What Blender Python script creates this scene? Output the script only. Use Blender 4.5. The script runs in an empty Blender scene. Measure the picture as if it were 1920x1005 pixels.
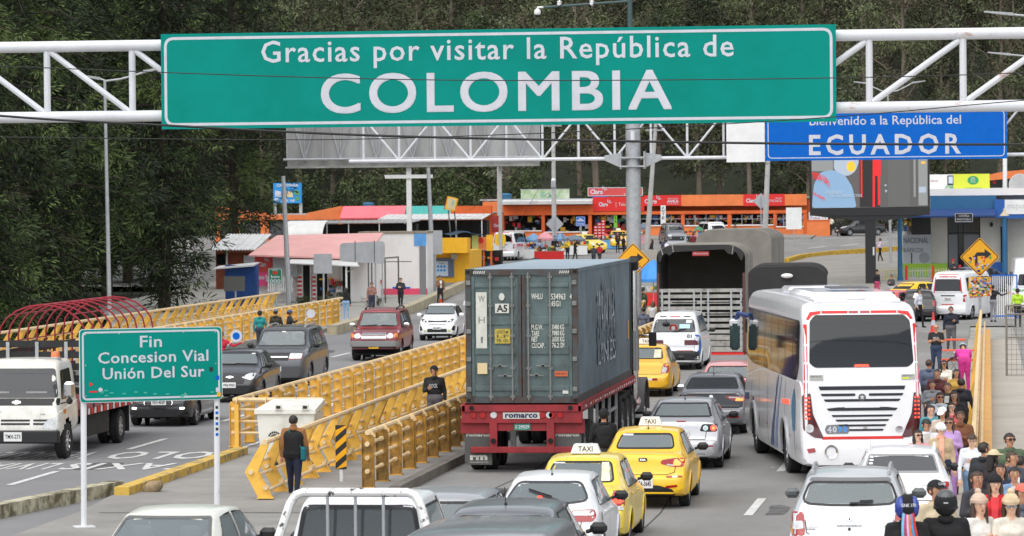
import bpy,bmesh,math,random
from mathutils import Vector,Matrix,geometry,noise
from mathutils.bvhtree import BVHTree
R=math.radians
PI=math.pi
scene=bpy.context.scene
C=scene.collection
random.seed(7)
# camera
FPX,CAM_H,ROLL=7000.0,5.94,0.009
YAW=math.atan((1850-960)/FPX)
PITCH=math.atan((502.5-(362+ROLL*(1850-960)))/FPX)
cam_data=bpy.data.cameras.new('camera')
cam=bpy.data.objects.new('camera',cam_data)
C.objects.link(cam)
cam_data.sensor_width=36.0
cam_data.lens=36.0*FPX/1920.0
cam_data.clip_start,cam_data.clip_end=1.0,6000.0
cam_data.dof.use_dof=True
cam_data.dof.focus_distance,cam_data.dof.aperture_fstop=86.0,6.5
cam_rot=Matrix.Rotation(YAW,3,'Z')@Matrix.Rotation(PI/2-PITCH,3,'X')@Matrix.Rotation(-ROLL,3,'Z')
cam.matrix_world=Matrix.Translation((0,0,CAM_H))@cam_rot.to_4x4()
scene.camera=cam
# sky, sun, exposure
SUN_EL,SUN_AZ=64.0,200.0
world=bpy.data.worlds.new('World')
scene.world=world
world.use_nodes=True
wn=world.node_tree
wn.nodes.clear()
sky=wn.nodes.new('ShaderNodeTexSky')
sky.sky_type='NISHITA'
sky.sun_disc=False
sky.sun_elevation=R(SUN_EL)
sky.sun_rotation=R(SUN_AZ)
sky.air_density,sky.dust_density,sky.ozone_density,sky.altitude=1.0,6.0,1.0,2800
hs=wn.nodes.new('ShaderNodeHueSaturation')
hs.inputs['Saturation'].default_value=0.22
bg=wn.nodes.new('ShaderNodeBackground')
bg.inputs['Strength'].default_value=0.15
wo=wn.nodes.new('ShaderNodeOutputWorld')
wn.links.new(sky.outputs[0],hs.inputs['Color'])
wn.links.new(hs.outputs[0],bg.inputs['Color'])
wn.links.new(bg.outputs[0],wo.inputs['Surface'])
sun_d=bpy.data.lights.new('sun','SUN')
sun_d.energy,sun_d.angle,sun_d.color=1.5,R(85),(1.0,0.97,0.92)
sun=bpy.data.objects.new('sun',sun_d)
C.objects.link(sun)
sd=Vector((math.sin(R(SUN_AZ))*math.cos(R(SUN_EL)),math.cos(R(SUN_AZ))*math.cos(R(SUN_EL)),math.sin(R(SUN_EL))))
sun.rotation_euler=sd.to_track_quat('Z','Y').to_euler()
scene.view_settings.view_transform='Standard'
scene.view_settings.look='None'
scene.view_settings.exposure=0.82
scene.view_settings.gamma=1.0
scene.cycles.max_bounces=6
scene.cycles.transparent_max_bounces=10
scene.cycles.use_denoising=True
scene.cycles.denoising_prefilter='ACCURATE'
# where things stand: the ground's height, and ground points under the photograph's contact points
def g(x,y):
 z=0.018*max(0.0,y-205.0)+0.04*max(0.0,63.0-y)
 return z
def ray(u,v):
 r=cam_rot@Vector((u-960.0,502.5-v,-FPX))
 return r
def G(u,v,z=0.0):
 r=ray(u,v)
 t=(z-CAM_H)/r.z
 for _ in range(60):
  t=.5*t+.5*(z+g(r.x*t,r.y*t)-CAM_H)/r.z
 return Vector((r.x*t,r.y*t,CAM_H+r.z*t))
def AT(u,v,Y):
 r=ray(u,v)
 t=Y/r.y
 return Vector((r.x*t,Y,CAM_H+r.z*t))
def roofplace(u,v,h):
 """ground point under a roof of height h whose top shows at u, v"""
 lo,hi=20.0,340.0
 for _ in range(60):
  Y=(lo+hi)/2
  p=AT(u,v,Y)
  if p.z>g(p.x,Y)+h:
   lo=Y
  else:
   hi=Y
 return Vector((p.x,Y,g(p.x,Y)))
def onY(u,Y,z=None):
 p=AT(u,400,Y)
 return Vector((p.x,Y,g(p.x,Y)if z is None else z))
 # materials
def S(r,g_,b):
 f=lambda c:(c/255/12.92)if c/255<=0.04045 else((c/255+0.055)/1.055)**2.4
 return(f(r),f(g_),f(b))
MATS={}
def mat(name,col=(.5,.5,.5),rough=.6,metal=0.0,spec=.5,var=.0,scale=3.0,bump=0.0,coat=0.0,emit=0.0,col2=None,stretch=None,thr=(.35,.65),each=0.0):
 if name in MATS:
  return MATS[name]
 m=bpy.data.materials.new(name)
 m.use_nodes=True
 nt=m.node_tree
 b=nt.nodes['Principled BSDF']
 b.inputs['Base Color'].default_value=(*col,1)
 b.inputs['Roughness'].default_value=rough
 b.inputs['Metallic'].default_value=metal
 b.inputs['Specular IOR Level'].default_value=spec
 b.inputs['Coat Weight'].default_value=coat
 b.inputs['Coat Roughness'].default_value=.08
 if emit:
  b.inputs['Emission Color'].default_value=(*col,1)
  b.inputs['Emission Strength'].default_value=emit
 if var or col2 or bump:
  tc=nt.nodes.new('ShaderNodeTexCoord')
  mp=nt.nodes.new('ShaderNodeMapping')
  if stretch:
   mp.inputs['Scale'].default_value=stretch
  nz=nt.nodes.new('ShaderNodeTexNoise')
  nz.inputs['Scale'].default_value=scale
  nz.inputs['Detail'].default_value=6
  nz.inputs['Roughness'].default_value=.65
  nt.links.new(tc.outputs['Object'],mp.inputs[0])
  nt.links.new(mp.outputs[0],nz.inputs['Vector'])
  rmp=nt.nodes.new('ShaderNodeValToRGB')
  rmp.color_ramp.elements[0].position,rmp.color_ramp.elements[1].position=thr
  c1=tuple(max(0,c*(1-var))for c in col)if not col2 else col2
  c2=tuple(min(1,c*(1+var*.6))for c in col)if not col2 else col
  rmp.color_ramp.elements[0].color=(*c1,1)
  rmp.color_ramp.elements[1].color=(*c2,1)
  nt.links.new(nz.outputs[0],rmp.inputs[0])
  if var or col2:
   src=rmp.outputs[0]
   if each:
    oi=nt.nodes.new('ShaderNodeObjectInfo')
    mr=nt.nodes.new('ShaderNodeMapRange')
    mr.inputs['To Min'].default_value,mr.inputs['To Max'].default_value=1-each,1+each
    hv=nt.nodes.new('ShaderNodeHueSaturation')
    nt.links.new(oi.outputs['Random'],mr.inputs['Value'])
    nt.links.new(mr.outputs[0],hv.inputs['Value'])
    nt.links.new(src,hv.inputs['Color'])
    src=hv.outputs[0]
   nt.links.new(src,b.inputs['Base Color'])
  if bump:
   bp=nt.nodes.new('ShaderNodeBump')
   bp.inputs['Strength'].default_value=bump
   bp.inputs['Distance'].default_value=.02
   nt.links.new(nz.outputs[0],bp.inputs['Height'])
   nt.links.new(bp.outputs[0],b.inputs['Normal'])
 MATS[name]=m
 return m
def glass(name,tint=(.55,.62,.62),amount=.6,rough=.03,dark=(.02,.025,.028)):
 """window glass: lets part of the light through, the rest shows the base colour, with a clear reflection on top"""
 if name in MATS:
  return MATS[name]
 m=bpy.data.materials.new(name)
 m.use_nodes=True
 nt=m.node_tree
 b=nt.nodes['Principled BSDF']
 out=nt.nodes['Material Output']
 b.inputs['Base Color'].default_value=(*dark,1)
 b.inputs['Roughness'].default_value=rough
 b.inputs['Specular IOR Level'].default_value=.8
 tr=nt.nodes.new('ShaderNodeBsdfTransparent')
 tr.inputs[0].default_value=(*tint,1)
 mx=nt.nodes.new('ShaderNodeMixShader')
 fr=nt.nodes.new('ShaderNodeFresnel')
 fr.inputs[0].default_value=1.55
 mth=nt.nodes.new('ShaderNodeMath')
 mth.operation='SUBTRACT'
 mth.inputs[0].default_value=amount
 mth.use_clamp=True
 nt.links.new(fr.outputs[0],mth.inputs[1])
 nt.links.new(mth.outputs[0],mx.inputs[0])
 nt.links.new(b.outputs[0],mx.inputs[1])
 nt.links.new(tr.outputs[0],mx.inputs[2])
 nt.links.new(mx.outputs[0],out.inputs[0])
 MATS[name]=m
 return m
def paint(name,col,metal=0.0,rough=.32,dirt=.10):
 new=name not in MATS
 m=mat(name,col,rough=rough,metal=metal,coat=.6,var=dirt,scale=2.2)
 if new:
  nt=m.node_tree
  b=nt.nodes['Principled BSDF']
  geo=nt.nodes.new('ShaderNodeNewGeometry')
  inner=nt.nodes.new('ShaderNodeBsdfDiffuse')
  inner.inputs[0].default_value=(.16,.155,.15,1)
  mx=nt.nodes.new('ShaderNodeMixShader')
  nt.links.new(geo.outputs['Backfacing'],mx.inputs[0])
  nt.links.new(b.outputs[0],mx.inputs[1])
  nt.links.new(inner.outputs[0],mx.inputs[2])
  nt.links.new(mx.outputs[0],nt.nodes['Material Output'].inputs[0])
 return m
WHITE=mat('white_paint',S(232,232,230),rough=.45,var=.08,scale=1.5)
BLACK=mat('black_plastic',(.012,.012,.013),rough=.5)
RUBBER=mat('tyre_rubber',(.018,.018,.018),rough=.85,var=.3,scale=9)
DARK=mat('dark_underside',(.008,.008,.008),rough=.9)
CHROME=mat('chrome',(.75,.75,.76),rough=.15,metal=1)
ALU=mat('wheel_alloy',(.5,.5,.51),rough=.3,metal=.9)
STEEL=mat('galvanised_steel',(.42,.43,.44),rough=.45,metal=.35,var=.15,scale=6)
REDLENS=mat('red_lens',(.36,.010,.012),rough=.12,coat=.7)
LITRED=mat('lit_red_lens',(.9,.06,.03),rough=.2,emit=1.1)
LITORANGE=mat('lit_brake_lens',(1.0,.22,.05),rough=.2,emit=1.4)
CLEAR=mat('clear_lens',(.62,.63,.64),rough=.12,coat=.8,var=.25,scale=14)
AMBER=mat('amber_lens',(.75,.22,.02),rough=.2,coat=.5)
LAMPLIT=mat('lit_fog_lamp',(1,.93,.75),emit=2.0)
PLATEW=mat('white_number_plate',S(225,225,222),rough=.4)
INK=mat('black_ink',(.015,.015,.016),rough=.6)
SEAT=mat('seat_fabric',(.05,.05,.053),rough=.85)
SEATG=mat('grey_seat_fabric',(.16,.165,.17),rough=.85)
GL=glass('sky_pale_window_glass',(.8,.86,.86),.60,dark=(.33,.38,.39))  # pale base colour put in for the bright sky reflected in the panes
GLT=glass('tinted_window_glass',(.4,.44,.45),.5,dark=(.11,.125,.13))  # real tint, with the base lightened to stand in for reflected sky
GLD=glass('dark_window_glass',(.06,.07,.07),.4,.04,(.012,.013,.014))
# mesh builder
class MB:
 def __init__(s):
  s.v,s.f,s.m,s.mats=[],[],[],[]
  s.M=Matrix.Identity(4)
 def mi(s,m):
  if m not in s.mats:
   s.mats.append(m)
  return s.mats.index(m)
 def add(s,vs,fs,m,raw=False):
  o=len(s.v)
  if raw:
   s.v+=[tuple(p)for p in vs]
  else:
   s.v+=[tuple(s.M@Vector(p))for p in vs]
  k=s.mi(m)
  for f in fs:
   s.f.append(tuple(i+o for i in f))
   s.m.append(k)
 def box(s,c,d,m,rot=None,bev=0.0):
  hx,hy,hz=d[0]/2,d[1]/2,d[2]/2
  b=min(bev,hx*.95,hy*.95,hz*.95)
  c=Vector(c)
  if b<=0:
   vs=[Vector((x*hx,y*hy,z*hz))for x in(-1,1)for y in(-1,1)for z in(-1,1)]
   fs=[(0,1,3,2),(4,6,7,5),(0,4,5,1),(2,3,7,6),(0,2,6,4),(1,5,7,3)]
  else:
   ring=[(-hx,-hy),(hx,-hy),(hx,hy),(-hx,hy)]
   def oct_(z,ins):
    r=[]
    for(x,y)in ring:
     sx,sy=(1 if x>0 else-1),(1 if y>0 else-1)
     ax,ay=x-sx*ins,y-sy*ins
     if sx*sy>0:
      r+=[(ax,ay-sy*b,z),(ax-sx*b,ay,z)]
     else:
      r+=[(ax-sx*b,ay,z),(ax,ay-sy*b,z)]
    return r
   vs=[]
   for z,ins in((-hz,b),(-hz+b,0),(hz-b,0),(hz,b)):
    pts=oct_(z,ins)
    pts.sort(key=lambda p:math.atan2(p[1]/hy,p[0]/hx))
    vs+=[Vector(p)for p in pts]
   fs=[tuple(reversed(range(8))),tuple(range(24,32))]
   for k in range(3):
    for i in range(8):
     j=(i+1)%8
     fs.append((k*8+i,k*8+j,k*8+8+j,k*8+8+i))
  if rot is not None:
   vs=[rot@p for p in vs]
  s.add([p+c for p in vs],fs,m)
 def tube(s,pts,r,m,n=8,caps=True,closed=False):
  pts=[Vector(p)for p in pts]
  N=len(pts)
  rs=r if isinstance(r,(list,tuple))else[r]*N
  vs,fs=[],[]
  up=None
  for i,p in enumerate(pts):
   if closed:
    t=(pts[(i+1)%N]-pts[i-1])
   else:
    t=(pts[min(i+1,N-1)]-pts[max(i-1,0)])
   t.normalize()
   if up is None:
    up=Vector((0,0,1))if abs(t.z)<.9 else Vector((0,1,0))
   a=t.cross(up).normalized()
   b=a.cross(t).normalized()
   up=b
   for k in range(n):
    an=2*PI*k/n
    vs.append(p+a*(rs[i]*math.cos(an))+b*(rs[i]*math.sin(an)))
  for i in range(N if closed else N-1):
   for k in range(n):
    j=(k+1)%n
    i2=(i+1)%N
    fs.append((i*n+k,i2*n+k,i2*n+j,i*n+j))
  if caps and not closed:
   fs.append(tuple(range(n)))
   fs.append(tuple(reversed(range((N-1)*n,N*n))))
  s.add(vs,fs,m)
 def bar(s,a,b,w,h,m,up=(0,0,1)):
  a,b=Vector(a),Vector(b)
  t=(b-a)
  L=t.length
  t.normalize()
  u=Vector(up)
  if abs(t.dot(u))>.98:
   u=Vector((0,1,0))
  x=t.cross(u).normalized()
  z=x.cross(t).normalized()
  rot=Matrix((x,t,z)).transposed()
  s.box((a+b)/2,(w,L,h),m,rot)
 def prism(s,poly,d0,d1,m,axis='y'):
  """outline poly (2D) given real thickness d0..d1 along axis; poly is (x,z) for y, (y,z) for x, (x,y) for z"""
  n=len(poly)
  def P(p,d):
   return{'y':(p[0],d,p[1]),'x':(d,p[0],p[1]),'z':(p[0],p[1],d)}[axis]
  vs=[P(p,d0)for p in poly]+[P(p,d1)for p in poly]
  fs=[tuple(range(n)),tuple(reversed(range(n,2*n)))]
  for i in range(n):
   j=(i+1)%n
   fs.append((i,i+n,j+n,j))
  s.add(vs,fs,m)
 def quad(s,a,b,c,d,m):
  s.add([a,b,c,d],[(0,1,2,3)],m)
 def lathe(s,prof,m,n=16,c=(0,0,0),axis='z',a0=0.0,a1=2*PI):
  c=Vector(c)
  full=abs(a1-a0-2*PI)<1e-6
  k=n if full else n+1
  vs,fs=[],[]
  for(r,h)in prof:
   for i in range(k):
    a=a0+(a1-a0)*i/n
    x,y=r*math.cos(a),r*math.sin(a)
    p={'z':(x,y,h),'x':(h,x,y),'y':(y,h,x)}[axis]
    vs.append(c+Vector(p))
  for j in range(len(prof)-1):
   for i in range(n):
    i2=(i+1)%k
    fs.append((j*k+i,j*k+i2,j*k+k+i2,j*k+k+i))
  s.add(vs,fs,m)
 def ell(s,c,r,m,nu=12,nv=8,rot=None):
  c=Vector(c)
  if not isinstance(r,(list,tuple)):
   r=(r,r,r)
  vs,fs=[],[]
  for j in range(nv+1):
   t=PI*j/nv
   for i in range(nu):
    a=2*PI*i/nu
    p=Vector((r[0]*math.sin(t)*math.cos(a),r[1]*math.sin(t)*math.sin(a),r[2]*math.cos(t)))
    if rot is not None:
     p=rot@p
    vs.append(c+p)
  for j in range(nv):
   for i in range(nu):
    i2=(i+1)%nu
    fs.append((j*nu+i,(j+1)*nu+i,(j+1)*nu+i2,j*nu+i2))
  s.add(vs,fs,m)
 def grid(s,fn,nu,nv,m):
  vs=[fn(i/nu,j/nv)for j in range(nv+1)for i in range(nu+1)]
  fs=[(j*(nu+1)+i,j*(nu+1)+i+1,(j+1)*(nu+1)+i+1,(j+1)*(nu+1)+i)for j in range(nv)for i in range(nu)]
  s.add(vs,fs,m)
 def text(s,txt,m,fn,x0,x1,y0,y1=None,bold=0.0,space=1.0,shear=0.0,res=2):
  """lettering fitted into x0..x1 (and y0..y1 of the capitals); fn maps the 2D lettering plane into 3D"""
  vs,fs,bb=text_geo(txt,bold,space,shear,res)
  sx=(x1-x0)/max(1e-6,bb[1]-bb[0])
  sy=sx if y1 is None else(y1-y0)/max(1e-6,bb[3]-bb[2])
  s.add([fn(x0+(p[0]-bb[0])*sx,y0+(p[1]-bb[2])*sy)for p in vs],fs,m)
 def build(s,name,parent=None,smooth=35,loc=None,rotz=0.0,mats=None):
  me=bpy.data.meshes.new(name)
  me.from_pydata([tuple(p)for p in s.v],[],s.f)
  for q in s.mats:
   me.materials.append(q)
  me.polygons.foreach_set('material_index',s.m)
  if smooth:
   me.polygons.foreach_set('use_smooth',[True]*len(s.f))
   me.set_sharp_from_angle(angle=R(smooth))
  me.update()
  o=bpy.data.objects.new(name,me)
  C.objects.link(o)
  if parent is not None:
   o.parent=parent
  if loc is not None:
   o.location=loc
  o.rotation_euler.z=rotz
  return o
_TXT={}
def text_geo(txt,bold,space,shear,res=2):
 k=(txt,bold,space,shear)
 if k in _TXT:
  return _TXT[k]
 cu=bpy.data.curves.new('lettering','FONT')
 cu.body=txt
 cu.offset=bold
 cu.space_character=space
 cu.shear=shear
 cu.resolution_u=res
 cu.align_x='LEFT'
 cu.fill_mode='BOTH'
 ob=bpy.data.objects.new('lettering',cu)
 C.objects.link(ob)
 dg=bpy.context.evaluated_depsgraph_get()
 me=bpy.data.meshes.new_from_object(ob.evaluated_get(dg))
 vs=[(v.co.x,v.co.y)for v in me.vertices]
 fs=[tuple(p.vertices)for p in me.polygons]
 bpy.data.objects.remove(ob)
 bpy.data.curves.remove(cu)
 bpy.data.meshes.remove(me)
 if not vs:
  vs=[(0,0),(1,0),(0,1)]
  fs=[]
 xs,ys=[p[0]for p in vs],[p[1]for p in vs]
 _TXT[k]=(vs,fs,(min(xs),max(xs),min(ys),max(ys)))
 return _TXT[k]
def thing(name,label,cat,loc=(0,0,0),rotz=0.0,group=None):
 o=bpy.data.objects.new(name,None)
 o.empty_display_size=.2
 C.objects.link(o)
 o.location=loc
 o.rotation_euler.z=rotz
 return tag(o,label,cat,group)
def tag(o,label,cat,group=None):
 o['label']=label
 o['category']=cat
 if group:
  o['group']=group
 return o
def struct(o):
 o['kind']='structure'
 return o
def kids(o):
 return[c for c in KIDS.get(o.name,[])]
KIDS={}
def dup(root,loc,rotz,label,group=None,scale=None,name=None):
 r=root.copy()
 C.objects.link(r)
 r.location=loc
 r.rotation_euler.z=rotz
 r['label']=label
 if scale:
  r.scale=scale
 if group:
  r['group']=group
 def rec(src,dst):
  for ch in list(src.children):
   c=ch.copy()
   C.objects.link(c)
   c.parent=dst
   rec(ch,c)
 rec(root,r)
 return r
 # outlines and decals on curved bodies
def rpoly(pts,r,n=4):
 """outline with rounded corners"""
 out=[]
 N=len(pts)
 for i in range(N):
  p0,p,p1=Vector(pts[i-1]),Vector(pts[i]),Vector(pts[(i+1)%N])
  rr=r[i]if isinstance(r,(list,tuple))else r
  a,b=(p0-p),(p1-p)
  q=min(rr,a.length*.48,b.length*.48)
  if q<1e-4:
   out.append(tuple(p))
   continue
  A,B=p+a.normalized()*q,p+b.normalized()*q
  for k in range(n+1):
   t=k/n
   out.append(tuple(A*(1-t)**2+p*2*t*(1-t)+B*t*t))
 return out
def rect(x0,x1,y0,y1,r=0.0):
 p=[(x0,y0),(x1,y0),(x1,y1),(x0,y1)]
 return rpoly(p,r)if r else p
def inpoly(p,poly):
 x,y=p
 c=False
 n=len(poly)
 j=n-1
 for i in range(n):
  xi,yi=poly[i]
  xj,yj=poly[j]
  if(yi>y)!=(yj>y)and x<(xj-xi)*(y-yi)/(yj-yi)+xi:
   c=not c
  j=i
 return c
def mirror(poly):
 return[(-a,b)for a,b in reversed(poly)]
def shrink(poly,d):
 """move the outline inwards by about d"""
 n=len(poly)
 area=sum(poly[i-1][0]*poly[i][1]-poly[i][0]*poly[i-1][1]for i in range(n))
 sg=1 if area>0 else-1
 out=[]
 for i in range(n):
  a,b=Vector(poly[i-1]),Vector(poly[(i+1)%n])
  t=(b-a)
  if t.length<1e-6:
   out.append(poly[i])
   continue
  t.normalize()
  nrm=Vector((-t.y,t.x))*sg
  out.append((poly[i][0]+nrm.x*d,poly[i][1]+nrm.y*d))
 return out
def resample(poly,h):
 out=[]
 n=len(poly)
 for i in range(n):
  a,b=Vector(poly[i]),Vector(poly[(i+1)%n])
  k=max(1,int((b-a).length/h))
  out+=[tuple(a.lerp(b,t/k))for t in range(k)]
 return out
AX={'rear':(Vector((0,1,0)),lambda a,b:Vector((a,-30,b))),'front':(Vector((0,-1,0)),lambda a,b:Vector((a,30,b))),'left':(Vector((1,0,0)),lambda a,b:Vector((-10,a,b))),'right':(Vector((-1,0,0)),lambda a,b:Vector((10,a,b))),'top':(Vector((0,0,-1)),lambda a,b:Vector((a,b,12)))}
def proj(bvh,axis,a,b,off,last=None):
 d,f=AX[axis]
 hit=bvh.ray_cast(f(a,b),d)
 if hit[0]is None:
  return None
 nrm=hit[1]
 if nrm.dot(d)>0:
  nrm=-nrm
 w=(nrm*.5-d*.5)
 return hit[0]+w.normalized()*off
def decal(mb,bvh,poly,axis,m,off=.006,h=.09):
 """a skin piece (lamp, pane, stripe) that follows the body under the outline poly"""
 pts=resample(poly,h)
 nb=len(pts)
 xs,ys=[p[0]for p in pts],[p[1]for p in pts]
 inner=[]
 x=min(xs)+h*.5
 sm=shrink(pts,h*.35)
 while x<max(xs):
  y=min(ys)+h*.5
  while y<max(ys):
   if inpoly((x,y),sm):
    inner.append((x,y))
   y+=h
  x+=h
 co=[Vector(p)for p in pts+inner]
 edges=[(i,(i+1)%nb)for i in range(nb)]
 vs,_,fs,*_=geometry.delaunay_2d_cdt(co,edges,[],1,1e-5)
 out,ok=[],[]
 for p in vs:
  q=proj(bvh,axis,p.x,p.y,off)
  ok.append(q is not None)
  out.append(q if q is not None else Vector((0,0,0)))
 d=AX[axis][0]
 ff=[]
 for f in fs:
  if not all(ok[i]for i in f):
   continue
  A,B,D=out[f[0]],out[f[1]],out[f[2]]
  if(B-A).cross(D-A).dot(d)>0:
   f=tuple(reversed(f))
  if max((A-B).length,(B-D).length,(D-A).length)>h*9:
   continue
  ff.append(tuple(f))
 mb.add(out,ff,m)
def ring(mb,bvh,outer,inner,axis,m,off=.004,h=.07):
 n=64
 def rs(poly):
  L=[0]
  for i in range(len(poly)):
   L.append(L[-1]+(Vector(poly[(i+1)%len(poly)])-Vector(poly[i])).length)
  out=[]
  for k in range(n):
   t=L[-1]*k/n
   for i in range(len(poly)):
    if L[i+1]>=t:
     q=(t-L[i])/max(1e-9,L[i+1]-L[i])
     out.append(Vector(poly[i]).lerp(Vector(poly[(i+1)%len(poly)]),q))
     break
  return out
 A,B=rs(outer),rs(inner)
 pa=[proj(bvh,axis,p.x,p.y,off)for p in A]
 pb=[proj(bvh,axis,p.x,p.y,off)for p in B]
 vs=[p or Vector()for p in pa+pb]
 fs=[]
 d=AX[axis][0]
 for i in range(n):
  j=(i+1)%n
  if None in(pa[i],pa[j],pb[i],pb[j]):
   continue
  f=(i,j,n+j,n+i)
  if(vs[j]-vs[i]).cross(vs[n+j]-vs[i]).dot(d)>0:
   f=tuple(reversed(f))
  fs.append(f)
 mb.add(vs,fs,m)
def dtext(mb,bvh,txt,axis,m,x0,x1,z0,z1=None,off=.008,bold=.0,flip=False,**kw):
 """lettering laid on a body; flip for sides read from +x or the front"""
 vs,fs,bb=text_geo(txt,bold,kw.get('space',1.0),kw.get('shear',0.0))
 sx=(x1-x0)/max(1e-6,bb[1]-bb[0])
 sy=abs(sx)if z1 is None else(z1-z0)/max(1e-6,bb[3]-bb[2])
 out,ok=[],[]
 for p in vs:
  q=proj(bvh,axis,x0+(p[0]-bb[0])*sx,z0+(p[1]-bb[2])*sy,off)
  ok.append(q is not None)
  out.append(q or Vector())
 mb.add(out,[f for f in fs if all(ok[i]for i in f)],m)
 # ground, roads, kerbs, markings
ASPH=mat('asphalt',(.28,.274,.264),rough=.92,spec=.3,scale=.28,bump=.15,col2=(.18,.176,.170),thr=(.3,.7),stretch=(1,.35,1))
ASPHN=mat('newer_asphalt',(.245,.242,.244),rough=.9,spec=.3,scale=.35,bump=.12,col2=(.175,.173,.176),thr=(.2,.75),stretch=(1,.35,1))
ASPHO=mat('old_asphalt',(.27,.258,.24),rough=.92,var=.2,scale=.45,bump=.2)
CONC=mat('concrete',(.33,.32,.29),rough=.9,var=.2,scale=.7,bump=.2)
CONCP=mat('pale_concrete',(.40,.375,.33),rough=.9,var=.13,scale=.4)
PLAZA=mat('plaza_paving',(.26,.245,.22),rough=.9,var=.18,scale=.5)
GRASS=mat('grass_ground',(.026,.031,.016),rough=1,var=.5,scale=.25)
MARK=mat('road_paint_white',(.62,.62,.60),rough=.7,var=.25,scale=6)
MARKY=mat('road_paint_yellow',(.55,.34,.03),rough=.75,var=.35,scale=4)
YEL=mat('yellow_rail_paint',(.78,.45,.07),rough=.6,scale=3.2,col2=(.46,.26,.06),thr=(.28,.46),each=.22)
YELD=mat('weathered_rail_paint',(.58,.30,.035),rough=.7,scale=.9,col2=(.085,.055,.025),thr=(.42,.56),each=.4)
YELT=mat('faded_rail_tube',(.80,.60,.34),rough=.55,scale=2.5,col2=(.62,.40,.16),thr=(.3,.5))
KERBY=mat('worn_yellow_kerb',(.62,.40,.07),rough=.85,scale=3.2,col2=(.27,.22,.13),thr=(.38,.5))
KERBW=mat('mossy_kerb',(.50,.47,.34),rough=.9,scale=2.6,col2=(.12,.10,.055),thr=(.38,.58))
def sstep(a,b,x):
 t=max(0.0,min(1.0,(x-a)/(b-a)))
 return t*t*(3-2*t)
def terrain(x,y):
 z=g(x,y)-.35
 z-=11*sstep(-36.5,-52,x)*(1-sstep(178,215,y))
 z-=9*sstep(5.5,16,x)*(1-sstep(120,150,y))
 if y>352:
  z+=.30*(y-352)*sstep(352,372,y)if y<900 else .30*548
 z+=22*sstep(-70,-150,x)*sstep(60,200,y)*1.0
 return z
def sheet(name,xs,ys,fz,m):
 b=MB()
 vs=[(x,y,fz(x,y))for y in ys for x in xs]
 n=len(xs)
 fs=[(j*n+i,j*n+i+1,(j+1)*n+i+1,(j+1)*n+i)for j in range(len(ys)-1)for i in range(n-1)]
 b.add(vs,fs,m)
 return struct(b.build(name,smooth=60))
def lin(a,b,n):
 return[a+(b-a)*i/n for i in range(n+1)]
sheet('ground',[-2500,-900,-400,-250,-180]+lin(-150,60,70)+[90,130,200,400,900,2500],[-300,-60,0,30]+lin(45,400,90)+[430,480,560,700,900,1400,3000],terrain,GRASS)
def flat(name,poly,z,m,n=1):
 """a paved area laid on the ground's own height; cut into strips along y so that it follows the rise"""
 b=MB()
 ys=[p[1]for p in poly]
 y0,y1=min(ys),max(ys)
 if y0<62.9 and y1>63.1:
  xs=[p[0]for p in poly]
  xa,xb=min(xs),max(xs)
  for a,c in((y0,63.0),(63.0,y1)):
   b.add([(xa,a,z+g(0,a)),(xb,a,z+g(0,a)),(xb,c,z),(xa,c,z)],[(0,1,2,3)],m)
 elif y1<=205:
  b.add([(p[0],p[1],z)for p in poly],[tuple(range(len(poly)))],m)
 else:
  co=[Vector(p)for p in resample(poly,6)]
  nb=len(co)
  sm=shrink([tuple(p)for p in co],1.0)
  y=y0+3
  while y<y1:
   x=min(p.x for p in co)+3
   while x<max(p.x for p in co):
    if inpoly((x,y),sm):
     co.append(Vector((x,y)))
    x+=8
   y+=8
  vs,_,fs,*_=geometry.delaunay_2d_cdt(co,[(i,(i+1)%nb)for i in range(nb)],[],1,1e-5)
  ff=[]
  for f in fs:
   a,c,d=(vs[i]for i in f)
   if(c-a).cross(d-a)<0:
    f=tuple(reversed(f))
   ff.append(tuple(f))
  b.add([(p.x,p.y,z+g(p.x,p.y))for p in vs],ff,m)
 return struct(b.build(name,smooth=60))
def slab(name,poly,z0,z1,m):
 b=MB()
 ys=[p[1]for p in poly]
 if min(ys)<62.9:
  xa,xb=min(p[0]for p in poly),max(p[0]for p in poly)
  for(a,c)in((min(ys),63.0),(63.0,max(ys))):
   b.add([(x,y,z+g(0,y))for z in(z0,z1)for(x,y)in((xa,a),(xb,a),(xb,c),(xa,c))],[(3,2,1,0),(4,5,6,7),(0,1,5,4),(1,2,6,5),(2,3,7,6),(3,0,4,7)],m)
 else:
  b.prism(poly,z0,z1,m,'z')
 return struct(b.build(name,smooth=None))
slab('bridge_deck',[(-36.0,20),(1.2,20),(1.2,168),(-36.0,168)],-1.3,-.05,CONC)
flat('right_road',[(-11.75,20),(-.75,20),(-.75,168),(-11.75,168)],.0,ASPH)
flat('left_road',[(-29.3,20),(-17.25,20),(-17.25,168),(-29.3,168)],.0,ASPHN)
flat('old_pavement',[(-17.25,20),(-11.75,20),(-11.75,72.2),(-17.25,72.2)],.002,ASPHO)
slab('median_pavement',[(-17.25,72.2),(-11.8,72.2),(-11.8,168),(-17.25,168)],-.04,.10,ASPHO)
b=MB()
b.add([(-17.24,69.6,.004),(-11.8,69.6,.004),(-11.8,72.2,.10),(-17.24,72.2,.10)],[(0,1,2,3)],ASPHO)
struct(b.build('median_ramp',smooth=None))
slab('walkway_pavement',[(-35.6,20),(-29.3,20),(-29.3,170),(-35.6,170)],-.04,.16,CONC)
slab('footbridge_pavement',[(1.2,20),(16,20),(16,121),(1.2,121)],-1.0,-.02,CONCP)
slab('right_kerb_strip',[(-.75,20),(1.2,20),(1.2,152),(-.75,152)],-.04,.06,CONCP)
flat('junction_road',[(-29.3,168),(1.2,168),(1.2,121),(60,121),(110,215),(110,352),(-95,352),(-95,240),(-33,228),(-29.3,190)],.0,ASPH)
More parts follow.
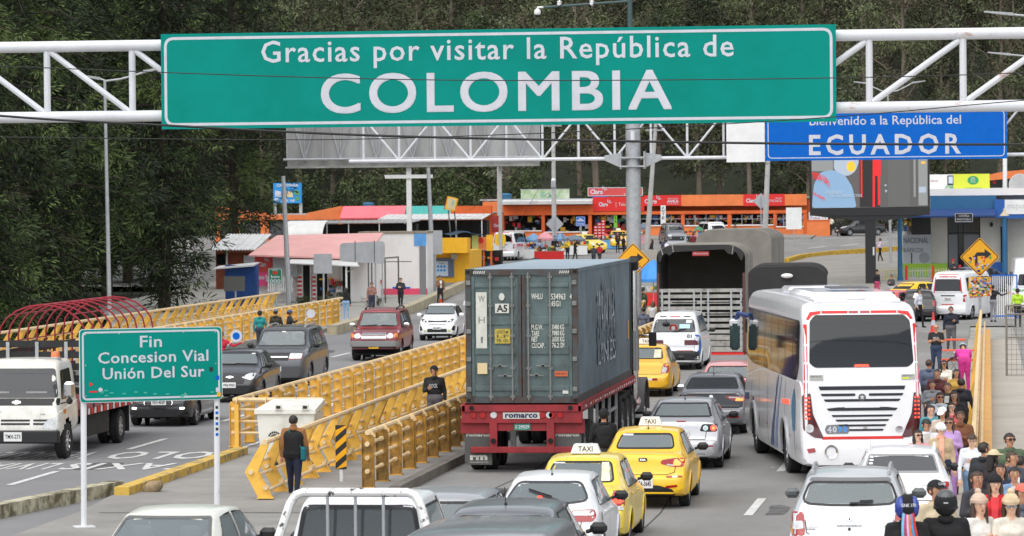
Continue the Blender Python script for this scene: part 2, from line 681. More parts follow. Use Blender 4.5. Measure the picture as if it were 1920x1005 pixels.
flat('forecourt_pavement',[(-28.8,167),(-31.5,222),(-46,296),(-50,300),(-49.5,205),(-40,168)],.06,CONC)
flat('shop_pavement',[(-66,322),(-15,322),(-15,345),(-66,345)],.10,PLAZA)
isl=[G(u,v)for u,v in((1478,494),(1530,482),(1640,476),(1700,474),(1760,520),(1700,566),(1560,566),(1462,545))]
isl=[(p.x,p.y)for p in isl]
flat('plaza_pavement',isl,.09,PLAZA)
def kerb(name,pts,w,h,m,label=None):
 b=MB()
 P=[Vector((p[0],p[1],g(p[0],p[1])))for p in pts]
 for i in range(len(P)-1):
  a,c=P[i],P[i+1]
  n=max(1,int((c-a).length/1.0))
  for k in range(n):
   p,q=a.lerp(c,k/n),a.lerp(c,(k+1)/n)
   d=(q-p).normalized()*.006
   jx=random.uniform(-.008,.008)
   up=Vector((jx,0,h/2-.03))
   b.bar(p+up+d,q+up-d,w,h+.06,m)
 return struct(b.build(name,smooth=None))
kerb('plaza_kerb',[(p.x,p.y)for p in(G(1476,493),G(1500,486),G(1560,479),G(1640,473),G(1690,470))],.35,.35,MARKY)
kerb('yellow_kerb',[(-17.05,72.4),(-17.0,84.2)],.30,.26,KERBY)
kerb('mossy_kerb',[(-18.75,66.5),(-18.4,69),(-17.55,74.1)],.32,.26,KERBW)
kerb('mossy_kerb',[(-20.2,40),(-18.75,66.5)],.32,.26,KERBW)
kerb('walkway_kerb',[(-29.3,40),(-29.3,160.6)],.25,.22,CONC)
kerb('forecourt_kerb',[(-28.4,160.8),(-29.6,190),(-31.9,227),(-36,250)],.45,.42,mat('worn_pale_kerb',(.50,.43,.28),rough=.9,scale=2,col2=(.30,.27,.20)))
kerb('right_road_kerb',[(-11.75,73.6),(-11.75,168)],.22,.2,mat('dirty_kerb',(.17,.155,.135),rough=.9,var=.3,scale=1.5))
kerb('far_road_kerb',[(-66,321.8),(-15,321.8)],.3,.2,CONC)
def dash(x0,y0,x1,y1,w,z=.008,m=MARK):
 d=Vector((x1-x0,y1-y0)).normalized()
 n=Vector((-d.y,d.x))*w/2
 return[(x0+n.x,y0+n.y,z+g(x0,y0)),(x0-n.x,y0-n.y,z+g(x0,y0)),(x1-n.x,y1-n.y,z+g(x1,y1)),(x1+n.x,y1+n.y,z+g(x1,y1))]
mk=MB()
for(x,y0,y1,step,L)in((-20.35,69,165,11.0,3.9),(-24.4,72,165,11.0,3.9),(-4.42,69.1,165,11.0,3.9)):
 y=y0 if x!=-20.35 else 76.2
 while y<y1:
  q=dash(x,y,x+.03,y+L,.17)
  mk.add(q,[(0,1,2,3)],MARK)
  y+=step
for(x,y0,y1)in((-28.75,64,166),(-17.7,86,166)):
 mk.add(dash(x,y0,x,y1,.13),[(0,1,2,3)],MARK)
for k in range(7):
 a,c=Vector((-27.6,168+9*k)),Vector((-28.2-.3*k,174+9*k))
 mk.add(dash(a.x-.25*k,a.y,c.x,c.y,.16),[(0,1,2,3)],MARK)
for k in range(8):
 a,c=G(1515+62*k,466-5*k),G(1548+62*k,462-5*k)
 mk.add(dash(a.x,a.y,c.x,c.y,.22),[(0,1,2,3)],MARK)
for k in range(3):
 a,c=G(1490+50*k,449-k),G(1520+50*k,447-k)
 mk.add(dash(a.x,a.y,c.x,c.y,.2),[(0,1,2,3)],MARK)
struct(mk.build('road_markings',smooth=None))
lt=MB()
def roadtext(txt,xa,xb,ya,yb):
 lt.text(txt,MARK,lambda a,b:(a,b,.009),xa,xb,ya,yb,bold=.02,space=1.15)
pS0,pS1=G(425,841),G(268,853)
roadtext('SOLO',-17.35,-20.3,86.4,83.9)
roadtext('TAXIS',-17.45,-20.5,82.6,80.6)
roadtext('LIVIANOS',-20.75,-23.7,82.6,80.6)
roadtext('VEHICULOS',-20.75,-23.8,86.4,83.9)
roadtext('SOLO',-17.9,-20.1,111.4,108.6)
roadtext('TAXIS',-17.9,-20.2,107.2,105)
roadtext('LIVIANOS',-21,-24,111.4,108.6)
struct(lt.build('road_lettering',smooth=None))
pt=MB()
rnd=random.Random(21)
PA=[mat('patch_dark',(.10,.099,.097),rough=.9,var=.25,scale=2),mat('patch_pale',(.30,.295,.28),rough=.95,var=.2,scale=2),mat('oil_stain',(.05,.049,.047),rough=.6,scale=3,col2=(.15,.147,.142),thr=(.35,.6))]
for i in range(34):
 x,y=(rnd.uniform(-11,-2),rnd.uniform(64,150))if i%3 else(rnd.uniform(-28,-18),rnd.uniform(70,155))
 w,l=rnd.uniform(.2,.55),rnd.uniform(.5,3.2)
 k=rnd.choice([0,1,2,2])
 pts=rpoly([(x+sx*w*rnd.uniform(.6,1),y+sy*l*rnd.uniform(.6,1))for sx,sy in((-1,-1),(0,-1.1),(1,-1),(1.1,0),(1,1),(0,1.1),(-1,1),(-1.1,0))],.12)
 pt.add([(a,c,.004+.0001*i)for a,c in pts],[tuple(range(len(pts)))],PA[k])
struct(pt.build('road_patches',smooth=None))
dr=MB()
for k in range(26):
 a=AT(6+9*k,946,70.6)
 dr.box((-22.6+.15*k,71.3,.006),(.07,.22,.004),DARK)
for k in range(8):
 dr.box((-17.0+.13*k,71.9,.008),(.06,.2,.004),DARK)
struct(dr.build('drain_slots',smooth=None))
jt=MB()
jt.add([(-16.8,69.4,.006),(-11.9,69.5,.006),(-11.9,69.56,.006),(-16.8,69.46,.006)],[(0,1,2,3)],DARK)
for(x,y0,y1)in((-6.2,64,98),(-9.9,64,90)):
 mbz=[(x+math.sin(k)*.12,y0+(y1-y0)*k/12)for k in range(13)]
 for k in range(12):
  jt.add(dash(*mbz[k],*mbz[k+1],.03,.006),[(0,1,2,3)],mat('tar_seam',(.045,.045,.045),rough=.8))
struct(jt.build('pavement_joints',smooth=None))
# yellow steel guard rails
RAILS='yellow steel guard rails of the bridge'
def rail(label,x0,y0,x1,y1,h=1.12,style='straight',bay=1.76,section=3,m=YEL,mt=YELT,z=.1,side=1,off=.27):
 L=math.hypot(x1-x0,y1-y0)
 root=thing('guard_rail',label,'railing',(x0,y0,z),math.atan2(y1-y0,x1-x0)-PI/2,RAILS)
 b=MB()
 b.tube([(0,0,h),(0,L,h)],.055,mt,8)
 b.build('top_rail',root)
 lows=(.28,.55,.83)if style=='straight' else(.10,.38,.62)
 for zz in lows:
  b=MB()
  xx=0
  if style!='straight':
   xx=side*off*(1-abs(zz-.55)/.55)if zz<.55 else side*off*(1-(zz-.55)/.57)
  if style!='straight' and zz<.15:
   xx=0.03
  b.tube([(xx,0.1,zz+.06),(xx,L-.1,zz+.06)],.034,mt,6)
  b.build('rail',root)
 pm=MB()
 if style=='thin':
  o=-off
  pl=[(0,h-.02),(o,.60),(.05,0)]
  q=.028
  pm.prism([(x-q,z)for x,z in pl]+[(x+q,z)for x,z in reversed(pl)],-.10,.10,m,'y')
 elif style=='straight':
  pm.box((0,0,h/2-.04),(.23,.022,h-.02),m)
  for sx in(-1,1):
   pm.box((sx*.118,0,h/2-.06),(.012,.10,h-.06),m)
  pm.bar((.118,0,h-.1),(.02,0,h+.05),.09,.015,mt,up=(0,1,0))
  for zz in lows:
   pm.tube([(0,-.14,zz+.06),(0,.02,zz+.06)],.05,mt,8)
  pm.box((0,0,.01),(.3,.16,.02),m)
 else:
  o=side*off
  w=.13
  poly=[(-w,0),(w,0),(o+w,.52),(w*.6,h-.04),(-w*.6,h-.04),(o-w,.52)]
  pm.prism(poly,-.05,.05,m,'y')
  pm.prism([(p[0]*1.02,p[1])for p in[(w,0),(w+.014,0),(o+w+.014,.52),(o+w,.52)]],-.07,.07,m,'y')
  pm.tube([(o,-.12,.52),(o,.06,.52)],.05,mt,8)
  pm.tube([(.02,-.12,.22),(.02,.06,.22)],.05,mt,8)
  pm.box((0,0,.01),(.32,.18,.02),m)
 k=0
 y=.06
 src=None
 n=0
 ys=[]
 while y<L:
  ys.append(y)
  if k%section==0 and k:
   ys.append(y+.22)
  y+=bay
  k+=1
 for y in ys[:98]:
  if src is None:
   src=pm.build('post',root,smooth=30)
   src.location=(0,y,0)
  else:
   c=src.copy()
   C.objects.link(c)
   c.parent=root
   c.location=(0,y,0)
 return root
rail('straight yellow guard rail between the left road and the white waste bin, with double posts',-17.65,86.6,-17.65,168,z=.10)
rail('short return of yellow rail set crosswise behind the white waste bin',-17.62,86.5,-15.5,86.5,z=.10,bay=.7)
zz0=G(497,935,.1)
rail('zigzag yellow guard rail with arrowhead posts by the man in tan and black',zz0.x,zz0.y,-15.35,168,style='zig',side=-1,h=1.1)
rail('dirty brown and yellow straight guard rail along the container trailer',-12.42,74.3,-12.3,168,m=YELD,z=.1)
rail('outer left guard rail of bent yellow posts in front of the dark conifers',-34.75,64,-34.95,183,style='zig',side=-1,off=.32,z=.16)
rail('inner left straight yellow guard rail behind the grey jeep and red jeep',-30.15,64,-30.05,173,z=.16)
rr=rail('bent yellow guard rail on the right beside the queue of walking people',-.28,71.5,-.24,152,style='thin',off=.17,h=1.12,z=.06)
b=MB()
b.box((.27,40,.2),(.20,80,.40),mat('orange_rail_paint',(.74,.40,.10),rough=.6,scale=1.5,col2=(.60,.33,.10)))
b.build('base_beam',rr,smooth=None)
mk=MB()
rnd=random.Random(2)
for _ in range(26):
 x,y=rnd.uniform(-11,-1.5),rnd.uniform(64,120)
 a=rnd.uniform(.02,.06)
 mk.add([(x-a,y-a,.011),(x+a,y-a*.6,.011),(x+a*.7,y+a,.011),(x-a,y+a*.8,.011)],[(0,1,2,3)],WHITE)
o=mk.build('paper_litter',smooth=None)
o['kind']='stuff'
# gantries, signs, poles, cables
PIPE=mat('white_gantry_pipe',(.66,.67,.70),rough=.4,var=.10,scale=1.2)
PIPER=mat('rust_streaked_pipe',(.66,.67,.70),rough=.5,scale=1.1,col2=(.36,.15,.06),thr=(.30,.40),stretch=(1,3,3))
SGREEN=mat('sign_green',S(0,138,126),rough=.6,spec=.12,scale=.7,col2=S(0,128,116),thr=(.3,.6))
SWHITE=mat('sign_white',(.58,.59,.64),rough=.55,var=.08)
SBLUE=mat('sign_blue',S(4,98,192),rough=.6,spec=.15,var=.06)
GREYM=mat('grey_sign_back',(.40,.41,.43),rough=.5,var=.14,scale=1.5)
CPOST=mat('concrete_pole',(.46,.45,.43),rough=.8,var=.12,scale=2)
WPOST=mat('white_sign_post',(.70,.71,.72),rough=.5,scale=2.2,col2=(.42,.40,.38),thr=(.25,.42))
YSIGN=mat('yellow_sign',S(240,170,8),rough=.45,var=.06)
SRED=mat('shop_red',S(216,38,34),rough=.5,var=.06)
def border(mb,x0,x1,z0,z1,ins,w,r,y,m):
 A=rpoly(rect(x0+ins,x1-ins,z0+ins,z1-ins),r,6)
 B=rpoly(rect(x0+ins+w,x1-ins-w,z0+ins+w,z1-ins-w),max(.01,r-w),6)
 n=len(A)
 mb.add([(p[0],y,p[1])for p in A+B],[(i,(i+1)%n,n+(i+1)%n,n+i)for i in range(n)],m)
def board(mb,x0,x1,z0,z1,y,th,m,r=.0):
 mb.prism(rpoly(rect(x0,x1,z0,z1),r)if r else rect(x0,x1,z0,z1),y,y+th,m,'y')
def T(mb,txt,m,u0,u1,vb,Y,vt=None,um=None,**kw):
 """lettering whose extent was read off the photograph, laid on the board standing at Y"""
 um=um or(u0+u1)/2
 x0,x1=AT(u0,vb,Y).x,AT(u1,vb,Y).x
 z0=AT(um,vb,Y).z
 z1=AT(um,vt,Y).z if vt is not None else None
 mb.text(txt,m,lambda a,b:(a,Y,b),x0,x1,z0,z1,**kw)
def mark(mb,poly,m,Y,th=.004):
 """flat painted mark on a board at Y; poly in photograph points, laid out on the board"""
 q=[AT(u,v,Y)for u,v in poly]
 mb.add([(p.x,Y,p.z)for p in q],[tuple(range(len(q)))],m)
 # green gantry over the road
root=thing('sign_gantry','white tubular gantry with rusty right end carrying the large green sign','gantry',(0,80,0))
for(nm,z)in(('top_chord',9.33),('bottom_chord',7.79)):
 for dy in(0,):
  b=MB()
  b.tube([(-30,dy,z),(-17.4,dy,z)],.125,PIPE,14)
  b.tube([(-17.4,dy,z),(-3.4,dy,z)],.125,PIPE,14)
  b.tube([(-3.4,dy,z),(2.6,dy,z)],.125,PIPER,14)
  b.build(nm,root)
for i in range(-6,12):
 x=AT(248,150,80).x+1.905*i if i<=4 else AT(1630,150,80).x+1.985*(i-9)
 if x>2.4 or x<-29.8:
  continue
 b=MB()
 for dy in(0,):
  m_=PIPER if x>-2.8 else PIPE
  b.tube([(x,dy,7.85),(x,dy,9.28)],.075,m_,10)
  if x<-10:
   b.tube([(x+.07,dy,9.22),(x+1.84,dy,7.88)],.066,m_,10)
  else:
   b.tube([(x+.07,dy,7.9),(x+1.92,dy,9.2)],.07,m_,10)
 b.build('brace',root)
for x in(-30.1,2.9):
 b=MB()
 b.tube([(x,0,-.1),(x,0,9.6)],.22,PIPE,16)
 b.box((x,0,.03),(.7,.7,.06),STEEL)
 b.box((x,0,9.33),(.5,.5,.3),STEEL)
 b.box((x,0,7.79),(.5,.5,.3),STEEL)
 b.build('column',root)
YB=79.74
x0,x1,z0,z1=-17.80,-3.15,7.49,9.56
b=MB()
board(b,x0,x1,z0,z1,YB,.05,SGREEN)
border(b,x0,x1,z0,z1,.07,.06,.22,YB-.004,SWHITE)
T(b,'Gracias por visitar la República de',SWHITE,490,1376,127,YB-.006,um=760,bold=.010,space=1.10)
for i,(du,dv)in enumerate(((-1.6,1.4),(1.6,1.4),(-1.6,-1.4),(1.6,-1.4),(0,0))):
 T(b,'COLOMBIA',SWHITE,603.6+du,1258.4+du,211.6+dv,YB-.006-.001*i,vt=139.4+dv,um=640,space=1.16,res=6)
o=b.build('sign_board',smooth=None)
tag(o,'large green overhead sign reading Gracias por visitar la República de Colombia','road sign')
b=MB()
for k in range(9):
 x=x0+.6+k*(x1-x0-1.2)/8
 b.box((x,YB+.09-80,8.52),(.06,.06,1.9),STEEL)
b.build('sign_mount',root)
# green sign on two posts at the left
root=thing('road_sign','green sign on two white posts reading Fin Concesion Vial Unión Del Sur','road sign',(0,0,0))
pL,pR=Vector((-16.36,66.3,0)),Vector((-13.99,67.5,0))
dx=(pR-pL).normalized()
ang=math.atan2(dx.y,dx.x)
root.location=(pL.x,pL.y,0)
root.rotation_euler.z=ang
W=(pR-pL).length
b=MB()
b.prism(rpoly(rect(0,W,2.28,3.60),.07),0,.03,SGREEN,'y')
b.prism(rpoly(rect(-.012,W+.012,2.268,3.612),.08),.006,.026,WPOST,'y')
border(b,0,W,2.28,3.60,.035,.035,.09,-.004,SWHITE)
LX=lambda u:(u-152)/264.0*W
LZ=lambda v,u:2.28+(756-(u-155)*.034-v)/137.0*1.32
for(t,ua,ub,vb,vt)in(('Fin',263,304,650,628),('Concesion Vial',185,391,679,657),('Unión Del Sur',193,383,709,687)):
 um=(ua+ub)/2
 b.text(t,SWHITE,lambda a,c:(a,-.005,c+(a-LX(um))*.004),LX(ua),LX(ub),LZ(vb,um),LZ(vt,um),bold=.014,space=1.05)
b.prism(rect(LX(168),LX(183),LZ(737,175),LZ(734,175)),-.006,-.004,SRED)
b.prism([(LX(169),LZ(726,170)),(LX(176),LZ(722,170)),(LX(169),LZ(717,170))],-.006,-.004,SRED)
b.ell((LX(189),-.003,LZ(732,189)),(.04,.003,.04),SWHITE,10,6)
for(u,v,m_)in((396,691,INK),(408,707,SBLUE),(408,730,SWHITE),(410,739,YSIGN)):
 b.prism(rect(LX(u)-.035,LX(u)+.035,LZ(v,u)-.04,LZ(v,u)+.04),-.006,-.004,m_)
for k in range(14):
 u,v=random.uniform(190,400),random.uniform(733,745)
 b.prism(rpoly(rect(LX(u)-.03,LX(u)+.04,LZ(v,u)-.012,LZ(v,u)+.015),.01),-.0055,-.004,mat('scuffed_green',S(60,170,150),rough=.6))
for(u,v)in((162,628),(225,625),(345,621),(405,620),(162,686),(162,744),(405,680),(347,738)):
 b.ell((LX(u),-.003,LZ(v,u)),(.014,.006,.014),STEEL,8,4)
b.build('sign_board',root,smooth=None)
for(u,x)in((162,.06),(408,W-.09)):
 b=MB()
 b.tube([(x,.10,-.0),(x+.03,.10,3.45)],.055,WPOST,10)
 b.box((x,.10,.012),(.36,.3,.024),WPOST)
 for z in(2.5,3.3):
  b.box((x,.05,z),(.09,.07,.06),STEEL)
 if u==408:
  for k in range(6):
   b.box((x,.043,2.12-k*.10),(.05,.006,.05),SBLUE if k%2 else INK)
 b.build('post',root)
 # blue gantry sign further back and its truss
YE=150.0
root=thing('sign_gantry','grey lattice truss on a thick grey column carrying the blue sign','gantry',(0,YE+.5,0))
for z in(7.47,9.25):
 b=MB()
 b.tube([(-25.8,0,z),(3.2,0,z)],.075,PIPE,10)
 b.build('top_chord' if z>8 else 'bottom_chord',root)
us=(1085,1153,1217,1285)
sp=AT(1153,300,150).x-AT(1085,300,150).x
xc=AT(1187,300,150.5).x
k=-8
while k<12:
 x=AT(1085,300,150.5).x+sp*k
 if-25.7<x<3.1:
  b=MB()
  b.tube([(x,0,7.47),(x,0,9.25)],.05,PIPE,8)
  a,c=(9.25,7.47)if k%2==0 else(7.47,9.25)
  b.tube([(x,0,a),(x+sp,0,c)],.045,PIPE,8)
  b.build('brace',root)
 k+=1
b=MB()
b.tube([(xc,0,.1),(xc,0,9.6)],.30,STEEL,18)
b.box((xc,0,7.5),(1.0,.8,.06),STEEL)
b.box((xc,0,7.15),(1.0,.8,.06),STEEL)
for s in(-1,1):
 b.box((xc+s*.48,0,7.4),(.05,.7,.7),STEEL)
 b.prism([(xc+s*.5,7.1),(xc+s*1.15,7.4),(xc+s*1.15,7.6),(xc+s*.5,7.7)],-.12,.12,STEEL)
b.box((xc,0,9.3),(1.0,.5,.06),STEEL)
b.tube([(xc,-.305,8.15),(xc,-.30,8.55)],.14,mat('bright_tin',(.7,.7,.72),rough=.3,metal=.6),10)
b.build('column',root)
b=MB()
b.tube([(3.3,0,0),(3.3,0,9.6)],.3,STEEL,16)
b.build('column',root)
b=MB()
board(b,-8.77,.84,7.31,9.32,YE,.05,SBLUE)
border(b,-8.77,.84,7.31,9.32,.09,.035,.18,YE-.004,SWHITE)
T(b,'Bienvenido a la República del',SWHITE,1518,1802,240,YE-.006,vt=218,um=1560,bold=.008)
T(b,'ECUADOR',SWHITE,1517,1802,291,YE-.006,vt=252,um=1560,bold=.024,space=1.35)
tag(b.build('sign_board',smooth=None),'blue overhead sign reading Bienvenido a la República del Ecuador','road sign')
b=MB()
board(b,-10.34,-8.80,7.27,9.3,YE+.02,.05,WHITE)
tag(b.build('sign_board',smooth=None),'blank white panel beside the blue overhead sign','sign panel')
b=MB()
for x in(-10.0,-8.9,-6.4,-4,-1.6,.5):
 b.box((x,YE+.1-(YE+.5),8.35),(.07,.1,1.9),STEEL)
 for z in(7.47,9.25):
  b.box((x,-.2,z),(.07,.5,.07),STEEL)
b.build('sign_mount',root)
# CCTV mast above the sign
root=thing('camera_mast','dark green mast with a long arm and three white surveillance cameras','camera mast',(AT(1181,20,151.6).x,151.6,0))
TEAL=mat('dark_green_pole',(.045,.085,.085),rough=.45)
za=AT(1000,14,151.6).z
xa=AT(1003,18,151.6).x-root.location.x
b=MB()
b.tube([(0,0,.1),(0,0,za+1.2)],[.13,.10],TEAL,12)
b.build('pole',root)
b=MB()
b.tube([(0,0,za+.2),(xa+.35,0,za)],.05,TEAL,8)
b.build('arm',root)
b=MB()
b.tube([(xa+.4,0,za),(xa+.1,0,za),(xa+.1,0,za-.1)],.04,WHITE,8)
b.ell((xa+.1,0,za-.2),(.14,.14,.16),WHITE)
b.ell((xa+.1,0,za-.31),(.11,.11,.10),INK)
b.build('dome_camera',root)
for u in(1049,1110):
 x=AT(u,10,151.6).x-root.location.x
 b=MB()
 b.tube([(x,-.25,za+.12),(x,.2,za+.16)],.07,WHITE,10)
 b.tube([(x,0,za+.02),(x,0,za+.3)],.03,WHITE,6)
 b.box((x,0,za+.22),(.16,.3,.04),WHITE)
 b.build('camera',root)
 # billboard seen from behind, beyond the shops
YBB=262.0
root=thing('billboard','large weathered grey billboard seen from behind on a white post','billboard',(0,YBB,0))
BBM=mat('weathered_tin',(.50,.50,.50),rough=.55,scale=.35,col2=(.23,.23,.22),thr=(.3,.7),stretch=(1,1,.25))
xl,xr=AT(537,300,YBB).x,AT(1011,300,YBB).x
zb=AT(770,297,YBB).z
zlow=AT(770,314,YBB).z
ZT=zb+5.0
b=MB()
n=14
for i in range(n):
 xa_,xb_=xl+(xr-xl)*i/n,xl+(xr-xl)*(i+1)/n-.015
 b.box(((xa_+xb_)/2,.35,(zb+ZT)/2),(xb_-xa_,.03,ZT-zb),BBM)
b.build('panel',root,smooth=None)
b=MB()
for i in range(n+1):
 x=xl+(xr-xl)*i/n
 b.box((x,.28,(zb+ZT)/2),(.09,.1,ZT-zb),GREYM)
 if i%2==0 and i<n:
  w=(xr-xl)/n
  b.tube([(x,.1,ZT-.6),(x+w,.1,zb)],.06,GREYM,6)
  b.tube([(x+2*w,.1,ZT-.6),(x+w,.1,zb)],.06,GREYM,6)
b.build('rear_frame',root,smooth=None)
b=MB()
b.tube([(xl-.2,.0,zb),(xr+.2,.0,zb)],.09,GREYM,8)
b.box(((xl+xr)/2,.0,zlow+.08),(xr-xl,.9,.12),mat('rotten_board',(.33,.33,.31),rough=.9,var=.3,scale=1))
b.box(((xl+xr)/2,.4,(zlow+zb)/2),(xr-xl,.03,zb-zlow),mat('rotten_board'))
b.build('catwalk',root,smooth=None)
for u in(767,938):
 x=AT(u,400,YBB).x
 b=MB()
 b.box((x,.1,(zlow+1)/2),(.33 if u==767 else .22,.3,zlow-1),WHITE if u==767 else CPOST)
 if u==767:
  zc=AT(767,331,YBB).z
  b.box(((AT(722,331,YBB).x+AT(812,331,YBB).x)/2,-.1,zc),(AT(812,331,YBB).x-AT(722,331,YBB).x,.12,.26),WHITE)
 b.build('post',root,smooth=None)
 # LED screen on the black column
YL=228.0
root=thing('screen_billboard','big video screen on a black column showing a worker in pale blue','video screen',(AT(1631,450,YL).x,YL,0))
xo=root.location.x
px=lambda u:AT(u,350,YL).x-xo
pz=lambda v:AT(1630,v,YL).z
BLK=mat('black_steel',(.012,.012,.013),rough=.5)
SCR=mat('screen_dark',(.075,.07,.066),rough=.35,emit=.4)
b=MB()
b.box(((px(1518)+px(1743))/2,.45,(pz(404)+pz(225))/2),(px(1743)-px(1518),.8,pz(225)-pz(404)),BLK)
b.build('cabinet',root,smooth=None)
def scr(polys):
 for poly,m in polys:
  yy=-.002*(scr.k+1)
  scr.k+=1
  bs.add([(px(u),yy,pz(v))for u,v in poly],[tuple(range(len(poly)))],m)
scr.k=0
bs=MB()
SBL=mat('screen_pale_blue',S(120,150,178),emit=.3)
SWH=mat('screen_white',S(150,160,172),emit=.35)
SRD=mat('screen_red',S(190,30,30),emit=.5)
SYL=mat('screen_yellow',S(230,160,40),emit=.5)
SGR=mat('screen_grey',S(120,122,120),emit=.4)
SDK=mat('screen_black',S(35,33,32),emit=.3)
bs.add([(px(1522),.045,pz(390)),(px(1740),.045,pz(388)),(px(1740),.045,pz(230)),(px(1522),.045,pz(230))],[(0,1,2,3)],SCR)
bs.M=Matrix.Translation((0,.04,0))
scr([([(1522,320),(1562,320),(1562,230),(1522,230)],SGR),([(1612,388),(1650,388),(1650,230),(1612,230)],SDK),(rpoly([(1522,389),(1606,389),(1598,350),(1582,324),(1560,318),(1538,322),(1526,345)],6),SBL),(rpoly([(1563,318),(1588,331),(1604,322),(1612,300),(1600,285),(1565,285)],8),SWH),([(1597+8*math.cos(a/8*PI)-1,312+10*math.sin(a/8*PI))for a in range(16)],SYL),([(1636,388),(1640,388),(1642,230),(1637,230)],SRD),([(1646,385),(1650,385),(1651,230),(1645,230)],SRD),([(1614,370),(1617,370),(1617,240),(1614,240)],SRD),([(1637,330),(1652,330),(1652,245),(1637,245)],SRD),([(1665,388),(1706,388),(1706,230),(1665,230)],mat('screen_door',S(86,86,84),emit=.3)),([(1713,370),(1717,370),(1717,230),(1713,230)],SGR),([(1722,386),(1739,386),(1739,230),(1722,230)],SGR),([(1723,362),(1736,362),(1736,351),(1723,351)],SWH),([(1728,308),(1735,308),(1735,304),(1728,304)],SYL),([(1657,347),(1663,346),(1661,350)],SWH),([(1659,356),(1664,357),(1661,362)],SWH)])
bs.M=Matrix.Identity(4)
bs.text('TRIKAU USATO',SRD,lambda a,c:(px(1524+33*math.sin(a)),-.04,pz(362-27*math.cos(a))+c*.42),-.05,1.25,0,1,bold=.03)
bs.text('DEL EQUIPO',SRD,lambda a,c:(px(1524)+a,-.04,pz(364)+c-a*.55),.05,.75,0,.2,bold=.03)
bs.text('CIUDAD',SWH,lambda a,c:(a,-.045,c),px(1547),px(1578),pz(363),pz(357),bold=.02)
bs.text('DE LOS PRODUCTOS',SWH,lambda a,c:(a,-.045,c),px(1556),px(1616),pz(369),pz(364),bold=.02)
bs.build('screen',root,smooth=None)
b=MB()
b.box((px(1631),.45,(pz(404))/2+.15),(.62,.62,pz(404)-.4),BLK)
b.box((px(1637),.39-.26,pz(471)),(.1,.01,.5),SWHITE)
b.build('column',root,smooth=None)
b=MB()
b.prism([(px(1518),pz(403)),(px(1743),pz(403)),(px(1664),pz(413)),(px(1608),pz(414))],.1,.8,BLK)
b.build('bracket',root,smooth=None)
# warning sign with a right-turn arrow, plastered with stickers
STK=[mat('sticker_%s'%n_,c,rough=.6)for n_,c in(('white',S(225,222,215)),('blue',S(60,110,190)),('red',S(190,50,45)),('green',S(90,150,80)),('dark',S(40,40,45)),('cream',S(215,195,150)),('lilac',S(170,160,200)))]
def turn_sign(label,u,v,Y,half,plate=None,u2=None):
 root=thing('warning_sign',label,'road sign',(AT(u,v,Y).x,Y,0))
 xo,zc=0,AT(u,v,Y).z
 k=Y/7000.0
 hd=half*k
 b=MB()
 dia=lambda s:rpoly([(0,zc-s),(s,zc),(0,zc+s),(-s,zc)],s*.12)
 b.prism(dia(hd),0,.02,YSIGN)
 A,Bq=dia(hd*.955),dia(hd*.90)
 n=len(A)
 b.add([(p[0],-.003,p[1])for p in A+Bq],[(i,(i+1)%n,n+(i+1)%n,n+i)for i in range(n)],INK)
 s=hd/37
 arrow=[(-9,-16),(-4,-16),(-4,2),(9,2),(9,-4),(22,5.5),(9,15),(9,9),(-5,9),(-9,4)]
 b.add([(x*s,-.004,zc+z*s)for x,z in arrow],[tuple(range(len(arrow)))],INK)
 random.seed(int(u))
 for _ in range(46):
  x,z=random.uniform(-20,20),random.uniform(-30,2)
  if abs(x)+abs(z)<32:
   w,h=random.uniform(1,2.6),random.uniform(.9,2.4)
   b.add([((x+a*w)*s,-.005-_*.0002,zc+(z+c*h)*s)for a,c in((-1,-1),(1,-.9),(1,1),(-.9,1))],[(0,1,2,3)],random.choice(STK))
 b.build('sign_plate',root,smooth=None)
 if plate:
  pw,ph,pc=plate[0]*k/2,plate[1]*k/2,zc-plate[2]*k
  b=MB()
  b.prism(rpoly(rect(-pw,pw,pc-ph,pc+ph),.05),0,.02,YSIGN)
  for _ in range(150):
   x,z=random.uniform(-pw*.92,pw*.92),random.uniform(pc-ph*.92,pc+ph*.92)
   w,h=random.uniform(.02,.06),random.uniform(.02,.05)
   b.add([(x+a*w,-.003-_*.0001,z+c*h)for a,c in((-1,-1),(1,-.8),(1,1),(-.9,1))],[(0,1,2,3)],random.choice(STK))
  b.build('sticker_plate',root,smooth=None)
 b=MB()
 b.tube([(0,.07,0),(0,.07,zc+hd*.5)],.055,STEEL,8)
 b.build('post',root)
 return root
turn_sign('yellow diamond warning sign with right-turn arrow above a sticker-covered plate',1837,482,154,37,plate=(42,35,55))
turn_sign('yellow diamond warning sign half hidden behind the grey shipping container',1187,488,142,33)
# striped marker post by the pavement
p=G(640,912)
root=thing('hazard_marker','narrow marker plate striped black and yellow on a white post','marker post',(p.x,p.y,.1))
b=MB()
k=p.y/7000
zz=[AT(640,v,p.y).z-.1 for v in(880,797)]
b.prism(rect(-.115,.115,zz[0],zz[1]),0,.012,YSIGN)
H_=zz[1]-zz[0]
for i in range(-1,5):
 z=zz[0]+i*H_/3.4
 q=[(-.115,z),(.115,z+.2),(.115,z+.2+H_/7),(-.115,z+H_/7)]
 q=[(x,min(max(zq,zz[0]),zz[1]))for x,zq in q]
 b.add([(x,-.003,zq)for x,zq in q],[(0,1,2,3)],INK)
b.build('marker_plate',root,smooth=None)
b=MB()
b.tube([(0,.04,0),(0,.04,zz[1]-.05)],.04,WPOST,8)
b.build('post',root)
